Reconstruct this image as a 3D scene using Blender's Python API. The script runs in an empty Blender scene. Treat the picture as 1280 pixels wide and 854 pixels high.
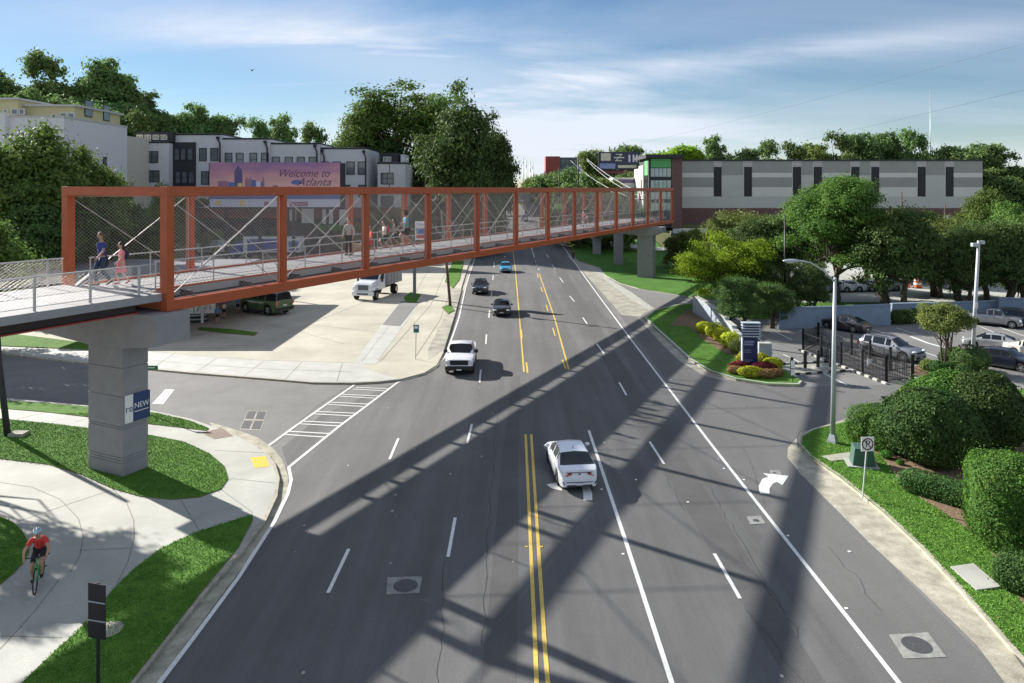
import bpy, bmesh, math, random
import numpy as np
from mathutils import Vector, Matrix
R = math.radians
sc = bpy.context.scene
col = sc.collection
# ------------------------------------------------------------ camera geometry
H = 13.6; PITCH = 0.0; F = 920.0; CY = 236.0; W0, H0 = 1280.0, 854.0
cp, sp = math.cos(PITCH), math.sin(PITCH)
def ray(px, py):
    x = (px-W0/2)/F; y = (py-CY)/F
    return Vector((x, cp - y*sp, -(sp + y*cp)))
def G(px, py, z=0.0):
    d = ray(px, py); s = (z-H)/d.z
    return Vector((d.x*s, d.y*s, z))
def AY(px, py, Y):
    d = ray(px, py); s = Y/d.y
    return Vector((d.x*s, Y, H+d.z*s))
def PXX(p):   # photo x of a world point
    dx, dy, dz = p[0], p[1], p[2]-H
    return W0/2 + F*dx/(dy*cp - dz*sp)
def PXY(p):
    dx, dy, dz = p[0], p[1], p[2]-H
    t = dy*cp - dz*sp
    return CY - F*(dz*cp + dy*sp)/t
cam = bpy.data.cameras.new('camera'); co = bpy.data.objects.new('camera', cam); col.objects.link(co)
co.location = (0, 0, H); co.rotation_euler = (math.pi/2-PITCH, 0, 0)
cam.shift_y = -(H0/2-CY)/W0; cam.sensor_width = 36; cam.lens = F/W0*36; cam.clip_start = .3; cam.clip_end = 5000
sc.camera = co

# ------------------------------------------------------------ materials
def nmat(name):
    m = bpy.data.materials.new(name); m.use_nodes = True
    nt = m.node_tree; b = nt.nodes['Principled BSDF']
    return m, nt, b
def N(nt, t, **k):
    n = nt.nodes.new(t)
    for a, v in k.items(): setattr(n, a, v)
    return n
MATS = {}
def mat(name, colr, rough=.6, metal=0, var=.12, scale=3.0, bump=0.0, bscale=40, coat=0, detail=5, spec=.5, emit=None, stretch=None, rnd=0.0, col2=None, thresh=None, speck=0, sscale=22):
    if name in MATS: return MATS[name]
    m, nt, b = nmat(name)
    tc = N(nt, 'ShaderNodeTexCoord')
    src = tc.outputs['Object']
    if stretch:
        mp = N(nt, 'ShaderNodeMapping'); mp.inputs['Scale'].default_value = stretch
        nt.links.new(src, mp.inputs['Vector']); src = mp.outputs['Vector']
    if var > 0 or col2:
        no = N(nt, 'ShaderNodeTexNoise'); no.inputs['Scale'].default_value = scale; no.inputs['Detail'].default_value = detail; no.inputs['Roughness'].default_value = .62
        nt.links.new(src, no.inputs['Vector'])
        cr = N(nt, 'ShaderNodeValToRGB')
        lo, hi = (thresh or (.32, .68))
        cr.color_ramp.elements[0].position = lo; cr.color_ramp.elements[1].position = hi
        c2 = col2 if col2 else tuple(min(1, c*(1+var)) for c in colr)
        c1 = colr if col2 else tuple(c*(1-var) for c in colr)
        cr.color_ramp.elements[0].color = (*c1, 1); cr.color_ramp.elements[1].color = (*c2, 1)
        nt.links.new(no.outputs['Fac'], cr.inputs['Fac'])
        out = cr.outputs['Color']
        if rnd > 0:
            oi = N(nt, 'ShaderNodeObjectInfo'); hs = N(nt, 'ShaderNodeHueSaturation')
            mr = N(nt, 'ShaderNodeMapRange'); mr.inputs['To Min'].default_value = 1-rnd; mr.inputs['To Max'].default_value = 1+rnd
            nt.links.new(oi.outputs['Random'], mr.inputs['Value']); nt.links.new(mr.outputs['Result'], hs.inputs['Value'])
            nt.links.new(out, hs.inputs['Color']); out = hs.outputs['Color']
        if speck > 0:
            n3 = N(nt, 'ShaderNodeTexNoise'); n3.inputs['Scale'].default_value = sscale; n3.inputs['Detail'].default_value = 3; nt.links.new(tc.outputs['Object'], n3.inputs['Vector'])
            n4 = N(nt, 'ShaderNodeTexNoise'); n4.inputs['Scale'].default_value = .09; n4.inputs['Detail'].default_value = 10; n4.inputs['Roughness'].default_value = .75; nt.links.new(tc.outputs['Object'], n4.inputs['Vector'])
            sm = N(nt, 'ShaderNodeMath', operation='ADD'); nt.links.new(n3.outputs['Fac'], sm.inputs[0]); nt.links.new(n4.outputs['Fac'], sm.inputs[1])
            mr = N(nt, 'ShaderNodeMapRange'); mr.inputs['From Min'].default_value = .6; mr.inputs['From Max'].default_value = 1.4; mr.inputs['To Min'].default_value = 1-speck; mr.inputs['To Max'].default_value = 1+speck
            nt.links.new(sm.outputs[0], mr.inputs['Value']); h3 = N(nt, 'ShaderNodeHueSaturation'); nt.links.new(mr.outputs['Result'], h3.inputs['Value']); nt.links.new(out, h3.inputs['Color']); out = h3.outputs['Color']
        nt.links.new(out, b.inputs['Base Color'])
    else: b.inputs['Base Color'].default_value = (*colr, 1)
    b.inputs['Roughness'].default_value = rough; b.inputs['Metallic'].default_value = metal
    b.inputs['Coat Weight'].default_value = coat; b.inputs['Coat Roughness'].default_value = .05
    b.inputs['Specular IOR Level'].default_value = spec
    if emit: b.inputs['Emission Color'].default_value = (*emit[0], 1); b.inputs['Emission Strength'].default_value = emit[1]
    if bump > 0:
        n2 = N(nt, 'ShaderNodeTexNoise'); n2.inputs['Scale'].default_value = bscale; n2.inputs['Detail'].default_value = 4
        nt.links.new(tc.outputs['Object'], n2.inputs['Vector'])
        bu = N(nt, 'ShaderNodeBump'); bu.inputs['Strength'].default_value = bump; bu.inputs['Distance'].default_value = .02
        nt.links.new(n2.outputs['Fac'], bu.inputs['Height']); nt.links.new(bu.outputs['Normal'], b.inputs['Normal'])
    MATS[name] = m
    return m
def leafmat(name, c1, c2, scale=.6, trans=.25):
    if name in MATS: return MATS[name]
    m, nt, b = nmat(name)
    tc = N(nt, 'ShaderNodeTexCoord')
    no = N(nt, 'ShaderNodeTexNoise'); no.inputs['Scale'].default_value = scale; no.inputs['Detail'].default_value = 6; no.inputs['Roughness'].default_value = .75
    nt.links.new(tc.outputs['Object'], no.inputs['Vector'])
    cr = N(nt, 'ShaderNodeValToRGB'); cr.color_ramp.elements[0].position = .35; cr.color_ramp.elements[1].position = .65
    cr.color_ramp.elements[0].color = (*c1, 1); cr.color_ramp.elements[1].color = (*c2, 1)
    nt.links.new(no.outputs['Fac'], cr.inputs['Fac'])
    oi = N(nt, 'ShaderNodeObjectInfo'); hs = N(nt, 'ShaderNodeHueSaturation')
    mr = N(nt, 'ShaderNodeMapRange'); mr.inputs['To Min'].default_value = .8; mr.inputs['To Max'].default_value = 1.25
    mh = N(nt, 'ShaderNodeMapRange'); mh.inputs['To Min'].default_value = .485; mh.inputs['To Max'].default_value = .515
    nt.links.new(oi.outputs['Random'], mr.inputs['Value']); nt.links.new(mr.outputs['Result'], hs.inputs['Value'])
    nt.links.new(oi.outputs['Random'], mh.inputs['Value']); nt.links.new(mh.outputs['Result'], hs.inputs['Hue'])
    nt.links.new(cr.outputs['Color'], hs.inputs['Color'])
    nt.links.new(hs.outputs['Color'], b.inputs['Base Color'])
    b.inputs['Roughness'].default_value = .65; b.inputs['Specular IOR Level'].default_value = .14
    tr = N(nt, 'ShaderNodeBsdfTranslucent'); mx = N(nt, 'ShaderNodeMixShader'); mx.inputs[0].default_value = trans
    nt.links.new(hs.outputs['Color'], tr.inputs['Color'])
    out = nt.nodes['Material Output']
    nt.links.new(b.outputs[0], mx.inputs[1]); nt.links.new(tr.outputs[0], mx.inputs[2]); nt.links.new(mx.outputs[0], out.inputs['Surface'])
    MATS[name] = m
    return m

# ------------------------------------------------------------ object helpers
def tag(o, label=None, cat=None, group=None, kind=None):
    if label: o['label'] = label
    if cat: o['category'] = cat
    if group: o['group'] = group
    if kind: o['kind'] = kind
    return o
def empty(name, loc=(0, 0, 0), rz=0, label=None, cat=None, group=None):
    o = bpy.data.objects.new(name, None); col.objects.link(o)
    o.location = loc; o.rotation_euler = (0, 0, rz); o.empty_display_size = .3
    return tag(o, label, cat, group)
class MB:
    def __init__(s): s.v = []; s.f = []; s.m = []
    def add(s, vs, fs, mi=0):
        n = len(s.v); s.v.extend([tuple(v) for v in vs])
        for f in fs: s.f.append(tuple(i+n for i in f)); s.m.append(mi)
        return s
    def box(s, c, size, mi=0, rz=0, M=None):
        x, y, z = size[0]/2, size[1]/2, size[2]/2
        vs = [Vector((a*x, b*y, d*z)) for a in (-1, 1) for b in (-1, 1) for d in (-1, 1)]
        if rz: vs = [Matrix.Rotation(rz, 3, 'Z') @ v for v in vs]
        if M: vs = [M @ v for v in vs]
        vs = [v+Vector(c) for v in vs]
        return s.add(vs, [(0, 1, 3, 2), (4, 6, 7, 5), (0, 4, 5, 1), (2, 3, 7, 6), (0, 2, 6, 4), (1, 5, 7, 3)], mi)
    def bb(s, a, b, mi=0):
        return s.box([(a[i]+b[i])/2 for i in range(3)], [abs(b[i]-a[i]) for i in range(3)], mi)
    def bar(s, a, b, w, h=None, mi=0, up=(0, 0, 1)):
        a = Vector(a); b = Vector(b); h = h or w; d = (b-a).normalized(); u = Vector(up)
        if abs(d.dot(u)) > .98: u = Vector((1, 0, 0))
        r = d.cross(u).normalized(); u = r.cross(d).normalized()
        vs = [p + r*(i*w/2) + u*(j*h/2) for p in (a, b) for i in (-1, 1) for j in (-1, 1)]
        return s.add(vs, [(0, 1, 3, 2), (4, 6, 7, 5), (0, 4, 5, 1), (2, 3, 7, 6), (0, 2, 6, 4), (1, 5, 7, 3)], mi)
    def tube(s, pts, rad, n=8, mi=0, cap=True, sq=None):
        pts = [Vector(p) for p in pts]
        if not hasattr(rad, '__len__'): rad = [rad]*len(pts)
        base = len(s.v); k = len(pts); pr = None
        for i, p in enumerate(pts):
            d = (pts[min(i+1, k-1)]-pts[max(i-1, 0)])
            if d.length < 1e-9: d = Vector((0, 0, 1))
            d.normalize()
            if pr is None:
                u = Vector((0, 0, 1)) if abs(d.z) < .9 else Vector((1, 0, 0)); r = d.cross(u).normalized()
            else:
                r = pr - d*pr.dot(d); r.normalize()
            pr = r; u = r.cross(d)
            for j in range(n):
                a = 2*math.pi*j/n
                e = (1, 1) if sq is None else sq
                s.v.append(tuple(p + r*(math.cos(a)*rad[i]*e[0]) + u*(math.sin(a)*rad[i]*e[1])))
        for i in range(k-1):
            for j in range(n):
                a = base+i*n+j; b = base+i*n+(j+1) % n
                s.f.append((a, b, b+n, a+n)); s.m.append(mi)
        if cap:
            s.f.append(tuple(base+j for j in reversed(range(n)))); s.m.append(mi)
            s.f.append(tuple(base+(k-1)*n+j for j in range(n))); s.m.append(mi)
        return s
    def cyl(s, c, r, h, n=12, mi=0, r2=None):
        c = Vector(c); return s.tube([c, c+Vector((0, 0, h))], [r, r if r2 is None else r2], n, mi)
    def ell(s, c, r, nu=14, nv=9, mi=0, M=None):
        base = len(s.v); c = Vector(c)
        for i in range(nv+1):
            t = math.pi*i/nv
            for j in range(nu):
                a = 2*math.pi*j/nu
                v = Vector((r[0]*math.sin(t)*math.cos(a), r[1]*math.sin(t)*math.sin(a), r[2]*math.cos(t)))
                if M: v = M @ v
                s.v.append(tuple(c+v))
        for i in range(nv):
            for j in range(nu):
                a = base+i*nu+j; b = base+i*nu+(j+1) % nu
                s.f.append((a, a+nu, b+nu, b)); s.m.append(mi)
        return s
    def prism(s, poly, z0, z1, mi=0, mside=None):
        n = len(poly); ms = mi if mside is None else mside
        ar = sum(poly[i][0]*poly[(i+1) % n][1]-poly[(i+1) % n][0]*poly[i][1] for i in range(n))
        if ar < 0: poly = poly[::-1]
        b = len(s.v)
        s.v.extend([(p[0], p[1], z0) for p in poly]); s.v.extend([(p[0], p[1], z1) for p in poly])
        s.f.append(tuple(b+n+i for i in range(n))); s.m.append(mi)
        for i in range(n):
            j = (i+1) % n
            s.f.append((b+i, b+j, b+n+j, b+n+i)); s.m.append(ms)
        return s
    def sheet(s, poly, z, mi=0):
        n = len(poly)
        ar = sum(poly[i][0]*poly[(i+1) % n][1]-poly[(i+1) % n][0]*poly[i][1] for i in range(n))
        if ar < 0: poly = poly[::-1]
        b = len(s.v); s.v.extend([(p[0], p[1], z) for p in poly]); s.f.append(tuple(b+i for i in range(n))); s.m.append(mi)
        return s
    def ribbon(s, pts, w, z, mi=0, hz=None):
        P = [Vector((p[0], p[1], 0)) for p in pts]; k = len(P); b = len(s.v)
        for i, p in enumerate(P):
            d = (P[min(i+1, k-1)]-P[max(i-1, 0)]).normalized(); n = Vector((-d.y, d.x, 0))*(w/2)
            for q in (p-n, p+n): s.v.append((q.x, q.y, z + (hz(q.x, q.y) if hz else 0)))
        for i in range(k-1):
            a = b+2*i; s.f.append((a, a+2, a+3, a+1)); s.m.append(mi)
        return s
    def mesh(s, name, mats, smooth=False, angle=None, tri=False):
        me = bpy.data.meshes.new(name); me.from_pydata(s.v, [], s.f)
        if not isinstance(mats, (list, tuple)): mats = [mats]
        for m in mats: me.materials.append(m)
        me.polygons.foreach_set('material_index', s.m)
        if tri:
            bm = bmesh.new(); bm.from_mesh(me); bmesh.ops.triangulate(bm, faces=[f for f in bm.faces if len(f.verts) > 4], ngon_method='EAR_CLIP'); bm.to_mesh(me); bm.free()
        if smooth:
            me.polygons.foreach_set('use_smooth', [True]*len(me.polygons))
            if angle: me.set_sharp_from_angle(angle=R(angle))
        me.update(); return me
    def build(s, name, mats, parent=None, smooth=False, angle=None, tri=False, loc=None, rz=0, bevel=0):
        o = bpy.data.objects.new(name, s.mesh(name, mats, smooth, angle, tri)); col.objects.link(o)
        if parent: o.parent = parent
        if loc is not None: o.location = loc
        if rz: o.rotation_euler = (0, 0, rz)
        if bevel:
            md = o.modifiers.new('bevel', 'BEVEL'); md.width = bevel; md.segments = 2; md.limit_method = 'ANGLE'
        return o
def children(o): return [c for c in col.objects if c.parent == o]
def copy_tree(o, parent=None):
    c = o.copy(); col.objects.link(c)
    if parent: c.parent = parent
    for ch in list(o.children): copy_tree(ch, c)
    return c
def text(name, body, size, mt, parent, M, ext=.005, align='CENTER', shear=0, sx=1.0):
    cu = bpy.data.curves.new(name, 'FONT'); cu.body = body; cu.size = size; cu.extrude = ext; cu.align_x = align; cu.align_y = 'CENTER'; cu.shear = shear
    cu.resolution_u = 3
    t = bpy.data.objects.new(name+'_src', cu); col.objects.link(t)
    bpy.context.view_layer.update()
    me = bpy.data.meshes.new_from_object(t.evaluated_get(bpy.context.evaluated_depsgraph_get()))
    bpy.data.objects.remove(t); me.materials.clear(); me.materials.append(mt)
    me.transform(Matrix.Scale(sx, 4, (1, 0, 0)))
    o = bpy.data.objects.new(name, me); col.objects.link(o)
    if parent: o.parent = parent
    o.matrix_local = M
    return o
def face_matrix(pos, right, up):   # text plane: x = right, y = up, z = toward viewer
    r = Vector(right).normalized(); u = Vector(up).normalized(); n = r.cross(u)
    M = Matrix((( r.x, u.x, n.x, pos[0]), (r.y, u.y, n.y, pos[1]), (r.z, u.z, n.z, pos[2]), (0, 0, 0, 1)))
    return M
def ss(a, b, x):
    t = min(1, max(0, (x-a)/(b-a))); return t*t*(3-2*t)
def hz(X, Y):
    h = 5*ss(150, 205, Y)
    if X > 25: h += 5*ss(205, 260, Y)*ss(25, 60, X)
    if X < -14: h += 6*ss(210, 300, Y)*ss(-14, -30, X)
    if X < -19.5:
        bench = 9.6 if (Y > 150.4) else 0
        if X < -62 and Y > 112: bench = max(bench, 9.6*ss(112, 118, Y))
        if bench: h = max(h, bench*ss(-19.5, -20.5, X))
        h += (15*ss(165, 215, Y))*ss(-66, -120, X) if Y > 165 else 0
    return h
M_ = MATS
# ------------------------------------------------------------ material library
asph = mat('asphalt', (.108,.107,.106), .85, var=.22, scale=.8, bump=.35, bscale=60, stretch=(1, .05, 1), detail=8, speck=.36)
asph_l = mat('asphalt_light', (.165,.163,.158), .88, var=.10, scale=.5, bump=.35, bscale=60, detail=8, speck=0.3)
asph_d = mat('asphalt_dark', (.088,.086,.085), .85, var=.09, scale=.6, bump=.3, bscale=60, detail=8, speck=.36)
asph_m = mat('asphalt_lane', (.122,.12,.117), .86, var=.12, scale=.3, bump=.35, bscale=60, stretch=(1.3, .08, 1), detail=8, speck=0.3)
paint_w = mat('road_paint_white', (.68,.68,.66), .6, var=.1, scale=6, speck=0.25)
paint_y = mat('road_paint_yellow', (.62,.44,.09), .6, var=.12, scale=6, speck=0.25)
conc = mat('concrete', (.37,.37,.33), .8, var=.13, scale=.45, bump=.15, bscale=30, detail=9, speck=0.16)
conc_lot = mat('concrete_lot', (.40,.38,.305), .85, var=.16, scale=.2, bump=.15, bscale=30, detail=10, speck=0.25)
conc_w = mat('concrete_pale', (.41,.415,.385), .8, var=.1, scale=.8, detail=8, speck=0.18)
conc_g = mat('concrete_gutter', (.34,.32,.25), .9, var=.3, scale=1.6, bump=.3, bscale=25, detail=9, speck=0.35)
conc_old = mat('concrete_worn', (.30,.29,.24), .9, var=.35, scale=.7, bump=.3, bscale=25, detail=10, speck=0.35)
conc_p = mat('concrete_pier', (.27,.26,.27), .8, var=.09, scale=1.4, bump=.12, bscale=20, detail=9)
joint = mat('joint', (.22,.21,.18), .95, var=.15)
kerbm = mat('kerb_concrete', (.36,.33,.26), .9, var=.3, scale=2.2, bump=.3, bscale=25, detail=9, speck=0.3)
grass = mat('lawn', (.050,.125,.014), .9, col2=(.105,.225,.032), scale=2.2, detail=12, bump=1.0, bscale=45, spec=.15, speck=0.35)
grass_far = mat('lawn_far', (.05,.13,.02), .9, col2=(.08,.19,.03), scale=.5, detail=10, bump=.6, bscale=10, spec=.15, speck=0.3)
earth = mat('earth', (.10,.12,.05), .95, col2=(.16,.15,.08), scale=.15, detail=8, spec=.1)
mulch = mat('mulch', (.13,.085,.055), .95, col2=(.26,.19,.13), scale=6, detail=12, bump=1, bscale=30, spec=.1, speck=0.3)
tactile = mat('tactile_yellow', (.75,.42,.03), .7, var=.15, scale=8)
paver = mat('paver_brown', (.22,.16,.13), .9, var=.3, scale=5)
iron = mat('cast_iron', (.10,.10,.10), .6, metal=.5, var=.2, scale=8)
orange = mat('orange_steel', (.42,.085,.024), .45, var=.10, scale=1.2, spec=.5)
redf = mat('red_steel', (.36,.05,.04), .5, var=.05)
darkst = mat('dark_steel', (.05,.035,.035), .6, var=.1)
alu = mat('rail_metal', (.48,.47,.46), .45, metal=.3, var=.04)
cable = mat('cable_steel', (.45,.42,.39), .45, metal=.3, var=.03)
deckm = mat('deck_concrete', (.21,.205,.21), .75, var=.05, scale=.5, detail=6)
fascia = mat('deck_fascia', (.30,.30,.30), .8, var=.06)
galv = mat('galvanised', (.42,.46,.48), .45, metal=.45, var=.06, scale=4)
blackm = mat('black_metal', (.014,.014,.016), .45, var=.1)
wood = mat('pole_wood', (.10,.075,.055), .9, var=.3, scale=6, stretch=(1,1,.1))
bark = mat('bark', (.085,.065,.05), .95, var=.35, scale=5, bump=.8, bscale=18, stretch=(1,1,.25))
glass_d = mat('window_glass', (.012,.014,.02), .25, var=0, spec=.3)
glass_b = mat('window_glass_blue', (.10,.13,.14), .10, var=.3, scale=.6, spec=1.0)
rubber = mat('rubber', (.012,.012,.012), .8, var=.1)
rim = mat('wheel_rim', (.42,.43,.45), .3, metal=.8, var=.05)
plast = mat('black_plastic', (.015,.015,.017), .5, var=.1)
lampred = mat('tail_lamp_red', (.42,.012,.02), .2, var=.2, scale=9, spec=1, coat=1)
lampclr = mat('head_lamp_clear', (.72,.76,.80), .12, var=.15, scale=12, spec=1, coat=1)
plate = mat('plate_white', (.62,.64,.66), .5, var=.12, scale=20)
white_b = mat('white_stucco', (.60,.61,.63), .85, var=.05, scale=.6)
white_s = mat('white_brick', (.66,.66,.66), .85, var=.06, scale=2)
cream = mat('cream_siding', (.58,.53,.44), .85, var=.05)
yellow_b = mat('yellow_siding', (.56,.50,.27), .85, var=.05)
black_b = mat('charcoal_siding', (.028,.028,.034), .7, var=.1)
roofm = mat('roof_membrane', (.50,.50,.48), .8, var=.05)
brick = mat('brick_brown', (.16,.09,.085), .9, var=.14, scale=3)
mg1 = mat('metal_panel_grey', (.33,.325,.30), .6, var=.05, scale=.2)
mg2 = mat('metal_panel_pale', (.66,.65,.59), .6, var=.04, scale=.2)
mg3 = mat('metal_panel_blush', (.50,.46,.46), .6, var=.03)
mg4 = mat('metal_panel_sage', (.52,.52,.475), .6, var=.04, scale=.2)
green_p = mat('green_panel', (.10,.42,.13), .5, var=.05)
bluewall = mat('blue_grey_block', (.20,.255,.33), .85, var=.08, scale=1.5)
navy = mat('navy_panel', (.012,.018,.085), .35, var=.08)
navy2 = mat('navy_print', (.02,.045,.14), .5, var=.05)
signw = mat('sign_white', (.78,.78,.76), .5, var=.03)
signg = mat('sign_green', (.01,.16,.07), .5, var=.05)
L_oak = leafmat('leaf_oak', (0.065, 0.127, 0.026), (0.176, 0.267, 0.062), .5, .35)
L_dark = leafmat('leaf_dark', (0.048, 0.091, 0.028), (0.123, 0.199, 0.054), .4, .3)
L_far = leafmat('leaf_far', (0.088, 0.159, 0.051), (0.190, 0.293, 0.091), .25, .35)
L_lime = leafmat('leaf_lime', (.14,.27,.02), (.32,.50,.04), .5, .4)
L_olive = leafmat('leaf_olive', (0.111, 0.150, 0.036), (0.234, 0.273, 0.078), .5, .35)
L_hedge = leafmat('leaf_hedge', (0.039, 0.111, 0.018), (0.111, 0.247, 0.039), 1.5)
L_hedge2 = leafmat('leaf_hedge_dark', (0.029, 0.072, 0.018), (0.085, 0.156, 0.039), 1.2)
L_yellow = leafmat('leaf_gold', (.30,.36,.02), (.62,.62,.05), 2.5)
L_red = leafmat('leaf_red', (.12,.010,.02), (.30,.03,.05), 3)
L_mix = leafmat('flower_mix', (.28,.22,.06), (.45,.26,.14), 4)
# ------------------------------------------------------------ light, sky
SUNDIR = Vector((.80, -.60, 0)).normalized(); EL = R(26.0)
sun = bpy.data.lights.new('sun', 'SUN'); sun.energy = 5.0; sun.angle = R(.55); sun.color = (1, .955, .88)
so = bpy.data.objects.new('sun', sun); col.objects.link(so)
dvec = Vector((SUNDIR.x*math.cos(EL), SUNDIR.y*math.cos(EL), -math.sin(EL)))
so.rotation_euler = dvec.to_track_quat('-Z', 'Y').to_euler()
w = bpy.data.worlds.new('World'); sc.world = w; w.use_nodes = True
nt = w.node_tree; bg = nt.nodes['Background']
sky = N(nt, 'ShaderNodeTexSky'); sky.sky_type = 'NISHITA'; sky.sun_disc = False
sky.sun_elevation = EL; sky.sun_rotation = math.atan2(-SUNDIR.x, -SUNDIR.y)
sky.altitude = 300; sky.air_density = 1.0; sky.dust_density = .05; sky.ozone_density = 3.0
tc = N(nt, 'ShaderNodeTexCoord'); sep = N(nt, 'ShaderNodeSeparateXYZ'); nt.links.new(tc.outputs['Generated'], sep.inputs[0])
def mth(op, a, b=None, c=None, clamp=False):
    n = N(nt, 'ShaderNodeMath', operation=op); n.use_clamp = clamp
    for i, v in enumerate((a, b, c)):
        if v is None: continue
        if isinstance(v, (int, float)): n.inputs[i].default_value = v
        else: nt.links.new(v, n.inputs[i])
    return n.outputs[0]
zz = mth('MAXIMUM', sep.outputs['Z'], 0.0)
zp = mth('ADD', zz, .16)
u = mth('DIVIDE', sep.outputs['X'], zp); v = mth('DIVIDE', sep.outputs['Y'], zp)
cmb = N(nt, 'ShaderNodeCombineXYZ'); nt.links.new(u, cmb.inputs[0]); nt.links.new(v, cmb.inputs[1])
mp = N(nt, 'ShaderNodeMapping'); mp.inputs['Rotation'].default_value = (0, 0, R(-28)); mp.inputs['Scale'].default_value = (.42, 1.1, 1); mp.inputs['Location'].default_value = (1.2, .35, 0)
nt.links.new(cmb.outputs[0], mp.inputs['Vector'])
n1 = N(nt, 'ShaderNodeTexNoise'); n1.inputs['Scale'].default_value = 1.0; n1.inputs['Detail'].default_value = 11; n1.inputs['Roughness'].default_value = .60; n1.inputs['Distortion'].default_value = .45
nt.links.new(mp.outputs[0], n1.inputs['Vector'])
cr = N(nt, 'ShaderNodeValToRGB'); cr.color_ramp.elements[0].position = .40; cr.color_ramp.elements[1].position = .60
nt.links.new(n1.outputs['Fac'], cr.inputs['Fac'])
# a bright cirrus sheet over the road's direction, thinning to blue at both sides
ysafe = mth('MAXIMUM', sep.outputs['Y'], .05)
az = mth('DIVIDE', sep.outputs['X'], ysafe); el = mth('DIVIDE', sep.outputs['Z'], ysafe)
def gauss(ca, ce, ra, re_, tilt, w_):
    da = mth('SUBTRACT', az, ca); de = mth('ADD', mth('SUBTRACT', el, ce), mth('MULTIPLY', da, tilt))
    q = mth('ADD', mth('POWER', mth('ABSOLUTE', mth('DIVIDE', da, ra)), 2.0), mth('POWER', mth('ABSOLUTE', mth('DIVIDE', de, re_)), 2.0))
    return mth('MULTIPLY', mth('POWER', 2.718, mth('MULTIPLY', q, -1.0)), w_)
tot = 0.16
for g_ in ((-.24, .185, .26, .034, .14, .95), (-.02, .125, .26, .075, .20, 1.0), (.27, .170, .20, .016, -.12, .75), (.02, .045, .34, .060, .0, .5), (.55, .20, .16, .02, -.1, .35), (-.62, .02, .25, .05, 0, .5), (.7, .05, .3, .04, 0, .5)): tot = mth('ADD', gauss(*g_), tot)
up_ = mth('MULTIPLY', mth('SUBTRACT', sep.outputs['Z'], .30), 2.2, clamp=True); bk = mth('MULTIPLY', mth('MULTIPLY', sep.outputs['Y'], -1.0), 3.0, clamp=True)
tot = mth('ADD', tot, mth('MULTIPLY', mth('MAXIMUM', up_, bk), .55))  # unseen cloud added overhead and behind the camera to whiten the ambient light
nz_ = mth('ADD', mth('MULTIPLY', cr.outputs['Color'], 1.0), .26)
fac = mth('MULTIPLY', tot, nz_, clamp=True)
mix = N(nt, 'ShaderNodeMix', data_type='RGBA'); nt.links.new(mth('MULTIPLY', fac, .92), mix.inputs[0])
hsv = N(nt, 'ShaderNodeHueSaturation'); hsv.inputs['Saturation'].default_value = 1.12; hsv.inputs['Value'].default_value = .78
nt.links.new(sky.outputs[0], hsv.inputs['Color'])
nt.links.new(hsv.outputs[0], mix.inputs[6]); mix.inputs[7].default_value = (6.3, 6.75, 7.6, 1)
nt.links.new(mix.outputs[2], bg.inputs[0]); bg.inputs[1].default_value = .062
sc.view_settings.view_transform = 'Standard'; sc.view_settings.look = 'None'; sc.view_settings.exposure = 1.12; sc.view_settings.gamma = 1
sc.render.resolution_x = 1024; sc.render.resolution_y = 683

patchm = mat('patch_concrete', (.25,.25,.235), .9, var=.25, scale=3, speck=.25)

L_hero = leafmat('leaf_hero', (.060, .150, .030), (.16, .32, .06), .5, .4)
# ------------------------------------------------------------ terrain and sheets
xs = sorted(set([-600,-400,-300,-200,-150,-130,-110,-100,-92,-85,-78,-70,-64,-62,-60,-55,-48,-40,-34,-28,-24,-21,-20.5,-20,-19.5,-19,-14,-9,-5,0,5,10,14,20,25,30,36,44,52,60,75,90,110,140,180,260,400,600]))
ys = sorted(set([-60,0,40,80,100,112,113.5,115,116.5,118,120,125,130,135,138,150.3,150.5,145,150,155,160,165,170,175,180,190,200,210,220,230,240,250,260,280,300,340,400,600,1000]))
m = MB(); nx = len(xs)
for y in ys:
    for x in xs: m.v.append((x, y, hz(x, y)-.06))
for j in range(len(ys)-1):
    for i in range(nx-1):
        a = j*nx+i; m.f.append((a, a+1, a+1+nx, a+nx)); m.m.append(0)
tag(m.build('ground', earth, smooth=True), kind='structure')
Gp = lambda pts, z=0.0: [tuple(G(x, y, z))[:2] for x, y in pts]
m = MB().sheet([(-140, 4), (140, 4), (140, 150.6), (-140, 150.6)], -.004)
tag(m.build('yard_asphalt', asph_l), kind='structure')
# main road: near part from the photo's kerb lines, far part a ribbon over the rise
near = Gp([(120, 900), (205, 808), (362, 590), (352, 560), (400, 520), (497, 478), (548, 458), (560, 410), (573, 365), (590, 322)])
nearR = Gp([(1165, 900), (1097, 808), (893, 560), (793, 427), (718, 326)])
m = MB().sheet(near+[(-7.0, 150.6), (12.5, 150.6)]+nearR[::-1], .002)
tag(m.build('road', asph, tri=True), kind='structure')
m = MB()
yy = [150.4]+list(range(155, 420, 5)); b = len(m.v)
for y in yy:
    wl = -7.0; wr = 12.5
    for x in (wl, -2, 3, 8, wr): m.v.append((x, y, hz(x, y)+.01))
for j in range(len(yy)-1):
    for i in range(4):
        a = b+j*5+i; m.f.append((a, a+1, a+6, a+5)); m.m.append(0)
tag(m.build('road', asph), kind='structure')
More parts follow.
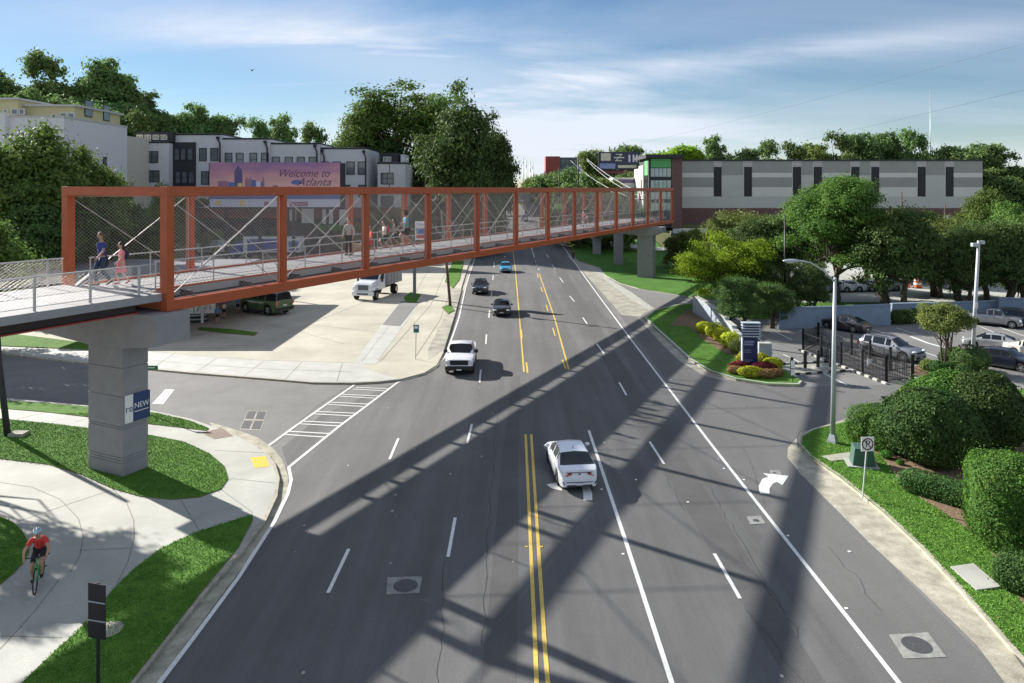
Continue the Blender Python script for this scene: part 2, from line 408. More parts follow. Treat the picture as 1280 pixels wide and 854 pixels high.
# lane bands of slightly different wear
m = MB().sheet(Gp([(1086, 808), (1160, 900), (1330, 900), (1215, 808), (1090, 682), (985, 572), (1000, 540), (1078, 515), (1280, 470), (1280, 455), (1100, 481), (1004, 484), (900, 476), (862, 458), (800, 397), (775, 394), (893, 560)]), .006)
tag(m.build('turn_lane', asph_m, tri=True), kind='structure')
m = MB()
for pts in ([(959, 808), (860, 640), (775, 490), (700, 352), (688, 322), (697, 322), (715, 352), (800, 490), (900, 640), (1003, 808), (1035, 860), (990, 860)],
            [(606, 808), (625, 600), (640, 470), (650, 470), (648, 600), (646, 808), (645, 870), (598, 870)]):
    m.sheet(Gp(pts), .006)
tag(m.build('lane_patch', asph_d, tri=True), kind='structure')
m = MB().sheet(Gp([(-300, 440), (187, 460), (300, 466), (400, 474), (442, 479), (398, 507), (352, 545), (336, 557), (300, 545), (262, 533), (190, 512), (0, 494), (-300, 480)]), .006)
tag(m.build('side_street', asph_l, tri=True), kind='structure')
# kerbed areas: concrete plaza on the left
def raised(name, pts, z, mtop, mside=None, world=False, z0=-.02):
    P = pts if world else Gp(pts, z)
    return tag(MB().prism(P, z0, z, 0, 1).build(name, [mtop, mside or mtop], tri=True), kind='structure')
plaza = [(-420, 900), (-420, 480), (0, 497), (120, 508), (190, 513), (240, 524), (265, 533), (292, 541), (314, 551), (333, 565), (344, 580), (349, 598), (346, 620), (332, 650), (302, 690), (252, 745), (205, 804), (130, 900)]
raised('plaza', plaza, .15, conc, kerbm)
gut = [(262, 528), (297, 538), (322, 547), (342, 561), (354, 577), (361, 598), (358, 624), (342, 656), (306, 706), (258, 770), (232, 806), (165, 900)]
m = MB().sheet(Gp(gut+plaza[6:][::-1]), .010)
tag(m.build('left_gutter', conc_g, tri=True), kind='structure')
def lawn(name, pts, z, mt=None, bump=.05):
    return raised(name, pts, z, mt or grass, mulch, z0=.1)
lawn('grass_strip', [(-200, 488), (0, 500), (60, 504), (120, 509), (190, 515), (235, 525), (261, 535), (258, 538), (225, 534), (190, 530), (120, 522), (60, 515), (0, 510), (-200, 498)], .185)
lawn('grass_oval', [(-200, 512), (0, 523), (60, 529), (119, 536), (190, 544), (230, 552), (262, 567), (280, 582), (285, 598), (276, 611), (250, 621), (215, 624), (175, 620), (140, 610), (100, 592), (60, 580), (0, 573), (-90, 573), (-200, 590)], .185)
lawn('grass_circle', [(0, 645), (15, 652), (28, 664), (36, 680), (36, 690), (30, 702), (15, 718), (0, 730), (-30, 742), (-90, 745), (-150, 720), (-150, 670), (-90, 640), (-30, 638)], .185)
lawn('grass_wedge', [(315, 643), (280, 654), (240, 667), (200, 686), (165, 713), (140, 738), (118, 765), (95, 790), (70, 812), (20, 860), (-30, 905), (120, 905), (200, 806), (250, 742), (298, 684), (316, 650)], .185)
def GT(px, py, z=0):
    p = G(px, py, z)
    if p.y < 150: return p
    zz_ = 0
    for _ in range(60):
        p = G(px, py, zz_+z); e = hz(p.x, p.y)-zz_
        zz_ += .3*e
    return Vector((p.x, p.y, z))
def lines(name, polys, w, z, mt):
    m = MB()
    for P in polys:
        Q = []
        for (x0, y0), (x1, y1) in zip(P[:-1], P[1:]):
            k = 6 if min(y0, y1) < 322 else 1
            Q += [GT(x0+(x1-x0)*i/k, y0+(y1-y0)*i/k, z) for i in range(k)]
        Q.append(GT(P[-1][0], P[-1][1], z)); m.ribbon(Q, w, z, hz=lambda x, y: hz(x, y)+(.012 if y > 150.4 else 0) if z < .1 else 0)
    return tag(m.build(name, mt), kind='structure')
lines('plaza_joint', [[(0, 603), (40, 609), (75, 624), (98, 648), (104, 670), (100, 694), (88, 715)], [(141, 611), (158, 628), (167, 650), (168, 672), (160, 702), (145, 732)],
   [(20, 653), (80, 632), (138, 613)], [(100, 688), (165, 685)], [(75, 723), (40, 768), (5, 806), (-40, 850)], [(0, 795), (78, 797)], [(226, 625), (248, 662)], [(278, 613), (316, 641)],
   [(268, 563), (330, 566)], [(288, 598), (346, 604)], [(120, 521), (95, 527)], [(60, 515), (20, 524)], [(0, 573), (-60, 640)]], .035, .155, joint)
tag(MB().sheet(Gp([(313, 572), (332, 570), (337, 583), (318, 585)], .158), .158).build('tactile_paving', tactile), kind='structure')
tag(MB().sheet(Gp([(252, 541), (277, 535), (292, 545), (268, 549)], .158), .158).build('brown_paving', paver), kind='structure')
# left concrete lot with its sidewalk
lotF = [(-420, 425), (0, 441), (74, 450), (119, 455), (187, 461), (240, 466), (304, 471), (342, 474), (390, 478), (440, 478.5), (472, 477), (500, 474), (530, 466), (546, 456), (554, 441), (560, 420), (566, 398), (575, 365), (586, 330)]
P = Gp(lotF, .13)+[(-7.6, 148), (-64, 148), (-64, 112), (-135, 112)]
raised('lot', P, .13, conc_lot, kerbm, world=True)
m = MB().sheet(Gp([(187, 464), (300, 474), (390, 481), (440, 481.5), (474, 480), (503, 476.5), (534, 468), (551, 456), (558, 441), (565, 416), (571, 395), (580, 363), (590, 330)][::-1]+[(187, 461), (304, 471), (390, 478), (440, 478.5), (472, 477), (500, 474), (530, 466), (546, 456), (554, 441), (560, 420), (566, 398), (575, 365), (586, 330)]), .010)
tag(m.build('lot_gutter', conc_g, tri=True), kind='structure')
side = [(-420, 400), (0, 421), (119, 432), (240, 444), (320, 450), (390, 452), (450, 454), (462, 463), (500, 474), (472, 476), (440, 477.5), (390, 477), (304, 470), (187, 460), (0, 440), (-420, 424)]
tag(MB().sheet(Gp(side, .136), .136).build('sidewalk', conc_w, tri=True), kind='structure')
lines('lot_joint', [[(-300, 413), (0, 431), (119, 443), (240, 455), (330, 461), (440, 465)], [(0, 421), (119, 432), (240, 444), (320, 450), (390, 452), (450, 454)]]+
   [[(x, 440+x*.022+(3 if x < 350 else 2)), (x-32, 459+(x-60)*.055)] for x in ()]+
   [[(100, 431), (75, 449)], [(160, 436), (132, 455)], [(218, 442), (190, 460)], [(272, 447), (245, 465)], [(330, 451), (305, 470)], [(378, 452), (356, 475)], [(428, 454), (421, 477)], [(55, 426), (28, 443)],
    [(452, 452), (520, 365), (540, 330)], [(475, 452), (538, 382), (562, 330)], [(520, 445), (550, 400), (575, 330)], [(400, 380), (520, 352)], [(330, 428), (470, 372)], [(300, 395), (430, 430)], [(380, 405), (500, 418)], [(250, 432), (370, 388)]], .045, .142, joint)
tag(MB().sheet(Gp([(441, 455), (470, 455), (478, 443), (500, 413), (522, 383), (496, 381), (478, 405)], .140), .140).build('lot_drive_strip', conc_w, tri=True), kind='structure')
tag(MB().sheet(Gp([(478, 406), (500, 408), (524, 378), (502, 376)], .146), .146).build('lot_patch', asph_l, tri=True), kind='structure')
tag(MB().sheet(Gp([(535, 450), (555, 437), (562, 415), (569, 392), (577, 362), (566, 358), (554, 400), (535, 437)], .140), .140).build('worn_verge', conc_old, tri=True), kind='structure')
for nm, pts in (('lot_grass', [(-100, 405), (40, 420), (119, 430), (119, 437), (0, 432), (-100, 422)]), ('lot_grass', [(250, 409), (285, 411), (322, 415.5), (318, 419), (280, 416), (247, 412)]),
                ('lot_grass', [(505, 372), (513, 365), (526, 368), (520, 378), (508, 378)]), ('lot_grass', [(556, 352), (566, 326), (580, 326), (574, 350), (566, 360)]), ('lot_grass', [(552, 384), (562, 380), (568, 388), (560, 392)])):
    raised(nm, pts, .20, grass, mulch, z0=.1)
# right side verge
verge = [(1400, 900), (1262, 808), (1200, 737), (1150, 683), (1100, 637), (1050, 597), (1012, 571), (999, 557), (1000, 546), (1014, 538), (1048, 529), (1078, 521), (1120, 505), (1200, 494), (1300, 484), (1600, 470), (1600, 900)]
raised('verge', verge, .14, grass, kerbm)
kr = [(1340, 900), (1262, 808), (1200, 737), (1150, 683), (1100, 637), (1050, 597), (1012, 571), (999, 557), (1000, 546)]
m = MB().sheet(Gp([(1345, 925), (1262, 811), (1200, 740), (1150, 686), (1100, 640), (1050, 600), (1012, 574), (997, 559), (996, 548), (985, 560), (984, 572), (1000, 592), (1040, 632), (1090, 682), (1150, 737), (1222, 808), (1290, 900)]), .012)
tag(m.build('right_gutter', conc_g, tri=True), kind='structure')
m = MB().ribbon([G(x+2, y-1.5, .146) for x, y in kr+[(1014, 538), (1048, 529), (1078, 521), (1120, 505)]], .16, .147)
tag(m.build('kerb', kerbm), kind='structure')
m = MB().ribbon([G(x-1.5, y, .156) for x, y in plaza[7:]], .15, .157)
tag(m.build('kerb_edge', kerbm), kind='structure')
raised('mulch_bed', [(1064, 532), (1072, 546), (1088, 560), (1106, 574), (1118, 592), (1148, 620), (1180, 640), (1215, 665), (1240, 690), (1262, 730), (1290, 768), (1420, 800), (1500, 700), (1500, 485), (1200, 498), (1125, 510), (1082, 524)], .165, mulch, mulch, z0=.1)
raised('concrete_pad', [(1188, 708), (1217, 704), (1251, 733), (1221, 737)], .19, conc, conc, z0=.1)
raised('concrete_pad', [(1027, 570), (1064, 565), (1070, 573), (1040, 576)], .17, conc_old, conc_old, z0=.1)
# right island with the monument sign
isl = [(806, 397), (818, 388), (845, 381), (872, 378), (885, 392), (900, 408), (930, 428), (960, 448), (985, 466), (1003, 476), (999, 481), (960, 480), (920, 474), (886, 464), (862, 449), (840, 429), (820, 411)]
raised('island', isl, .14, grass, kerbm)
m = MB().ribbon([G(x, y, .146) for x, y in [(872, 378), (845, 381), (818, 388), (807, 397), (821, 410), (841, 428), (863, 448), (887, 462.5), (920, 472.5), (960, 478.5), (998, 479.5), (1001, 476)]], .2, .147)
tag(m.build('kerb_edge', conc_w), kind='structure')
m = MB().sheet(Gp([(797, 397), (806, 398), (820, 413), (840, 431), (862, 450), (886, 465), (920, 476), (905, 476), (880, 470), (850, 452), (825, 428)]), .012)
tag(m.build('island_gutter', conc_old, tri=True), kind='structure')
raised('mulch_bed', [(838, 407), (852, 392), (871, 382), (880, 392), (884, 404), (900, 418), (935, 442), (925, 448), (905, 440), (880, 425), (862, 408)], .165, mulch, mulch, z0=.1)
# lawn with piers, drive and worn shoulder
far = [(712, 316), (724, 326), (736, 330), (750, 334), (757, 344), (775, 354), (800, 361), (850, 369), (874, 373)]
P = Gp(far, .12)+[(27, 88), (31, 100), (33, 150.5), (13.4, 150.5)]
raised('lawn', P, .12, grass_far, conc_old, world=True)
m = MB()
for j, y in enumerate((150.6, 153, 156, 160, 165, 170, 176, 183, 190, 200)):
    for x in (13.4, 18, 24, 29, 33): m.v.append((x, y, hz(x, y)+.13))
for j in range(9):
    for i in range(4):
        a = j*5+i; m.f.append((a, a+1, a+6, a+5)); m.m.append(0)
tag(m.build('lawn_slope', grass_far, smooth=True), kind='structure')
P = Gp([(707, 318), (724, 327), (750, 335), (765, 350), (790, 358), (828, 382), (806, 392), (800, 396), (777, 394), (740, 352)])
tag(MB().sheet(P, .010).build('worn_apron', conc_old, tri=True), kind='structure')
tag(MB().sheet(Gp([(735, 334), (752, 337), (780, 360), (822, 383), (812, 388), (785, 372)]), .014).build('apron_slab', conc, tri=True), kind='structure')
tag(MB().sheet(Gp([(757, 346), (800, 362), (850, 370), (873, 374), (872, 377), (845, 380), (818, 386), (790, 366)]), .018).build('side_drive', asph_l, tri=True), kind='structure')
# pale street and lot behind the blue wall, grass strip
tag(MB().prism([(24, 76.5), (110, 84), (110, 90), (24, 87)], -.02, .10).build('grass_strip', grass), kind='structure')
tag(MB().sheet([(27, 87.1), (125, 90.1), (125, 150), (33.2, 150), (31.2, 100)], .10).build('pale_street', conc_w), kind='structure')
tag(MB().ribbon([(14, 176, 0), (20, 168, 0), (30, 160, 0), (52, 152, 0)], 4.5, .16, hz=hz).build('footpath', conc_w), kind='structure')
# worn pale road edge on the left beyond the bridge
# ------------------------------------------------------------ road markings
def wline(name, polys, w, mt, z=.014): return lines(name, polys, w, z, mt)
wline('edge_line', [[(1160, 900), (1088, 808), (990, 684), (891, 558), (790, 426), (744, 364), (703, 307), (692, 291)], [(855, 900), (825, 808), (780, 670), (736, 538)],
   [(170, 892), (234, 808), (298, 722), (343, 652), (360, 617), (364, 600), (361, 584)], [(497, 478), (520, 471), (543, 461), (556, 446), (568, 414), (574, 396), (582, 359), (593, 324), (606, 292)], [(663, 306), (668, 322)]], .15, paint_w)
wline('lane_dash', [[(812, 552), (830, 580)], [(893, 692), (925, 748)], [(774, 478), (783, 494)], [(746, 430), (755, 442)], [(728.5, 397), (734, 405)], [(712, 370), (718, 377)], [(699.5, 347), (704, 353)], [(690, 331), (694, 336)], [(683, 318), (686, 322)],
   [(410, 741), (436, 686)], [(487, 574), (498, 548)], [(560, 696), (569, 647)], [(584, 554), (590, 530)], [(599.5, 478), (601, 462)], [(607.3, 430), (608.2, 418)], [(611, 397), (612, 388)], [(614, 370), (614.8, 363)], [(616, 350), (616.5, 344)], [(617.4, 334), (617.8, 328)],
   [(669, 326), (669.6, 327.5)], [(671, 331), (671.6, 332.5)], [(673, 336), (673.6, 337.5)]], .13, paint_w)
wline('yellow_line', [[(673, 915), (669, 808), (657, 543)], [(690, 915), (681, 808), (664, 543)], [(655, 465), (650, 405), (644, 335), (641, 312)], [(711, 462), (694, 400), (674, 342)]], .13, paint_y)
wline('yellow_dash', [[(659.5, 466), (658, 453)], [(652.5, 423), (651.5, 412)], [(649, 391), (648.4, 383)], [(646.8, 366), (646.4, 360)], [(645, 347), (644.6, 342)], [(707, 461), (703, 450)], [(694, 420), (691, 410)], [(685, 389), (682.6, 381)], [(678, 365), (676, 359)], [(672.6, 347), (671.4, 342)]], .13, paint_y, .0145)
wline('hatch_line', [[(336, 557), (370, 532), (443, 481)], [(361, 584), (420, 536), (497, 478)]], .17, paint_w)
wline('hatch_stripe', [[(358, 539), (412, 542)], [(353, 543), (407, 546.5)], [(378.5, 526.5), (431, 529)], [(374, 529.8), (425, 532.5)], [(396.6, 514.5), (446, 516.6)], [(392.8, 517.4), (440, 520)], [(414, 503), (460, 505)], [(410, 505.6), (454, 508.2)], [(428, 493), (473, 495)], [(425, 495.4), (468, 497.8)], [(445, 484.2), (485, 486)], [(441, 486.4), (481, 488.6)]], .13, paint_w, .0146)
def msheet(name, polys, mt, z=.016):
    m = MB()
    for P in polys: m.sheet(Gp(P), z)
    return tag(m.build(name, mt, tri=True), kind='structure')
msheet('stop_bar', [[(190, 505), (207, 487), (218, 487.5), (204, 505.5)]], paint_w)
msheet('turn_arrow', [[(950, 617.5), (962, 617.5), (962, 611), (948, 608)], [(948, 608), (962, 611), (966, 605), (953, 599)], [(953, 599), (966, 605), (974, 601.5), (963, 595.5)]], paint_w)
msheet('turn_arrow', [[(953.5, 592), (986, 595.4), (978, 607)]], paint_w, .0185)
msheet('turn_arrow', [[(726, 606), (737, 608), (740, 616), (740.5, 626), (729.5, 626), (729, 617)], [(683, 606), (700, 603), (703, 614), (690, 611)]], paint_w)
msheet('utility_patch', [[(484, 722), (528, 721), (524, 742), (483, 744)], [(933, 646), (951, 645), (957, 655), (938, 656)], [(962, 588), (975, 588), (977, 593.5), (964, 593.5)], [(1111, 794), (1160, 791), (1183, 822), (1130, 824)]], patchm)
def disc(name, px, py, r, z, mt):
    c = G(px, py, z); m = MB(); m.sheet([(c.x+r*math.cos(a*math.pi/12), c.y+r*math.sin(a*math.pi/12)) for a in range(24)], z)
    return tag(m.build(name, mt), kind='structure')
disc('manhole_cover', 507, 732, .42, .020, iron); disc('manhole_cover', 945, 650.5, .13, .020, iron); disc('manhole_cover', 1146, 806, .42, .020, iron)
disc('manhole_cover', 968, 590.8, .1, .020, iron)
disc('manhole_cover', 134, 787, .45, .20, conc_old)
# storm grate on the side street
c = [G(310, 513.5), G(334, 514), G(326, 538), G(299, 537)]
m = MB(); fr = MB()
fr.sheet([p[:2] for p in c], .010)
for i in range(2):
    for j in range(2):
        def q(u, v): 
            a = c[0].lerp(c[1], u); b = c[3].lerp(c[2], u); return a.lerp(b, v)
        u0, v0 = i*.5+.04, j*.5+.04
        m.sheet([q(u0, v0)[:2], q(u0+.42, v0)[:2], q(u0+.42, v0+.42)[:2], q(u0, v0+.42)[:2]], .014)
g = fr.build('storm_grate', conc_old); tag(g, 'square steel storm grate in the side street asphalt beside the crosswalk', 'grate')
m.build('grate_panel', iron, g)
c = [G(343, 437, .15), G(353, 437.5, .15), G(355, 443, .15), G(342, 442, .15)]
# cat's eyes / small raised reflectors
k = 0
for px, py in ((860, 628), (930, 600), (985, 670), (1058, 761), (795, 600), (752, 600), (779, 693), (658, 684), (677, 684), (780, 675)):
    p = G(px, py); k += 1
# parking lot lines
wline('parking_line', [[(969, 414.5), (990, 425)], [(1000, 413), (1024, 424.5)], [(1031, 412.5), (1056, 423)], [(979, 443), (1008, 456.5)], [(1024, 464), (1059, 481.5)], [(1088, 411), (1120, 421)], [(1120, 410), (1156, 421)], [(1156, 440.5), (1172, 446)], [(1137, 448), (1156, 454)], [(1210, 402), (1246, 417)], [(1238, 405), (1280, 420)], [(1265, 439), (1285, 446)], [(945, 420), (953, 427)]], .12, paint_w)
wline('parking_line', [[(1138, 420.5), (1160, 429), (1190, 437)], [(1136, 471), (1172, 477), (1215, 478), (1250, 476)]], .3, paint_w)
# ------------------------------------------------------------ footbridge
ANG = math.atan2(.9003, .4352); P0 = (-16.12, 34.4)
BAY = 7.64; NB = 13; BW = 7.8; ZT = 13.71; ZB = 7.84; ZD = 8.70; BL = BAY*NB
bridge = empty('footbridge', (P0[0], P0[1], 0), ANG, 'long orange steel box truss footbridge with wire mesh sides spanning the road', 'bridge')
def BP(lx, ly, z=0):
    return Vector((P0[0] + lx*math.cos(ANG) - ly*math.sin(ANG), P0[1] + lx*math.sin(ANG) + ly*math.cos(ANG), z))
for y0 in (0, BW-.5):
    MB().bb((0, y0, ZT-.47), (BL+.3, y0+.5, ZT)).build('top_chord', orange, bridge, bevel=.012)
    MB().bb((0, y0, ZB), (BL+.3, y0+.5, ZB+.5)).build('bottom_chord', orange, bridge, bevel=.012)
pm = MB().bb((0, 0, ZB+.5), (.26, .46, ZT-.47)).mesh('post', orange)
pc = MB().bb((0, 0, ZB+.5), (.40, .47, ZT-.47)).mesh('post', orange)
for y0 in (.015, BW-.485):
    for k in range(NB+1):
        o = bpy.data.objects.new('post', pc if k == 0 else pm); col.objects.link(o); o.parent = bridge
        o.location = ((0.003 if k == 0 else k*BAY), y0, 0)
for x0 in (.01, BL-.1):
    MB().bb((x0, .5, ZT-.46), (x0+.36, BW-.5, ZT-.012)).build('portal_beam', orange, bridge)
MB().bb((0, .5, ZB+.1), (.36, BW-.5, ZB+.42)).build('end_beam', orange, bridge)
MB().bb((BL, .5, ZB+.1), (BL+.25, BW-.5, ZB+.42)).build('end_beam', orange, bridge)
MB().bb((.05, 1.25, ZD-.06), (BL+.2, BW-1.25, ZD)).build('deck', deckm, bridge)
for y0 in (1.23, BW-1.27):
    MB().bb((.06, y0, ZD-.36), (BL+.2, y0+.04, ZD-.003)).build('deck_fascia', fascia, bridge)
for y0 in (1.27, BW-1.35):
    MB().bb((.45, y0, ZD+.002), (BL, y0+.08, ZD+.10)).build('toe_rail', orange, bridge)
fbm = MB().bb((0, .5, ZB+.12), (.14, BW-.5, ZD-.10)).mesh('floor_beam', darkst)
for k in range(NB*2):
    o = bpy.data.objects.new('floor_beam', fbm); col.objects.link(o); o.parent = bridge; o.location = (k*BAY/2+1.75, 0, 0)
m = MB()
for y0 in (1.7, BW-1.9): m.bb((.4, y0, ZB+.16), (BL, y0+.12, ZB+.4))
m.build('stringer', darkst, bridge)
# cross rods: one X per bay and side, with a cable border round the mesh
xm = MB(); x0, x1, z0, z1 = .30, BAY-.04, ZB+.55, ZT-.52
xm.tube([(x0, 0, z0), (x1, 0, z1)], .022, 6); xm.tube([(x0, .03, z1), (x1, .03, z0)], .022, 6)
xme = xm.mesh('cross_rod', cable)
# wire net: zigzag wires forming flat diamonds
wm = MB(); pitch = .19; cell = .46; hw = .0048
rows = int((z1-z0)/pitch); ncell = int((x1-x0-.1)/cell*2); cw = (x1-x0-.1)/ncell
for r in range(rows):
    zb_ = z0+.05+r*pitch
    for par in (0, 1):
        vs = []
        for i in range(ncell+1):
            z = zb_ + (pitch if (i+par) % 2 else 0)*.98; x = x0+.05+i*cw
            vs += [(x, -hw+.02*par, z-hw), (x, hw+.02*par, z-hw), (x, 0+.02*par, z+hw)]
        fs = []
        for i in range(ncell):
            a = 3*i
            fs += [(a, a+3, a+4, a+1), (a+1, a+4, a+5, a+2), (a+2, a+5, a+3, a)]
        wm.add(vs, fs)
wm.tube([(x0, 0, z0), (x1, 0, z0), (x1, 0, z1), (x0, 0, z1), (x0, 0, z0)], .022, 5, cap=False)
wme = wm.mesh('mesh_panel', cable)
for y0 in (.30, BW-.30):
    for k in range(NB):
        for nm, me in (('mesh_panel', wme), ('cross_rod', xme)):
            o = bpy.data.objects.new(nm, me); col.objects.link(o); o.parent = bridge; o.location = (k*BAY, y0+(.05 if nm == 'cross_rod' else 0), 0)
def rail(name, parent, xa, xb, y, step, zd=ZD, h=1.37, net=False):
    m = MB(); m.bar((xa, y, zd+h), (xb, y, zd+h), .075, .06); m.bar((xa, y, zd+.16), (xb, y, zd+.16), .03, .03)
    x = xa+.05
    while x <= xb+.01:
        m.bar((x, y, zd), (x, y, zd+h), .07 if net else .05, .10 if net else .05, up=(0, 1, 0)); x += step
    o = m.build(name, alu, parent)
    if net:
        m2 = MB(); n = int((xb-xa)/.24); zz_ = 8
        for r in range(zz_):
            z = zd+.2+r*.14
            for par in (0, 1):
                pts = [(xa+i*(xb-xa)/n, y+.01*par, z+(.14 if (i+par) % 2 else 0)) for i in range(n+1)]
                for i in range(n):
                    m2.bar(pts[i], pts[i+1], .005)
        m2.build('rail_mesh', cable, o)
    return o
for y in (1.48, BW-1.48): rail('handrail', bridge, .5, BL-.2, y, 3.5)
# approach walkway running back from the near portal
appr = empty('approach_walkway', (P0[0], P0[1], 0), ANG, 'grey concrete approach walkway with metal railings leading onto the orange footbridge', 'walkway')
XA = -34
MB().bb((XA, .35, ZD-.34), (-.02, BW-.35, ZD-.01)).build('deck', [deckm], appr)
MB().bb((XA, .30, ZD-.36), (-.03, .346, ZD-.012)).build('deck_fascia', fascia, appr)
m = MB()
for x in (-31, -26.5, -22, -17.5, -13, -8.5, -4): m.bb((x, .36, ZD-.009), (x+.03, BW-.36, ZD-.004))
m.build('deck_joint', joint, appr)
m = MB(); f2 = MB()
for y in (1.0, BW-1.2):
    m.bb((XA, y, ZB+.07), (-.9, y+.05, ZD-.345)); f2.bb((XA, y-.22, ZB), (-.9, y+.27, ZB+.06))
m.build('girder', darkst, appr); f2.build('girder_flange', redf, appr)
rail('handrail', appr, XA, -.25, .55, 2.35, net=True); rail('handrail', appr, XA, -.25, BW-.55, 2.35, net=True)

def tower_pier(name, lx0, lx1, ly0, ly1, zs, ztop, cap, label, groove=True, zb=0.1, group=None, world=None):
    c = world or BP((lx0+lx1)/2, (ly0+ly1)/2)
    t = empty(name, (c.x, c.y, zb), ANG, label, 'pier', group)
    sx, sy = (lx1-lx0)/2, (ly1-ly0)/2
    m = MB(); gs = sorted([g-zb for g in zs]) + [ztop-zb]; z = -.2
    for i, g in enumerate(gs):
        m.bb((-sx, -sy, z), (sx, sy, g-.02))
        if i < len(gs)-1: m.bb((-sx+.03, -sy+.03, g-.02), (sx-.03, sy-.03, g+.02))
        z = g+.02
    m.build('shaft', conc_p, t)
    if cap:
        cx0, cx1, cy0, cy1, zlo, zhi, zend = cap
        m = MB(); a, b2 = cx0-(lx0+lx1)/2, cx1-(lx0+lx1)/2; y0, y1 = cy0-(ly0+ly1)/2, cy1-(ly0+ly1)/2
        prof = [(y0, zend), (y0, zhi), (y1, zhi), (y1, zend), (sy+.02, zlo), (-sy-.02, zlo)]
        vs = [(a, y, z-zb) for y, z in prof]+[(b2, y, z-zb) for y, z in prof]
        fs = [tuple(range(6)), tuple(reversed(range(6, 12)))]+[(i, i+6, (i+1) % 6+6, (i+1) % 6) for i in range(6)]
        m.add(vs, fs).build('cap', conc_p, t)
    return t
p1 = tower_pier('bridge_pier', -1.0, .35, 1.75, 4.2, [5.22, 3.88, 2.49, 2.38, 1.05, .92, .79], 6.15, (-1.05, .9, -.45, 7.9, 6.15, ZB-.012, 6.45), 'tall grey concrete hammerhead pier with navy and white plaque on the near lawn')
# plaque on the shaft face towards the road
fx = lambda a: a
pl = MB().bb((-.57, -1.285, 2.52), (-.17, -1.228, 3.82)).build('plaque_white', signw, p1)
pb = MB().bb((-.17, -1.285, 2.52), (.74, -1.228, 3.82)).build('plaque_navy', navy2, p1)
text('plaque_text', 're', .50, navy2, pl, face_matrix((-.37, -1.288, 3.17), (1, 0, 0), (0, 0, 1)), sx=.9)
text('plaque_text', 'NEW', .36, signw, pb, face_matrix((.285, -1.288, 3.23), (1, 0, 0), (0, 0, 1)), sx=.95)
m = MB()
m.bb((-.09, -1.289, 2.95), (.66, -1.286, 2.985))
m.build('plaque_small_print', signw, pb)
p2 = tower_pier('bridge_pier', 85.2, 86.9, -.3, 2.1, [5.2, 3.1], 6.5, (84.9, 87.2, -1.8, BW+.3, 6.5, ZB-.012, 7.1), 'grey concrete hammerhead pier on the green lawn under the far end of the footbridge')
p2.rotation_euler = (0, 0, ANG)
# ramp descending beyond the far end on two slimmer piers
ramp = empty('descending_ramp', (0, 0, 0), 0, 'grey ramp descending from the far end of the footbridge behind the lawn', 'ramp')
rp = [BP(BL+.35, 3.3, ZD), Vector((22.5, 128.5, 7.2)), Vector((19.4, 133, 6.3)), Vector((18.4, 152, 4.0)), Vector((18.0, 175, 2.9))]
m = MB(); vs = []
for i, p in enumerate(rp):
    d = (rp[min(i+1, 4)]-rp[max(i-1, 0)]); d.z = 0; d.normalize(); n = Vector((-d.y, d.x, 0))*1.6
    vs += [p-n, p+n, p-n-Vector((0, 0, .5)), p+n-Vector((0, 0, .5))]
fs = []
for i in range(4):
    a = 4*i; fs += [(a, a+4, a+5, a+1), (a+2, a+3, a+7, a+6), (a, a+2, a+6, a+4), (a+1, a+5, a+7, a+3)]
m.add(vs, fs).build('deck', fascia, ramp)
for px, py, Yr, hh, lab in ((773, 331, 131.5, 6.1, 'slim grey concrete pier standing just behind the lawn pier, the nearer of two'), (746, 314, 152, 3.6, 'short slim grey concrete pier farthest along the lawn beside the road')):
    p = AY(px, py, Yr); t = empty('ramp_pier', (p.x, p.y, hz(p.x, p.y)-.1), R(-8), lab, 'pier', 'slim piers under the ramp')
    MB().bb((-.85, -.6, 0), (.85, .6, hh-.3)).build('shaft', conc_p, t); MB().bb((-1.2, -.7, hh-.3), (1.2, .7, hh+.35)).build('cap', conc_p, t)
# ------------------------------------------------------------ vegetation
def leaves_mesh(name, C, Nrm, size, mt, rng, jitter=.7, extra=None):
    n = len(C)
    d = Nrm + rng.normal(0, jitter, (n, 3)); d /= np.linalg.norm(d, axis=1)[:, None]+1e-9
    a = rng.normal(0, 1, (n, 3)); t = np.cross(d, a); t /= np.linalg.norm(t, axis=1)[:, None]+1e-9
    b = np.cross(d, t)
    s = (size*rng.uniform(.6, 1.35, n))[:, None]
    V = np.empty((n, 4, 3)); V[:, 0] = C - t*s*.55; V[:, 1] = C + b*s*.36 + d*s*.08; V[:, 2] = C + t*s*.62; V[:, 3] = C - b*s*.36 + d*s*.08
    me = bpy.data.meshes.new(name); me.vertices.add(4*n); me.vertices.foreach_set('co', V.reshape(-1))
    me.loops.add(4*n); me.loops.foreach_set('vertex_index', np.arange(4*n, dtype=np.int32))
    me.polygons.add(n); me.polygons.foreach_set('loop_start', np.arange(0, 4*n, 4, dtype=np.int32))
    me.update(calc_edges=True); me.materials.append(mt)
    return me
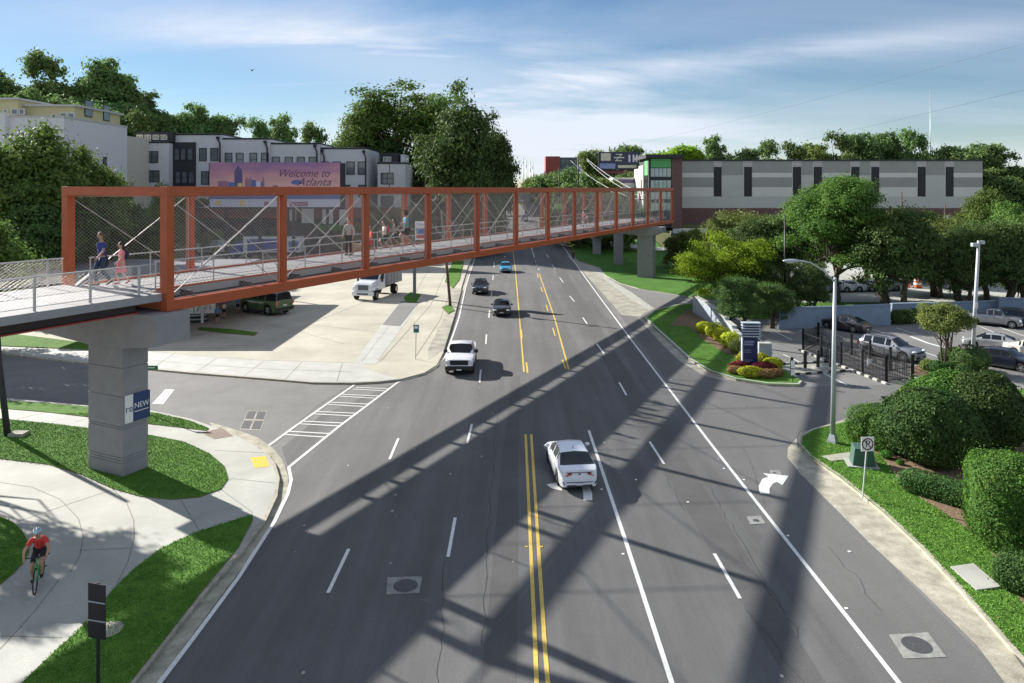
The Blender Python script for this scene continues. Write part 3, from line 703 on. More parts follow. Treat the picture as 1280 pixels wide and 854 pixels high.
def crown_pts(rng, rad, nl, nc, ml, lobe=.42, shell=.75, low=-.75, clump=.13):
    """lobes -> clumps on each lobe -> leaves round each clump; returns positions and outward directions"""
    rad = np.array(rad); Cs = []; Ns = []; lobes = []
    for i in range(nl):
        for _ in range(40):
            v = rng.normal(0, 1, 3); v /= np.linalg.norm(v)
            if v[2] > low: break
        r = rng.uniform(.35, 1-lobe*.75)
        lobes.append((v*r*rad, lobe*rng.uniform(.65, 1.25)*rad.mean()))
    for i in range(nl):
        v = rng.normal(0, 1, 3); v /= np.linalg.norm(v)
        if v[2] < low: v[2] = -v[2]
        lobes.append((v*rng.uniform(.72, 1.06)*rad, lobe*rng.uniform(.28, .5)*rad.mean()))
    lobes.append((np.zeros(3), .5*rad.mean()))
    for c, lr in lobes:
        k = max(5, int(nc*1.15*(lr/(lobe*rad.mean()))**2))
        d = rng.normal(0, 1, (k, 3)); d /= np.linalg.norm(d, axis=1)[:, None]
        d[:, 2] = np.where(d[:, 2] < -.3, -d[:, 2]*.6, d[:, 2])
        cc = c + d*(lr*rng.uniform(shell, 1.08, k))[:, None]*np.array([1, 1, .85])
        cr = clump*rad.mean()*rng.uniform(.6, 1.5, k)
        m = np.repeat(np.arange(k), ml)
        off = rng.normal(0, 1, (len(m), 3))*np.array([.62, .62, .36]); 
        p = cc[m] + off*cr[m][:, None]
        Cs.append(p); nn = d[m]*.6 + off*.35; nn[:, 2] += .55; Ns.append(nn)
    return np.concatenate(Cs), np.concatenate(Ns), lobes
def trunk_mesh(rng, h, r, lobes, zc, name='trunk', multi=1, lean=0, low=.0):
    m = MB()
    for s in range(multi):
        a0 = rng.uniform(0, 6.28) + s*6.28/multi
        off = .0 if multi == 1 else r*2.2
        base = Vector((math.cos(a0)*off, math.sin(a0)*off, -.3))
        top = Vector((math.cos(a0)*off*3.5, math.sin(a0)*off*3.5, zc))
        pts = [base.lerp(top, t)+Vector((rng.normal(0, r*.35), rng.normal(0, r*.35), 0))*(0 if t in (0,) else 1) for t in (0, .12, .35, .6, .85, 1)]
        m.tube(pts, [r*1.5, r*1.05, r*.9, r*.72, r*.5, r*.35], 9)
        mine = [l for i, l in enumerate(lobes) if i % multi == s]
        for c, lr in mine:
            t = rng.uniform(.4, .95); p = base.lerp(top, t); e = Vector(c)+Vector((0, 0, zc))
            mid = p.lerp(e, .5)+Vector((rng.normal(0, .05), rng.normal(0, .05), -.04))*h
            m.tube([p, p.lerp(mid, .5), mid, e], [r*.5*(1.15-t), r*.36, r*.24, r*.08], 6)
    return m.mesh(name, bark, smooth=True)
PROTO = {}
def proto(key, rad, nl, nc, ml, leaf, mt, seed, th, tr, multi=1, lobe=.42, clump=.13, low=-.75, shell=.75):
    if key in PROTO: return PROTO[key]
    rng = np.random.default_rng(seed)
    C, Nn, lobes = crown_pts(rng, rad, nl, nc, ml, lobe, shell, low, clump)
    zc = th
    C[:, 2] += zc
    keep = C[:, 2] > .25; C = C[keep]; Nn = Nn[keep]
    PROTO[key] = (leaves_mesh('crown', C, Nn, leaf, mt, rng), trunk_mesh(rng, th+rad[2], tr, lobes, zc, multi=multi))
    return PROTO[key]
# unit-ish prototypes (metres); scaled when placed
proto('big_a', (5.2, 5.2, 6.6), 18, 59, 29, 0.311, L_oak, 1, 6.4, .38, low=-.95)
proto('big_b', (5.4, 5.0, 7.2), 19, 62, 29, 0.311, L_dark, 2, 6.9, .42, low=-.95)
proto('far_a', (5.0, 5.0, 6.4), 16, 45, 22, 0.459, L_far, 3, 6.0, .35, low=-.95)
proto('far_b', (4.2, 4.2, 7.0), 16, 45, 22, 0.459, L_far, 4, 6.6, .33, low=-.95)
proto('far_c', (5.8, 5.0, 5.8), 17, 45, 22, 0.459, L_far, 5, 5.2, .36, low=-.95)
proto('open_a', (5.2, 5.2, 6.6), 12, 35, 20, 0.311, L_oak, 6, 10, .35, 2, .34, .12, -.3)
proto('mid_a', (4.4, 4.4, 3.9), 16, 74, 32, 0.178, L_oak, 7, 4.6, .26, 3, .42, .12, -.75)
proto('mid_b', (4.6, 4.2, 3.8), 16, 74, 32, 0.178, L_dark, 8, 4.5, .28, 3, .42, .12, -.75)
proto('mid_c', (4.2, 4.6, 3.6), 16, 74, 32, 0.178, L_olive, 9, 4.2, .24, 3, .42, .12, -.75)
proto('bush_far', (3.4, 2.6, 2.4), 12, 45, 24, 0.252, L_olive, 10, 1.9, .12, 3)
proto('lime', (4.6, 4.6, 3.9), 17, 81, 35, 0.163, L_lime, 11, 4.6, .22, 1, .38, .13, -.6)
def tree(key, loc, s, label, cat='tree', group=None, rz=None, sz=None, name='tree', mt=None):
    cm, tm = PROTO[key]
    h = abs(math.sin(loc[0]*12.9898+loc[1]*78.233)*43758.5453) % 1
    t = empty(name, loc, rz if rz is not None else h*6.28, label, cat, group)
    if mt:
        k2 = (key, mt.name)
        if k2 not in PROTO: c2 = cm.copy(); c2.materials.clear(); c2.materials.append(mt); PROTO[k2] = c2
        cm = PROTO[k2]
    for n, me in (('crown', cm), ('trunk', tm)):
        o = bpy.data.objects.new(n, me); col.objects.link(o); o.parent = t
    t.scale = (s, s, sz or s)
    return t
def tree_px(key, px, pytop, Y, wpx, label, group=None, mt=None, name='tree', zbase=None, htmul=1):
    """place a tree at distance Y so that crown centre x, top and width follow the photo"""
    p = AY(px, pytop, Y); rad = {'big_a': 5.6, 'big_b': 5.8, 'far_a': 5.5, 'far_b': 4.8, 'far_c': 6.2, 'open_a': 5.8, 'mid_a': 4.0, 'mid_b': 4.1, 'mid_c': 3.9, 'bush_far': 3.6, 'lime': 5.6}[key]
    topz = {'big_a': 13.6, 'big_b': 14.8, 'far_a': 12.9, 'far_b': 14.2, 'far_c': 11.5, 'open_a': 17.6, 'mid_a': 8.8, 'mid_b': 8.5, 'mid_c': 7.9, 'bush_far': 4.7, 'lime': 9.0}[key]
    s = wpx/2*Y/920/rad; zb = hz(p.x, Y) if zbase is None else zbase
    sz = (p.z-zb)/topz
    return tree(key, (p.x, Y, zb-.1), s, label, 'tree', group, sz=max(sz, s*.5), mt=mt, name=name)
# wooded hill behind the white houses (left)
hill = [(18, 92, 215, 70, 'far_a'), (55, 64, 222, 88, 'far_c'), (100, 84, 218, 66, 'far_a'), (138, 73, 212, 62, 'far_b'), (172, 112, 214, 58, 'far_b'), (-14, 84, 220, 80, 'far_c'), (78, 104, 198, 78, 'far_a'), (28, 112, 195, 76, 'far_c'), (128, 112, 196, 70, 'far_a'), (176, 138, 190, 60, 'far_c'), (160, 118, 200, 50, 'far_a')]
for i, (x, y, Y, wd, k) in enumerate(sorted(hill)):
    tree_px(k, x, y-3, Y, wd*1.15, 'tall dark green tree on the wooded hill, number %s counting from the left edge' % ('one two three four five six seven eight nine ten eleven'.split()[i]), 'trees on the wooded hill')
ridge = [(212, 130, 214, 50, 'far_a'), (240, 128, 216, 44, 'far_b'), (262, 131, 218, 42, 'far_a'), (292, 146, 216, 50, 'far_c'), (322, 148, 214, 44, 'far_c'), (354, 142, 205, 36, 'far_b'), (392, 153, 225, 56, 'far_c'), (424, 170, 226, 34, 'far_a'), (338, 158, 222, 50, 'far_c')]
for i, (x, y, Y, wd, k) in enumerate(sorted(ridge)):
    tree_px(k, x, y-2, Y, wd*1.25, 'green tree on the ridge behind the white townhouse roofs, %s from the left' % ('first second third fourth fifth sixth seventh eighth ninth'.split()[i]), 'trees behind the townhouses')
# the big pair of trees left of the road
for x, y, Y, wd, k, lab, mt in ((497, 90, 184, 120, 'open_a', 'tallest light green tree with an open crown standing left of the road', None), (545, 95, 182, 90, 'open_a', 'tall airy green tree between the tallest tree and the dark one', None), (460, 126, 180, 70, 'big_a', 'leafy tree at the left side of the tall tree group by the townhouses', None),
        (580, 106, 150, 108, 'big_b', 'massive dark evergreen tree leaning over the left side of the road', None), (612, 142, 152, 60, 'big_b', 'dark tree on the outer right edge of the tall tree group', None), (548, 160, 176, 84, 'big_b', 'dark bushy tree filling the middle of the tall tree group', None), (481, 162, 182, 80, 'big_b', 'dark lower tree behind the last townhouse', None), (600, 188, 146, 62, 'big_b', 'low dark tree beside the road under the massive evergreen', None)):
    tree_px(k, x, y, Y, wd*1.14, lab, 'tall trees left of the road', mt)
# large garden trees in front of the white building
for x, y, Y, wd, k, lab in ((50, 160, 92, 128, 'big_a', 'large light green tree in front of the white building, left of the bridge portal'), (104, 188, 96, 84, 'big_a', 'green tree just right of the largest one at the far left'), (0, 186, 88, 96, 'big_a', 'green tree cut by the left picture edge above the walkway'),
        (30, 232, 84, 90, 'big_b', 'dark shaded tree low behind the walkway railing at the left'), (150, 236, 104, 84, 'big_b', 'dark green tree seen through the portal mesh'), (105, 246, 98, 80, 'big_b', 'dark bushy tree seen behind the walking woman'), (205, 232, 128, 50, 'big_a', 'small green tree under the black townhouse, seen through the first bay')):
    tree_px(k, x, y, Y, wd*1.3, lab, 'garden trees at the left', zbase=.0)
for x, y, Y, wd in ((250, 268, 148, 46), (268, 282, 147, 36), (232, 262, 148, 40), (488, 262, 149, 34), (470, 250, 149, 42), (440, 272, 148, 50), (520, 276, 149, 40), (300, 292, 149.5, 40)):
    tree_px('bush_far', x, y, Y, wd, 'rounded green bush on the bank below the townhouses, %s from the left' % {250: 'second', 268: 'third', 232: 'first', 488: 'seventh', 470: 'sixth', 440: 'fifth', 520: 'eighth', 300: 'fourth'}[x], 'bushes on the bank', name='bush')
# road-side greenery beyond the bridge (right of the road)
for i, (x, y, Y, wd, k, mt) in enumerate([(690, 210, 235, 50, 'far_a', None), (672, 215, 240, 34, 'far_a', L_olive), (715, 214, 225, 46, 'far_c', None), (745, 180, 250, 40, 'far_a', L_olive), (770, 173, 262, 52, 'far_a', None), (660, 226, 260, 22, 'far_a', None), (735, 222, 205, 46, 'far_c', None), (762, 228, 200, 44, 'far_c', L_olive), (782, 220, 212, 40, 'far_c', None), (728, 248, 165, 56, 'far_c', L_olive), (760, 246, 160, 50, 'far_c', L_olive), (785, 250, 158, 46, 'far_a', None), (700, 252, 175, 40, 'far_a', None)]):
    tree_px(k, x, y-6, Y, wd*1.35, 'roadside tree beyond the footbridge, %s' % ['behind the red block', 'leftmost pale one', 'below the dark billboard left', 'pale one left of the billboard', 'tallest behind the dark billboard', 'small one at the end of the road', 'dark one under the wires', 'olive one left of the tower', 'beside the tower wall', 'seen through the ninth bay', 'seen through the tenth bay', 'seen through the eleventh bay', 'seen behind the eighth post'][i], 'trees along the far road', mt)
# tree line behind the storage building
back = [(838, 172, 240, 62, 'far_a', L_lime), (820, 182, 236, 40, 'far_a', None), (858, 180, 236, 36, 'far_a', L_lime), (893, 170, 245, 30, 'far_b', None), (925, 176, 240, 40, 'far_a', None), (962, 176, 250, 46, 'far_c', None), (990, 178, 246, 40, 'far_c', None), (1014, 168, 244, 44, 'far_a', L_olive), (1048, 166, 240, 50, 'far_c', None), (1085, 155, 246, 52, 'far_a', None), (1112, 154, 250, 46, 'far_a', None), (1140, 162, 240, 50, 'far_c', None), (1172, 172, 236, 44, 'far_a', None), (1214, 168, 232, 66, 'far_a', None), (1252, 192, 228, 56, 'far_c', None), (1285, 200, 226, 50, 'far_a', None), (1240, 212, 205, 60, 'far_b', None), (1272, 216, 200, 60, 'far_a', None)]
for i, (x, y, Y, wd, k, mt) in enumerate(sorted(back, key=lambda b: b[0])):
    tree_px(k, x, y-3, Y, wd*1.25, 'green tree rising behind the grey storage building, %s from the left of that tree line' % ('first second third fourth fifth sixth seventh eighth ninth tenth eleventh twelfth thirteenth fourteenth fifteenth sixteenth seventeenth eighteenth'.split()[i]), 'tree line behind the storage building', mt)
# middle-ground trees behind the blue wall
proto('hero', (5.9, 5.6, 6.5), 19, 118, 35, 0.192, L_hero, 21, 7.4, .34, 1, .40, .105, -.6)
p = G(1033, 383); tree('hero', (p.x+2.0, p.y+2, 0), 1.03, 'biggest bright green leafy tree standing behind the blue wall', rz=.4, sz=1.11)
mids = [(956, 272, 96, 80, 'mid_b', 'dark green tree left of the biggest leafy tree'), (1118, 262, 84, 104, 'mid_b', 'spreading dark tree right of the biggest leafy tree'), (1175, 280, 92, 90, 'mid_c', 'tree with forked trunk behind the blue wall above the crepe myrtle'), (1206, 284, 84, 70, 'mid_b', 'dark forked tree left of the tall light pole'), (1248, 278, 86, 96, 'mid_b', 'dark spreading tree right of the tall light pole'), (1285, 272, 90, 80, 'mid_a', 'green tree at the right picture edge behind the parked pickup'), (1225, 240, 112, 62, 'mid_a', 'light green tree in front of the storage building right end'), (1262, 256, 108, 60, 'mid_a', 'green tree by the right end of the storage building'),
        (1160, 274, 108, 90, 'mid_c', 'olive green tree in the second row behind the forked one'), (985, 268, 104, 80, 'mid_b', 'dark tree in the second row behind the biggest leafy tree'), (1090, 270, 110, 90, 'mid_c', 'olive tree in the second row right of the biggest leafy tree'), (925, 268, 112, 80, 'mid_c', 'olive tree left of the dark tree in front of the storage building'), (1008, 330, 78, 60, 'mid_b', 'low dark tree beside the thin dark pole')]
for x, y, Y, wd, k, lab in mids: tree_px(k, x, y-4, Y, wd*1.12, lab, 'trees behind the blue wall')
for i, (x, y, Y, wd) in enumerate([(868, 280, 122, 60), (893, 284, 118, 56), (918, 286, 116, 54), (945, 288, 114, 54), (850, 288, 126, 50), (1215, 316, 92, 40), (1270, 324, 92, 44)]):
    tree_px('bush_far', x, y, Y, wd, 'rounded olive bush %s' % ['right of the far bridge pier', 'second right of the far bridge pier', 'behind the lime tree', 'between the lime tree and the dark tree', 'directly behind the far bridge pier', 'under the tall light pole trees', 'under the rightmost trees'][i], 'bushes by the storage building', name='bush', mt=(L_dark if i in (5, 6) else None))
tree('lime', (23.6, 81, .0), 1.12, 'bright lime green tree beside the lawn and the far bridge pier', rz=1.0, sz=1.02)
for x, y, Y, wd, k, lab, mt in ((922, 344, 70, 60, 'mid_b', 'dark bushy tree shading the end of the pale block wall', None), (948, 322, 80, 56, 'mid_b', 'very dark tree right of the lime tree', None), (965, 352, 72, 50, 'mid_b', 'dark shrub-like tree at the blue wall corner', None)):
    tree_px(k, x, y, Y, wd, lab, 'dark trees by the lime tree', mt)
# off-frame tree whose shadow lies on the plaza and another over the side street
proto('high', (3.3, 3.3, 2.2), 11, 40, 20, .21, L_oak, 51, 9.3, .2, 1, .34, .13, -.9)
tree('high', (-31.2, 37.6, .1), 1.0, 'leafy tree beside the roundabout plaza just outside the left of the view', rz=2)
tree('big_a', (-47, 62, .1), .9, 'leafy tree beyond the side street outside the left of the view', rz=2)

# clipped hedges and rounded shrubs near the camera
def blob_shrub(name, loc, rad, n, leaf, mt, label, cat='shrub', group=None, seed=0, box=.0, rz=0, stem=False, bumps=9):
    rng = np.random.default_rng(seed+77)
    rad = np.array(rad)
    d = rng.normal(0, 1, (n, 3)); d /= np.linalg.norm(d, axis=1)[:, None]
    if box > 0:   # superellipsoid for clipped hedges
        e = np.abs(d)**(1/(1-box*.75)); q = (np.sum(e, axis=1)); 
        pw = 2+box*6; s = (np.sum(np.abs(d)**pw, axis=1))**(-1/pw); d2 = d*s[:, None]
    else: d2 = d
    k = rng.normal(0, 1, (bumps, 3)); k /= np.linalg.norm(k, axis=1)[:, None]; kp = rng.uniform(.05, .26, bumps)
    bump = np.max(np.exp(-((1-d@k.T)/.09))*kp[None, :], axis=1) if box < .5 else np.max(np.exp(-((1-d@k.T)/.05))*kp[None, :]*.35, axis=1)
    fine = .03*np.sin(d2[:, 0]*9+seed)*np.sin(d2[:, 1]*8)*np.sin(d2[:, 2]*7+1)
    depth = 1 - rng.exponential(.055, n)
    st_ = rng.uniform(0, 1, n) < .05; depth[st_] = 1+rng.exponential(.045, st_.sum())
    C = d2*(1+bump+fine)[:, None]*depth[:, None]*rad
    C[:, 2] += rad[2]*.98; keep = C[:, 2] > .02; C = C[keep]; dd = d2[keep]/rad; dd /= np.linalg.norm(dd, axis=1)[:, None]; dd[:, 2] += .25
    o = empty(name, loc, rz, label, cat, group)
    me = leaves_mesh('foliage', C, dd, leaf, mt, rng, .55); f = bpy.data.objects.new('foliage', me); col.objects.link(f); f.parent = o
    m = MB()
    for i in range(5):
        a = i*1.26+seed; m.tube([(math.cos(a)*.05, math.sin(a)*.05, -.1), (math.cos(a)*rad[0]*.25, math.sin(a)*rad[1]*.25, rad[2]*.7), (math.cos(a)*rad[0]*.55, math.sin(a)*rad[1]*.55, rad[2]*1.3)], [.05, .035, .015], 5)
    m.build('stem', bark, o)
    # dense dark heart of twigs and leaves
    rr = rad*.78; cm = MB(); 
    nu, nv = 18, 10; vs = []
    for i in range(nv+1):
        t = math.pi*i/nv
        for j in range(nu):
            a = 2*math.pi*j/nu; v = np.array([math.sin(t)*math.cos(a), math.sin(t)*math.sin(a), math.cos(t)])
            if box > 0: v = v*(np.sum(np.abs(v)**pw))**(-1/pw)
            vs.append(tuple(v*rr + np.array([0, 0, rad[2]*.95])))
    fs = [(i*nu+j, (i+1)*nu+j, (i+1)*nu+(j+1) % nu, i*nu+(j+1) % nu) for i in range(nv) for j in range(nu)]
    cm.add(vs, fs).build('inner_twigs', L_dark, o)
    return o
def gz(px, py, z=.15): p = G(px, py, z); return (p.x, p.y, z)
blob_shrub('hedge', gz(1102, 556), (1.25, 1.5, .95), 16000, .085, L_hedge, 'bright green clipped box hedge at the left end of the mulch bed', 'hedge', box=.6, seed=1, rz=.3)
blob_shrub('shrub', gz(1162, 574), (2.3, 2.3, 1.75), 42000, .11, L_hedge2, 'large dark green shrub right of the clipped hedge, behind the bed', seed=2)
blob_shrub('shrub', (G(1215, 570).x, G(1215, 570).y+1.5, .15), (2.5, 2.4, 1.8), 42000, .11, L_hedge, 'large bright green shrub in the middle of the bushes at the right', seed=3)
blob_shrub('shrub', (G(1275, 600).x+.4, G(1275, 600).y+3.6, .15), (2.2, 2.2, 1.9), 34000, .11, L_hedge2, 'big green shrub at the back right behind the tall hedge', seed=4)
blob_shrub('hedge', (G(1270, 690).x+.35, G(1270, 690).y+.5, .15), (1.55, 1.9, 1.55), 42000, .085, L_hedge, 'tall clipped leafy hedge block at the right picture edge', 'hedge', box=.45, seed=5, rz=-.35)
blob_shrub('hedge', gz(1186, 626), (1.9, .62, .45), 17000, .07, L_hedge2, 'low dark green clipped hedge along the mulch bed', 'hedge', box=.55, seed=6, rz=R(-52))
blob_shrub('hedge', gz(1312, 748), (1.5, .75, .55), 14000, .07, L_hedge2, 'low hedge at the lower right edge of the verge', 'hedge', box=.5, seed=7, rz=R(-52))
for i, (px, py, r) in enumerate(((1108, 573, .28), (1125, 581, .16), (1078, 540, .3), (1096, 558, .35))):
    blob_shrub('plant', gz(px, py), (r, r, r*.7), 500, .07, L_hedge, ['small spiky green plant in the mulch by the utility box', 'tiny green plant alone in the mulch', 'low green plant by the lamp post mulch edge', 'leafy green plant behind the utility box'][i], 'plant', 'small plants in the mulch', seed=20+i)
blob_shrub('shrub', gz(1137, 503), (.6, .6, .5), 1800, .08, L_yellow, 'golden yellow shrub peeking behind the large dark shrub', 'shrub', seed=30)
gold = [(893, 421, .85, 'first golden shrub from the left along the pale block wall'), (903, 427, .8, 'second golden shrub along the pale block wall'), (914, 434, .85, 'third golden shrub along the pale block wall'), (880, 416, .7, 'smallest golden shrub at the far end of the pale block wall'), (932, 454, .6, 'golden shrub left of the navy sign'), (951, 457, .6, 'golden shrub just right of the navy sign'), (966, 463, .65, 'golden shrub at the right end of the flower bed')]
for i, (px, py, r, lab) in enumerate(gold): blob_shrub('shrub', gz(px, py), (r, r*.9, r*.75), 2600, .10, L_yellow, lab, 'shrub', 'golden shrubs round the island', seed=40+i)
blob_shrub('shrub', gz(923, 442), (.8, .7, .6), 2400, .10, L_olive, 'olive green shrub beside the golden ones at the block wall', seed=50)
for i, (px, py, r, mt, lab) in enumerate(((926, 462, .6, L_red, 'dark red foliage plant at the left foot of the navy sign'), (954, 466, .7, L_red, 'dark red foliage plant at the right foot of the navy sign'), (920, 467, .5, L_mix, 'pale mixed flowers at the left tip of the bed'), (938, 471, .7, L_yellow, 'yellow flowers in front of the navy sign'), (958, 472, .55, L_mix, 'brownish flowers right in front of the navy sign'), (970, 470, .45, L_mix, 'brownish flowers at the right tip of the bed'))):
    blob_shrub('flowers', gz(px, py), (r*1.3, r*.7, r*.55), 1800, .09, mt, lab, 'flowers', 'flower bed round the navy sign', seed=60+i)
# crepe myrtle island in the car park
isl2 = [(1137, 462), (1150, 455), (1180, 450), (1225, 455), (1248, 468), (1246, 474), (1215, 475), (1170, 472), (1140, 468)]
tag(MB().prism(Gp(isl2, .14), -.02, .14, 0, 1).build('planting_island', [mulch, kerbm], tri=True), kind='structure')
proto('myrtle', (2.05, 2.0, 1.45), 13, 81, 27, 0.111, L_olive, 31, 3.3, .085, 4, .42, .13, -.5)
p = G(1181, 461); tree('myrtle', (p.x, p.y, .14), 1.0, 'small crepe myrtle with several slim stems on the parking island', rz=.5, sz=1.0)
for i, (px, py, r, mt, lab) in enumerate(((1192, 457, 1.0, L_hedge2, 'round green shrub under the crepe myrtle'), (1213, 464, 1.35, L_dark, 'large dark ball shrub beside the light pole foot'), (1160, 463, .55, L_olive, 'low scrubby plant at the left tip of the parking island'), (1173, 466, .6, L_hedge2, 'second low plant on the parking island'), (1205, 470, .6, L_hedge2, 'low plant in front of the dark ball shrub'), (1185, 465, .5, L_hedge2, 'small plant below the crepe myrtle stems'))):
    blob_shrub('shrub', gz(px, py), (r, r*.9, r*.7), 3500, .11, mt, lab, 'shrub', 'shrubs on the parking island', seed=80+i)
for i, (px, py) in enumerate(((1122, 405), (1133, 404), (1146, 403))):
    blob_shrub('shrub', gz(px, py, 0), (.9, .7, .7), 1800, .14, L_dark, 'dark shrub at the foot of the blue wall, %s of three' % ['left', 'middle', 'right'][i], 'shrub', 'dark shrubs at the blue wall', seed=90+i)
# short grass tufts on the near lawns: uncountable blades in one object
rng = np.random.default_rng(5)
def inside(P, poly):
    x, y = P[:, 0], P[:, 1]; r = np.zeros(len(P), bool); n = len(poly); j = n-1
    for i in range(n):
        xi, yi = poly[i][:2]; xj, yj = poly[j][:2]
        if yi != yj: r ^= ((yi > y) != (yj > y)) & (x < (xj-xi)*(y-yi)/(yj-yi)+xi)
        j = i
    return r
def blades(poly, dens, z, hh=.055, maxy=42, holes=()):
    P = np.array([p[:2] for p in poly]); lo, hi = P.min(0), P.max(0); hi[1] = min(hi[1], maxy); lo[0] = max(lo[0], -30); hi[0] = min(hi[0], 36); lo[1] = max(lo[1], 15)
    n = int(dens*(hi[0]-lo[0])*(hi[1]-lo[1])); Q = rng.uniform(lo, hi, (n, 2)); k = inside(Q, poly)
    for h in holes: k &= ~inside(Q, h)
    Q = Q[k]; return np.column_stack([Q, np.full(len(Q), z+hh*.4)])
LAWNS = {}
# ------------------------------------------------------------ buildings and far structures
def QY(px0, py0, px1, py1, Y):   # world x0,z0,x1,z1 of a pixel rectangle at distance Y (py0 top)
    a = AY(px0, py1, Y); b = AY(px1, py0, Y); return a.x, a.z, b.x, b.z
def panel_(m, r, Y, d0, d1, mi=0):
    x0, z0, x1, z1 = QY(*r, Y); m.bb((x0, Y-d1, z0), (x1, Y-d0, z1), mi); return m
def window(parent, px0, py0, px1, py1, Y, frame, name='window', mull=1, rail_=True, pane=None, fw=.14, origin=None):
    x0, z0, x1, z1 = QY(px0, py0, px1, py1, Y)
    ox, oy, oz = origin
    def B(m, a, b): m.bb((a[0]-ox, a[1]-oy, a[2]-oz), (b[0]-ox, b[1]-oy, b[2]-oz))
    m = MB(); yf = Y-.10
    B(m, (x0, yf, z0), (x1, Y+.05, z0+fw)); B(m, (x0, yf, z1-fw), (x1, Y+.05, z1)); B(m, (x0, yf, z0+fw), (x0+fw, Y+.05, z1-fw)); B(m, (x1-fw, yf, z0+fw), (x1, Y+.05, z1-fw))
    for i in range(1, mull): xm_ = x0+(x1-x0)*i/mull; B(m, (xm_-fw/2, yf+.01, z0+fw), (xm_+fw/2, Y+.05, z1-fw))
    f = m.build(name, frame, parent)
    m = MB(); B(m, (x0+fw, Y-.04, z0+fw), (x1-fw, Y+.0, z1-fw)); m.build('pane', pane or glass_b, f)
    if rail_:
        zm = z0+(z1-z0)*.5; m = MB(); B(m, (x0+fw, Y-.07, zm-.05), (x1-fw, Y-.045, zm+.05)); m.build('sash_rail', frame, f)
    return f
def blk(parent, name, a, b, mt, origin):
    return MB().bb([a[i]-origin[i] for i in range(3)], [b[i]-origin[i] for i in range(3)]).build(name, mt, parent)
def town(px0, px1, ptop, Y, label, wins, downs=(), depth=12, extra=None, wallm=None, zb=9.3):
    x0 = AY(px0, 200, Y).x; x1 = AY(px1, 200, Y).x; zt = AY(px0, ptop, Y).z
    o = (x0, Y, zb); t = empty('townhouse', o, 0, label, 'townhouse', 'white terraced townhouses')
    blk(t, 'wall', (x0, Y, zb-.4), (x1-.03, Y+depth, zt-.35), wallm or white_b, o)
    blk(t, 'parapet', (x0-.05, Y-.12, zt-.35), (x1-.04, Y+depth, zt), black_b, o)
    m = MB(); m.bb((0.3, .4, zt-zb+.002), (x1-x0-.3, depth-.4, zt-zb+.05)); m.build('roof', roofm, t)
    for w_ in wins: window(t, *w_[:4], Y, black_b, mull=(w_[4] if len(w_) > 4 else 1), origin=o)
    for d in downs:
        p = AY(d[0], d[1], Y); q = AY(d[0]+2.5, d[1]+6, Y)
        m = MB(); m.bar((p.x-x0, -.35, p.z-zb), (q.x-x0, -.3, q.z-zb), .26); m.bar((q.x-x0, -.3, q.z-zb), (q.x-x0, -.3, 0), .26); m.box((p.x-x0, -.33, p.z-zb+.25), (.6, .45, .55))
        m.build('downspout', black_b, t)
    # small vent tiles under the parapet
    return t, o, x0, x1, zt
t, o, x0, x1, zt = town(277, 337.5, 172.5, 158, 'white townhouse with two pairs of windows, third from the left', [(281, 191, 290.5, 208), (295, 191, 304.5, 208), (312, 191, 321.5, 208), (326.5, 191, 336, 208), (281, 217, 290.5, 233), (295, 217, 304.5, 233), (312, 217, 321.5, 233)], [(332, 179)])
t, o, x0, x1, zt = town(337.5, 400, 178.5, 158.6, 'white townhouse partly behind the billboard, fourth from the left', [(340, 196, 350, 212), (356, 196, 366, 212), (371, 196, 381, 212), (386, 196, 396, 212), (340, 222, 350, 238), (371, 222, 381, 238)], [(394, 184)])
t, o, x0, x1, zt = town(400, 459, 184.5, 159.2, 'white townhouse with windows right of the billboard, fifth from the left', [(401, 202, 411, 218), (416, 202, 426, 218), (433, 202, 443.5, 218.5), (447, 202, 457, 218.5), (428, 231, 438, 247), (448, 231, 458, 247)], [(403, 190), (455, 191)], depth=30)
t, o, x0, x1, zt = town(472, 507, 203, 161, 'last white townhouse at the right end of the row with a dark roof deck', [(476, 216, 492, 230.5, 2), (476, 245, 492, 262, 2)], [], depth=14, wallm=white_s)
blk(t, 'roof_room', (AY(474, 200, 161).x, 162, zt), (AY(497, 200, 161).x, 168, AY(480, 191, 161).z), black_b, o)
window(t, 479, 196, 489, 202, 161.9, white_b, rail_=False, mull=2, origin=o)
blk(t, 'deck_screen', (AY(500, 200, 161).x, 162, zt), (AY(505.5, 200, 161).x, 168, AY(480, 193, 161).z), white_b, o)
MB().bb((AY(486.5, 200, 161).x-x0, -.03, 0), (AY(487.3, 200, 161).x-x0, .0, zt-o[2])).build('wall_seam', black_b, t)
t, o, x0, x1, zt = town(211, 277, 167, 157.4, 'tallest white townhouse with a two storey black window bay, second from the left', [(249, 185, 258.5, 201.5), (263, 185, 273, 201.5), (251.5, 214, 261, 231), (264, 214, 273, 231)], [(273, 174), (214, 175)])
m = MB(); xx0, zz0, xx1, zz1 = QY(216, 178, 245, 262, 157.4); m.bb((xx0-x0, -.5, zz0-o[2]), (xx1-x0, 0, zz1-o[2])); m.build('bay', black_b, t)
for r in ((217.5, 185.5, 224.5, 200.5), (225.5, 185.5, 232.5, 200.5), (234, 185.5, 241.5, 200.5), (219, 214.5, 226, 229.5), (227, 214.5, 234.5, 229.5), (235.5, 214.5, 243, 229.5)): window(t, *r, 156.9, black_b, origin=o)
t, o, x0, x1, zt = town(158, 211, 177, 155, 'white townhouse at the left end of the terrace with wide black windows', [(163, 191, 169.5, 201.5), (173.5, 189, 198, 204, 3), (175.5, 213, 199.5, 228, 3), (164.5, 214, 169, 228)], [(169.5, 178)], depth=11)
blk(t, 'roof_room', (AY(168, 200, 155).x, 156, zt), (AY(213, 200, 155).x, 163, AY(168, 164.5, 155).z), black_b, o)
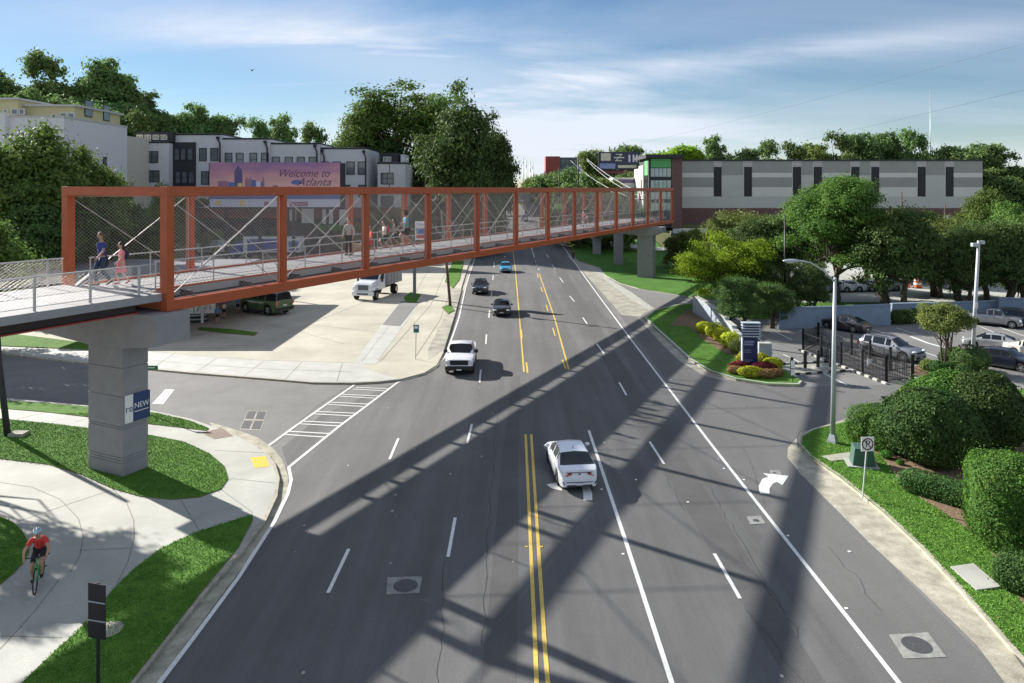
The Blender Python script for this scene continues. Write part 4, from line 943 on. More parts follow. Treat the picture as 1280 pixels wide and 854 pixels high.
for k in range(4): window(t, 171+k*10, 168.5, 179+k*10, 175, 155.9, white_b, rail_=False, mull=2, origin=o)
MB().bb((AY(158.4, 0, 155).x-x0, -.04, zt-o[2]-.9), (AY(170, 0, 155).x-x0, .0, zt-o[2]-.6)).build('wall_trim', black_b, t)
# big white building with yellow roof storey, at the left
def hb(x, y, z, a): return (x, y, z)
Yn = 122; xn = AY(80, 147, Yn).x; zr = AY(80, 147, Yn).z; o = (xn, Yn, 9.3)
t = empty('apartment_building', o, 0, 'large white rendered building with pale yellow upper storey at the far left', 'building')
blk(t, 'wall', (xn-46, Yn, 5), (xn, Yn+20, zr), white_s, o)
blk(t, 'wall', (AY(0, 140, Yn).x-20, Yn-1, 5), (AY(11, 140, Yn).x, Yn-.02, AY(0, 142, Yn).z), white_s, o)
blk(t, 'coping', (xn-46.1, Yn-.1, zr), (xn+.1, Yn+20.1, zr+.3), roofm, o)
# side wall windows and lower cream wing
def side_win(t, y0, y1, z0, z1, x, o, name='window'):
    f = MB().bb((x-o[0], y0-o[1], z0-o[2]), (x-o[0]+.12, y1-o[1], z1-o[2])).build(name, black_b, t)
    MB().bb((x-o[0]+.12, y0+.15-o[1], z0+.15-o[2]), (x-o[0]+.14, y1-.15-o[1], z1-.15-o[2])).build('pane', glass_b, f)
side_win(t, 125.5, 127, 18.6, 20.4, xn, o); side_win(t, 133.5, 134.8, 17.6, 19.4, xn, o)
Y2 = 143; x2 = xn; zc = AY(138, 166, Y2).z
blk(t, 'wing', (x2-14, Yn+20.02, 5), (x2+.0+(AY(158, 170, 150).x-x2)*.5, 156, zc-.4), cream, o)
blk(t, 'bay_window', (x2, 136, 9.3), (x2+1.6, 141.5, 14.8), mat('tan_siding', (.36,.31,.2), .85, var=.05), o)
f = MB().bb((x2+1.6-o[0], 136.8-o[1], 10.6-o[2]), (x2+1.72-o[0], 140.8-o[1], 14-o[2])).build('window', black_b, t)
MB().bb((x2+1.72-o[0], 137-o[1], 10.8-o[2]), (x2+1.75-o[0], 140.6-o[1], 13.8-o[2])).build('pane', glass_b, f)
f = MB().bb((x2+.9-o[0], Y2-.3-o[1], 13-o[2]), (x2+2.2-o[0], Y2-.9-o[1]+.2, 16.5-o[2]))
yw = 129
xa, xb = AY(30, 132, yw).x, AY(93, 132, yw).x; zy = AY(93, 131, yw).z
blk(t, 'upper_storey', (xa, yw, zr-1), (xb, yw+15, zy-.3), yellow_b, o); blk(t, 'upper_roof', (xa-.5, yw-.5, zy-.3), (xb+.5, yw+15.5, zy), roofm, o)
blk(t, 'upper_storey', (xa-24, yw-1.5, zr-1), (xa-.02, yw+13, zy+.7), yellow_b, o); blk(t, 'upper_roof', (xa-24.4, yw-2, zy+.7), (xa+.3, yw+13.5, zy+1), roofm, o)
for r in ((75, 141, 83.5, 149), (85, 141, 93, 149), (65, 142.5, 71, 147)): window(t, *r, yw-.02, white_s, rail_=False, mull=1, origin=o)
for r in ((14, 136, 22.5, 143.5), (24, 136, 31, 143.5), (4, 136.5, 10, 141)): window(t, *r, yw-1.52, white_s, rail_=False, origin=o)
side_win(t, yw+3, yw+5.4, zr+1.2, zr+4.2, xb, o); side_win(t, yw+9, yw+11.2, zr+1.0, zr+4.0, xb, o)
# retaining bank wall under the terrace, brick band at its top
o = (-60, 150, 0)
rw = empty('retaining_wall', o, 0, 'long dark retaining wall with a brick band below the townhouses', 'wall')
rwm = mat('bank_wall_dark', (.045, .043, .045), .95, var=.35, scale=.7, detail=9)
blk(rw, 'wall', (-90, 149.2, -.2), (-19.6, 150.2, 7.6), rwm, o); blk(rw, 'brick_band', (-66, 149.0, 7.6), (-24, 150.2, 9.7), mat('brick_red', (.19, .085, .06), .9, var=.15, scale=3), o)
# small pale ground floor windows/patio screens seen above the bank
for i, (a, b, c, d) in enumerate(((362, 262, 370, 276), (377, 261, 392, 279), (403, 262, 416, 280), (424, 262, 436, 282))):
    x0_, z0_, x1_, z1_ = QY(a, b, c, d, 148.6); tt = MB().bb((0, 0, 0), (x1_-x0_, .3, z1_-z0_)).build('patio_screen', white_s, loc=(x0_, 148.5, z0_)); tag(tt, 'pale grey wall panel of the bank under the billboard, %s from the left' % ('first second third fourth'.split()[i]), 'panel', 'pale panels under the billboard')
x0_, z0_, x1_, z1_ = QY(395, 278, 430, 286, 147.5)
tag(MB().bb((x0_, 146.5, z0_-.3), (x1_, 148.6, z1_-.6)).build('lawn_terrace', grass_far), kind='structure')
# billboard: printed sunset skyline
Yb = 140; a = AY(262, 259, Yb); b = AY(425, 203, Yb); o = (a.x, Yb, 0); bw, bh = b.x-a.x, b.z-a.z
bbd = empty('billboard', o, 0, 'wide pink sunset billboard with a city skyline and a welcome greeting', 'billboard')
mm, nt2, bs = nmat('billboard_print'); tcn = N(nt2, 'ShaderNodeTexCoord'); sp2 = N(nt2, 'ShaderNodeSeparateXYZ'); nt2.links.new(tcn.outputs['Generated'], sp2.inputs[0])
crn = N(nt2, 'ShaderNodeValToRGB'); e = crn.color_ramp.elements
e[0].position = 0; e[0].color = (.62, .50, .62, 1); e[1].position = 1; e[1].color = (.30, .17, .32, 1)
for ps, cc in ((.22, (.72, .52, .55, 1)), (.5, (.72, .40, .36, 1)), (.75, (.55, .26, .33, 1))): q = e.new(ps); q.color = cc
nz = N(nt2, 'ShaderNodeTexNoise'); nz.inputs['Scale'].default_value = 2.2; nz.inputs['Detail'].default_value = 5
mpn = N(nt2, 'ShaderNodeMapping'); mpn.inputs['Scale'].default_value = (1.6, 1, 3.0); nt2.links.new(tcn.outputs['Generated'], mpn.inputs[0]); nt2.links.new(mpn.outputs[0], nz.inputs['Vector'])
ad = N(nt2, 'ShaderNodeMath', operation='MULTIPLY_ADD'); nt2.links.new(nz.outputs['Fac'], ad.inputs[0]); ad.inputs[1].default_value = .7; nt2.links.new(sp2.outputs['Z'], ad.inputs[2])
su = N(nt2, 'ShaderNodeMath', operation='SUBTRACT'); nt2.links.new(ad.outputs[0], su.inputs[0]); su.inputs[1].default_value = .35
nt2.links.new(su.outputs[0], crn.inputs['Fac']); nt2.links.new(crn.outputs[0], bs.inputs['Base Color']); bs.inputs['Roughness'].default_value = .55
MB().bb((0, 0, a.z), (bw, .08, b.z)).build('printed_face', mm, bbd)
MB().bb((-.2, .09, a.z-.3), (bw+.9, .7, b.z-.15)).build('backing', black_b, bbd)
m = MB()
for fx_ in (.12, .38, .64, .9): m.bb((bw*fx_-.25, .3, 0), (bw*fx_+.25, .69, a.z-.3))
for i, fx_ in enumerate((.12, .38, .64, .9)): MB().bb((bw*fx_-.25, .25, 0), (bw*fx_+.25, .65, a.z-.31)).build('post', darkst, bbd)
pu = mat('print_purple', (.13, .10, .22), .6, var=.1); pb_ = mat('print_blue', (.12, .17, .38), .6, var=.1); pr_ = mat('print_mauve', (.34, .18, .24), .6, var=.1); pyw = mat('print_gold', (.75, .55, .22), .6, var=.1); pw_ = mat('print_pale', (.60, .58, .68), .6)
def bq(px0, py0, px1, py1, mt, d=.0, peak=None):
    x0_, z0_, x1_, z1_ = QY(px0, py0, px1, py1, Yb); x0_ -= a.x; x1_ -= a.x
    pts = [(x0_, z0_), (x1_, z0_), (x1_, z1_)] + ([((x0_+x1_)/2, AY(px0, peak, Yb).z)] if peak else []) + [(x0_, z1_)]
    n = len(pts); y0_, y1_ = -.012-d, -.002-d
    m = MB(); m.add([(p[0], y0_, p[1]) for p in pts]+[(p[0], y1_, p[1]) for p in pts], [tuple(range(n)), tuple(reversed(range(n, 2*n)))]+[(i, i+n, (i+1) % n+n, (i+1) % n) for i in range(n)])
    return m.build('skyline_print', mt, bbd)
for i, r in enumerate(((293, 213.5, 303, 246, pu, .0, 207), (272.5, 226.5, 285, 248, pr_), (285.5, 228, 294, 248, pb_, .011), (297, 229, 302.5, 234, pyw, .012), (306.5, 224, 315, 248, pr_), (308, 221, 309.5, 224, pr_), (312, 221, 313.5, 224, pr_), (314.5, 225, 320, 248, pb_, .011), (320, 227, 326.5, 248, pw_, .0), (326, 227, 330.5, 248, pb_, .0), (328, 222, 330, 248, pr_, .011), (341, 231.5, 347.5, 248, pr_), (262.3, 243, 424.7, 249, pb_, .022), (330, 238, 338, 249, pu, .0), (350, 240, 372, 249, pu, .0), (262.3, 249.2, 424.7, 259, pw_, .0), (270, 251, 276, 257, pyw, .012), (300, 250, 306, 258, pyw, .012), (330, 252, 336, 258, pr_, .012), (362, 252, 385, 258, pr_, .012))): bq(*r)
pu2 = mat('print_script', (.16, .08, .14), .6)
c = AY(383, 217, Yb); text('lettering', 'Welcome to', 2.1, pu2, bbd, face_matrix((c.x-a.x-.6, -.03, c.z), (1, 0, 0), (0, 0, 1)), shear=.45, sx=.92)
c = AY(392, 228, Yb); text('lettering', 'Atlanta', 2.1, pu2, bbd, face_matrix((c.x-a.x, -.03, c.z), (1, 0, 0), (0, 0, 1)), shear=.45, sx=1.05)
c = AY(371, 228, Yb); MB().ell((c.x-a.x, -.01, c.z), (1.1, .02, .45)).build('logo_print', pb_, bbd)
# grey self storage building
Ys = 195
def S(px0, py0, px1, py1): return QY(px0, py0, px1, py1, Ys)
ax, az_, bx, bz_ = S(852, 200.5, 1228, 275); o = (ax, Ys, 3)
st = empty('storage_building', o, 0, 'long windowless looking grey panelled storage building with tall narrow dark windows', 'building')
def sb(name, r, mt, d=0.0, t_=st, dep=.0):
    x0_, z0_, x1_, z1_ = S(*r); return MB().bb((x0_-o[0], -d, z0_-o[2]), (x1_-o[0], dep, z1_-o[2])).build(name, mt, t_)
blk(st, 'wall', (ax, Ys+.01, 2), (bx, Ys+40, bz_-.2), mg2, o)
sb('parapet', (851, 199.6, 1228.6, 201.2), black_b, .35, dep=40)
bands = [(201.2, 216, mg1), (222, 234, mg1), (246, 260, mg4), (260, 277, brick)]
cols = [(852, 892), (940, 990), (1028, 1063), (1099, 1146), (1192, 1228)]
for c0, c1 in cols:
    for y0_, y1_, mt in bands[:2]: sb('cladding_band', (c0, y0_, c1, y1_), mt, .05)
    for y0_ in (216.2, 234.2): sb('cladding_band', (c0, y0_, c1, y0_+(5.6 if y0_ < 220 else 11.6)), mg2, .04)
for c0, c1 in ((902, 929), (1002, 1016), (1075, 1088), (1157, 1181)):
    sb('cladding_band', (c0, 201.3, c1, 219), mg1, .05); sb('cladding_band', (c0, 219.2, c1, 245.8), mg4, .045)
sb('cladding_band', (852, 246, 1228, 260), mg4, .06); sb('base_course', (852, 260.2, 1228, 280), brick, .08)
for x_ in (892, 930, 991, 1017, 1064, 1089, 1147, 1182):
    sb('window_cap', (x_, 201.3, x_+10.5, 208.5), mg3, .055)
    f = sb('window', (x_, 208.7, x_+10.5, 245.8), black_b, .03); 
    x0_, z0_, x1_, z1_ = S(x_+1, 209.6, x_+9.5, 245); MB().bb((x0_-o[0], -.05, z0_-o[2]), (x1_-o[0], -.034, z1_-o[2])).build('pane', glass_d, f)
    x0_, z0_, x1_, z1_ = S(x_+.5, 232, x_+10, 233.5); MB().bb((x0_-o[0], -.09, z0_-o[2]), (x1_-o[0], -.055, z1_-o[2])).build('transom', black_b, f)
# corner tower with green panels
Yt = 183; o = (AY(811, 0, Yt).x, Yt, 3); x0_, z0_, x1_, z1_ = QY(811, 197.5, 852, 285, Yt)
tw = empty('corner_tower', o, 0, 'glazed corner tower with bright green top panels and brown brick pier', 'tower')
def tb(name, r, mt, d=0.0, dep=0.0, par=None, Y=Yt):
    a0, c0, a1, c1 = QY(*r, Y); return MB().bb((a0-o[0], Y-Yt-d, c0-o[2]), (a1-o[0], Y-Yt+dep, c1-o[2])).build(name, mt, par or tw)
tb('wall', (811, 198, 839, 285), black_b, 0, 13); tb('brick_pier', (839.2, 198, 852.5, 285), brick, .25, 14)
tb('roof_slab', (806, 193.5, 853.5, 198), black_b, 1.4, 15)
tb('green_panel', (813.5, 198.6, 838.5, 209.5), green_p, .12)
for y0_, y1_ in ((210.5, 221), (225.5, 235), (240, 249), (253.5, 263)):
    f = tb('window', (813.5, y0_, 838.5, y1_), mat('glass_pale', (.36, .44, .44), .15, var=.25, scale=.4, spec=1), .08)
    for k in range(1, 5): tb('mullion', (813.5+k*5-.3, y0_, 813.5+k*5+.3, y1_), mat('mullion_teal', (.05, .16, .15), .5), .14, par=f)
# left flank of the tower: recedes from the camera
xf = o[0]
for nm, y0_, y1_, z0_, z1_, mt in (('side_window', 184, 188.5, 3, 17, glass_d), ('side_green_panel', 184, 188.5, 17, 20.6, green_p)):
    MB().bb((-.10, y0_-Yt, z0_-o[2]), (-.0, y1_-Yt, z1_-o[2])).build(nm, mt, tw)
blk(tw, 'wing_wall', (xf+.2, 196.02, 3), (xf+12, 206, 19), cream, o); 
pk = mat('pinkish_panel', (.56, .50, .46), .8, var=.04)
blk(tw, 'wing_wall', (xf-.3, 189.2, 3), (xf+6, 196, 19.6), pk, o)
MB().bb((-.36, 8.2, 9), (-.3, 9.6, 13)).build('side_window', glass_d, tw); MB().bb((.1, 16, 9.5), (.2, 20, 12)).build('side_green_panel', mat('mint_panel', (.40,.60,.42), .7), tw); MB().bb((.1, 20.2, 4), (.2, 22.8, 11)).build('side_green_panel', M_['mint_panel'], tw)
# pale kerb wall in front of the storage building
a0 = AY(842, 284, 150); a1 = AY(1230, 283, 150)
tag(MB().bb((a0.x, 150.4, 4.5), (a1.x, 151, 5.4)).build('parapet_wall', conc_w), 'long low white parapet wall running in front of the storage building', 'wall')
tag(MB().bb((a0.x+1, 151.02, -.1), (a1.x+8, 158, 4.49)).build('embankment', earth), kind='structure')
# dark billboard on the far right hillside
Yd = 235; a = AY(748, 212, Yd); b = AY(799, 190, Yd); o = (a.x, Yd, hz(a.x, Yd))
bd = empty('billboard', o, 0, 'dark blue billboard with white lettering above the far trees', 'billboard')
zb_ = a.z-o[2]; zt_ = b.z-o[2]; wd_ = b.x-a.x
MB().bb((0, 0, zb_), (wd_, .5, zt_)).build('printed_face', mat('print_night', (.02, .03, .075), .5, var=.2), bd)
MB().bb((.2, -.2, zb_-1.3), (wd_-.2, .1, zb_-.4)).build('catwalk', mat('catwalk_red', (.14, .03, .05), .7), bd)
MB().bb((wd_/2-.5, .1, -1), (wd_/2+.5, .49, zb_)).build('post', darkst, bd)
pale = mat('print_cream', (.55, .53, .42), .6); lav = mat('print_lavender', (.22, .28, .5), .6)
MB().bb((.8, -.04, zb_+2.8), (3.9, -.01, zt_-.4)).build('print_block', pale, bd)
MB().bb((.4, -.04, zb_+.3), (5.4, -.01, zb_+1.9)).build('print_block', lav, bd)
text('lettering', 'Z', 3.4, pale, bd, face_matrix((wd_*.49, -.03, zb_+3.7), (1, 0, 0), (0, 0, 1)), shear=.1, sx=1.1)
MB().bb((wd_*.38, -.02, zb_+3.6), (wd_*.63, -.01, zb_+4.0)).build('print_line', pale, bd)
m = MB()
for i in range(1): m.bb((wd_*.48, -.04, zb_+.5), (wd_*.95, -.01, zb_+1.4))
m.build('print_block', pale, bd)
for fx_ in (.76, .86, .94):
    f = MB().bb((wd_*fx_-.3, -.04, zb_+2.4), (wd_*fx_+.3, -.01, zt_-.9)).build('print_figure', pw_, bd)
# white trailer with a purple band, far small buildings
Yw = 205; a = AY(766, 236, Yw); b = AY(793, 222, Yw)
o = (a.x, Yw, hz(a.x, Yw)); t = empty('roadside_store', o, 0, 'white flat roofed building with a purple sign band behind the truss', 'building')
blk(t, 'wall', (a.x, Yw, o[2]-.5), (b.x+2, Yw+8, b.z), white_s, o); MB().bb((1.6, -.1, b.z-o[2]-1.5), (b.x-a.x+.5, -.01, b.z-o[2]-.5)).build('sign_band', pu, t); MB().bb((.15, -.1, b.z-o[2]-1.7), (.95, -.01, b.z-o[2]-.6)).build('sign_square', pb_, t)
Yr = 290; a = AY(682, 236, Yr); b = AY(722, 195.5, Yr); c = AY(700, 200, Yr)
o = (a.x, Yr, hz(a.x, Yr)); t = empty('apartment_building', o, 0, 'distant red and grey block above the trees beyond the road', 'building')
blk(t, 'wall', (a.x, Yr, 0), (c.x, Yr+10, b.z), mat('red_facade', (.30, .07, .06), .8, var=.05), o); blk(t, 'wall', (c.x+.02, Yr+.5, 0), (b.x, Yr+10, b.z-.4), mat('slate_facade', (.10, .12, .15), .7, var=.2), o)
for k in range(4):
    f = MB().bb((c.x-a.x+.8+k*1.6, .38, b.z-o[2]-3.2), (c.x-a.x+1.9+k*1.6, .48, b.z-o[2]-1.4)).build('window', glass_b, t)
# road bridge far behind
Yo = 232; zo = hz(0, Yo)
o = (-10, Yo, 0); t = empty('road_overpass', o, 0, 'grey motorway overpass crossing the road far beyond the footbridge', 'overpass')
blk(t, 'deck', (-62, Yo, 9.2), (5.5, Yo+9, 11.6), mat('overpass_conc', (.22, .23, .25), .85, var=.1, scale=.3), o); blk(t, 'parapet', (-62, Yo-.2, 11.6), (5.5, Yo+.1, 12.5), mat('overpass_rail', (.30, .28, .30), .85), o)
for x_ in (-48, -34, -20, -9): blk(t, 'column', (x_, Yo+2, 0), (x_+1.4, Yo+7, 9.2), M_['overpass_conc'], o)
blk(t, 'abutment', (4, Yo+.3, 0), (12, Yo+9, 9.1), M_['overpass_conc'], o)
# convenience store and fuel canopy at the left of the lot
o = (-60, 83, .1); t = empty('petrol_station_store', o, 0, 'low grey shop building hidden behind the walkway at the left of the lot', 'building')
dg = mat('shop_grey', (.16, .16, .18), .8, var=.1)
blk(t, 'wall', (-62, 81, 0), (-33.5, 97, 4.0), dg, o); blk(t, 'roof', (-62.3, 80.7, 4.0), (-33.2, 97.3, 4.3), dg, o)
for k in range(5): blk(t, 'window', (-58+k*4.8, 80.9, .9), (-54.4+k*4.8, 80.99, 3.2), glass_d, o)
o = (-30, 69, .1); t = empty('fuel_canopy', o, 0, 'flat white fuel station canopy on slim posts over the left of the lot', 'canopy')
blk(t, 'roof', (-44, 66, 3.75), (-26.5, 90, 4.15), M_['shop_grey'], o)
for x_, y_ in ((-31.2, 73.8), (-27.5, 89), (-42, 69), (-42, 89)): blk(t, 'post', (x_, y_, 0), (x_+.22, y_+.22, 3.75), white_s, o)
# ice freezer with steps, at the end of the shop
p = G(229, 405, .13); q = G(262, 400, .13)
o = (p.x-.2, p.y+.4, .13); t = empty('ice_freezer', o, R(12), 'white ice freezer box with blue drawing standing on a dark crate rack', 'freezer')
MB().bb((0, 0, .9), (2.9, 1.1, 2.6)).build('cabinet', signw, t)
for k in range(4): MB().bb((.0, -.02+k*.0, .06+k*.2), (2.2, 1.0, .18+k*.2)).build('rack_shelf', [blackm, galv][k % 2], t)
for i, ch in enumerate('ICE'): text('lettering', ch, .72, navy2, t, face_matrix((.42, -.012, 2.36-i*.55), (1, 0, 0), (0, 0, 1)))
m = MB(); m.tube([(1.3, -.02, 1.15), (1.7, -.02, 2.0), (2.1, -.02, 1.3), (2.45, -.02, 2.1), (2.6, -.02, 1.3)], .05, 5); m.build('drawing', pb_, t)
MB().bb((1.0, -.015, .98), (1.06, -.002, 2.5)).build('door_seam', navy2, t)
# blue grey block walls round the car park
def wallrun(name, pts, h, th, mt, label, cap=True, step=None, z=0):
    c = pts[0]; o = (c[0], c[1], z); t = empty(name, o, 0, label, 'wall'); 
    for i in range(len(pts)-1):
        a_, b_ = Vector((pts[i][0]-c[0], pts[i][1]-c[1], 0)), Vector((pts[i+1][0]-c[0], pts[i+1][1]-c[1], 0)); hh = h if step is None else step[i]
        d = (b_-a_).normalized()*.002
        MB().bar(a_+Vector((0, 0, hh/2)), b_-d*4+Vector((0, 0, hh/2)), th, hh).build('wall_panel', mt, t)
        if cap: MB().bar(a_+Vector((0, 0, hh+.06)), b_-d*8+Vector((0, 0, hh+.06)), th+.14, .12).build('coping', bluewall if mt == bluewall else conc_w, t)
    return t
g = lambda x, y: tuple(G(x, y))[:2]
wallrun('block_wall', [g(973, 411), g(1040, 409), g(1112, 406)], 1.95, .3, bluewall, 'long blue grey painted block wall behind the dark parked sedan')
wallrun('block_wall', [g(1114, 402), g(1185, 400), g(1246, 398)], 1.75, .3, bluewall, 'blue grey block wall behind the crepe myrtle, from the left wall to the pickup')
wallrun('block_wall', [g(1248, 400), g(1340, 402)], 2.2, .3, bluewall, 'taller end section of blue grey block wall at the right edge')
pw_wall = mat('block_pale_blue', (.34, .39, .44), .85, var=.08, scale=1.5)
wallrun('block_wall', [g(868, 392), g(884, 402), g(897, 411), g(909, 420), g(918, 428), g(926, 437), g(932, 446)], 1.6, .35, pw_wall, 'pale stepped block wall curving behind the golden shrubs', step=[1.9, 1.8, 1.6, 1.35, 1.1, .9])
wallrun('block_wall', [g(948, 455), g(964, 455.5)], 1.55, .5, pw_wall, 'short pale capped wall just behind the navy sign')
MB
# ------------------------------------------------------------ vehicles
def paintm(name, c, metal=.0, rough=.32): return mat('paint_'+name, c, rough, metal=metal, var=.02, scale=2, coat=.8, spec=.5)
tint = mat('car_glass', (.012,.016,.02), .12, var=0, spec=.6)
under = mat('underbody', (.012,.012,.012), .9, var=0)
chrome = mat('chrome', (.6,.6,.62), .15, metal=1, var=0)
amber = mat('lamp_amber', (.7,.2,.02), .25, var=0)
def interp(tab, x):
    if x <= tab[0][0]: return tab[0][1]
    for (a, b), (c, d) in zip(tab[:-1], tab[1:]):
        if x <= c: t = (x-a)/(c-a); return b+(d-b)*t
    return tab[-1][1]
SPEC = {
 'sedan': dict(L=4.66, W=1.84, gc=.17, wr=.335, ax=(-1.36, 1.42), belt=[(-2.33, .62), (-2.27, .96), (-1.9, 1.04), (-1.2, 1.0), (.9, .96), (1.25, .955), (1.9, .84), (2.2, .72), (2.33, .52)],
    roof=[(-1.80, 1.045), (-1.02, 1.38), (-.5, 1.45), (.1, 1.455), (.45, 1.41), (1.22, .965)], pil=[(-.86, -.74), (.02, .10)], wf=.80),
 'suv': dict(L=4.75, W=1.92, gc=.22, wr=.38, ax=(-1.38, 1.42), belt=[(-2.37, .62), (-2.33, 1.08), (-1.2, 1.12), (.9, 1.08), (1.15, 1.07), (1.9, .98), (2.25, .84), (2.37, .60)],
    roof=[(-2.28, 1.10), (-1.98, 1.60), (-1.2, 1.70), (.0, 1.71), (.40, 1.64), (1.10, 1.08)], pil=[(-1.20, -1.08), (-.10, .0)], wf=.84),
 'box': dict(L=4.35, W=1.85, gc=.25, wr=.37, ax=(-1.25, 1.33), belt=[(-2.17, .66), (-2.15, 1.10), (-1.2, 1.12), (.9, 1.10), (1.15, 1.09), (1.85, 1.03), (2.1, .92), (2.17, .62)],
    roof=[(-2.14, 1.12), (-2.02, 1.70), (-1.2, 1.78), (.1, 1.78), (.42, 1.72), (.98, 1.10)], pil=[(-.98, -.86), (-.08, .02)], wf=.90),
 'hatch': dict(L=3.9, W=1.75, gc=.18, wr=.32, ax=(-1.2, 1.22), belt=[(-1.95, .6), (-1.92, .98), (-1.2, 1.0), (.8, .97), (1.0, .96), (1.6, .86), (1.85, .72), (1.95, .5)],
    roof=[(-1.88, .99), (-1.55, 1.38), (-1.0, 1.5), (.0, 1.52), (.35, 1.46), (.98, .97)], pil=[(-.9, -.8), (-.0, .08)], wf=.82),
 'pickup': dict(L=5.75, W=2.03, gc=.30, wr=.42, ax=(-1.72, 1.95), belt=[(-2.87, .72), (-2.85, 1.30), (-.82, 1.32), (1.0, 1.30), (1.30, 1.28), (2.4, 1.20), (2.78, 1.10), (2.87, .72)],
    roof=[(-.72, 1.32), (-.60, 1.86), (-.2, 1.95), (.45, 1.95), (.72, 1.88), (1.28, 1.30)], pil=[(-.52, -.40), (.12, .22)], wf=.88, bed=(-2.72, -.86, .82)),
}
def car(kind, name, paint, loc, heading, label, cat='car', group=None, scale=1.0, sx=1.0, low=None, dark_bumper=False):
    S_ = SPEC[kind]; L, W = S_['L'], S_['W']; wr = S_['wr']; ax = S_['ax']; belt, roof = S_['belt'], S_['roof']; pil = S_['pil']
    t = empty(name, loc, heading, label, cat, group); t.scale = (scale*sx, scale, scale)
    X = {-L/2, L/2, -L/2+.04, -L/2+.14, L/2-.05, L/2-.16, L/2-.35}
    for a, b in belt: X.add(a)
    for a, b in roof: X.add(a)
    for a, b in pil: X.add(a); X.add(b)
    for a in ax:
        R_ = wr+.07
        for k in range(9): X.add(round(a-R_+2*R_*(.5-.5*math.cos(math.pi*k/8)), 4))
        X.add(a-R_-.03); X.add(a+R_+.03)
    bed = S_.get('bed')
    if bed: X |= {bed[0], bed[0]+.03, bed[1], bed[1]-.03}
    X = sorted(x for x in X if -L/2 <= x <= L/2); Y_ = []
    for x in X:
        if not Y_ or x-Y_[-1] > .012: Y_.append(x)
    X = Y_
    if X[-1] != L/2: X[-1] = L/2
    v = []; rows = []
    for x in X:
        zb = interp(belt, x); inr = roof[0][0] <= x <= roof[-1][0]; zr = interp(roof, x) if inr else zb
        e = min(1, abs(x)/(L/2)); w_ = W/2*(1-.13*e**5-.05*(e**18))
        arch = S_['gc']
        for a in ax:
            if abs(x-a) < wr+.07: arch = max(arch, wr+math.sqrt(max(0, (wr+.07)**2-(x-a)**2)))
        endlift = .10*max(0, (abs(x)-(L/2-.25))/.25)
        zs = max(arch, S_['gc']+endlift)
        zl = max(zs+.03, S_['gc']+.14); zm = max(zl+.03, zl+(zb-zl)*.55)
        cw = w_*.90; hgt = max(0, zr-zb)
        rw = cw-(.24*min(1, hgt/.5))*(1.0 if kind not in ('box', 'pickup') else .62)*.9
        nocab = hgt < .02
        pts = [(0, S_['gc']+endlift), (w_*.90, zs), (w_*.97, zl), (w_, zm), (w_*.985, zb-.07), (w_*.94, zb)]
        if nocab:
            if bed and bed[0] < x < bed[1] and x not in (bed[0], bed[1]):
                f = bed[2]; pts += [(w_*.86, zb), (w_*.85, f), (w_*.6, f), (0, f)]
            else:
                cr_ = .035 if x > 0 else .02
                pts += [(w_*.84, zb+cr_*.6), (w_*.66, zb+cr_), (w_*.4, zb+cr_*1.25), (0, zb+cr_*1.4)]
        else:
            pts += [(cw, zb+.012), (rw, zb+hgt*.88), (rw-.10*min(1, hgt/.3), zr-.012), (0, zr+.025)]
        row = []
        for s in (1, -1):
            r_ = []
            for i, (a, b) in enumerate(pts):
                if s == -1 and i in (0, 9): r_.append(row[i]); continue
                v.append((s*a, x, b)); r_.append(len(v)-1)
            row = row+r_
        rows.append(row)
    body = MB(); glass = MB(); und = MB(); vv = v
    groups = {'b': [], 'g': [], 'u': []}
    rs, re_ = roof[0][0], roof[-1][0]; rs2, re2 = roof[1][0], roof[-2][0]
    for k in range(len(X)-1):
        xa, xb = X[k], X[k+1]; xm_ = (xa+xb)/2
        for s in (0, 1):
            o_ = s*10
            for i in range(9):
                q = [rows[k][o_+i], rows[k+1][o_+i], rows[k+1][o_+i+1], rows[k][o_+i+1]]
                if s == 0: q = q[::-1]
                tgt = 'b'
                if i == 0: tgt = 'u'
                if rs < xm_ < re_:
                    side_ok = rs2 < xm_ < re2 + (re_-re2)*.35 and not any(a < xm_ < b for a, b in pil)
                    if i == 6 and side_ok: tgt = 'g'
                    if i in (7, 8) and (xm_ < rs2 or xm_ > re2) and not (i == 7 and False): tgt = 'g'
                groups[tgt].append(q)
    r0, r1 = rows[0], rows[-1]
    groups['b'].append([r0[i] for i in range(10)]+[r0[10+i] for i in range(8, 0, -1)])
    groups['b'].append(([r1[i] for i in range(10)]+[r1[10+i] for i in range(8, 0, -1)])[::-1])
    def sub(fs, nm, mt, par, push=0):
        idx = {}; m = MB()
        for f in fs:
            ff = []
            for i in f:
                if i not in idx: idx[i] = len(m.v); m.v.append(vv[i])
                ff.append(idx[i])
            m.f.append(tuple(ff)); m.m.append(0)
        return m.build(nm, mt, par, smooth=True, angle=38)
    bo = sub(groups['b'], 'body', paint, t); sub(groups['g'], 'windows', tint, t); sub(groups['u'], 'underbody', under, t)
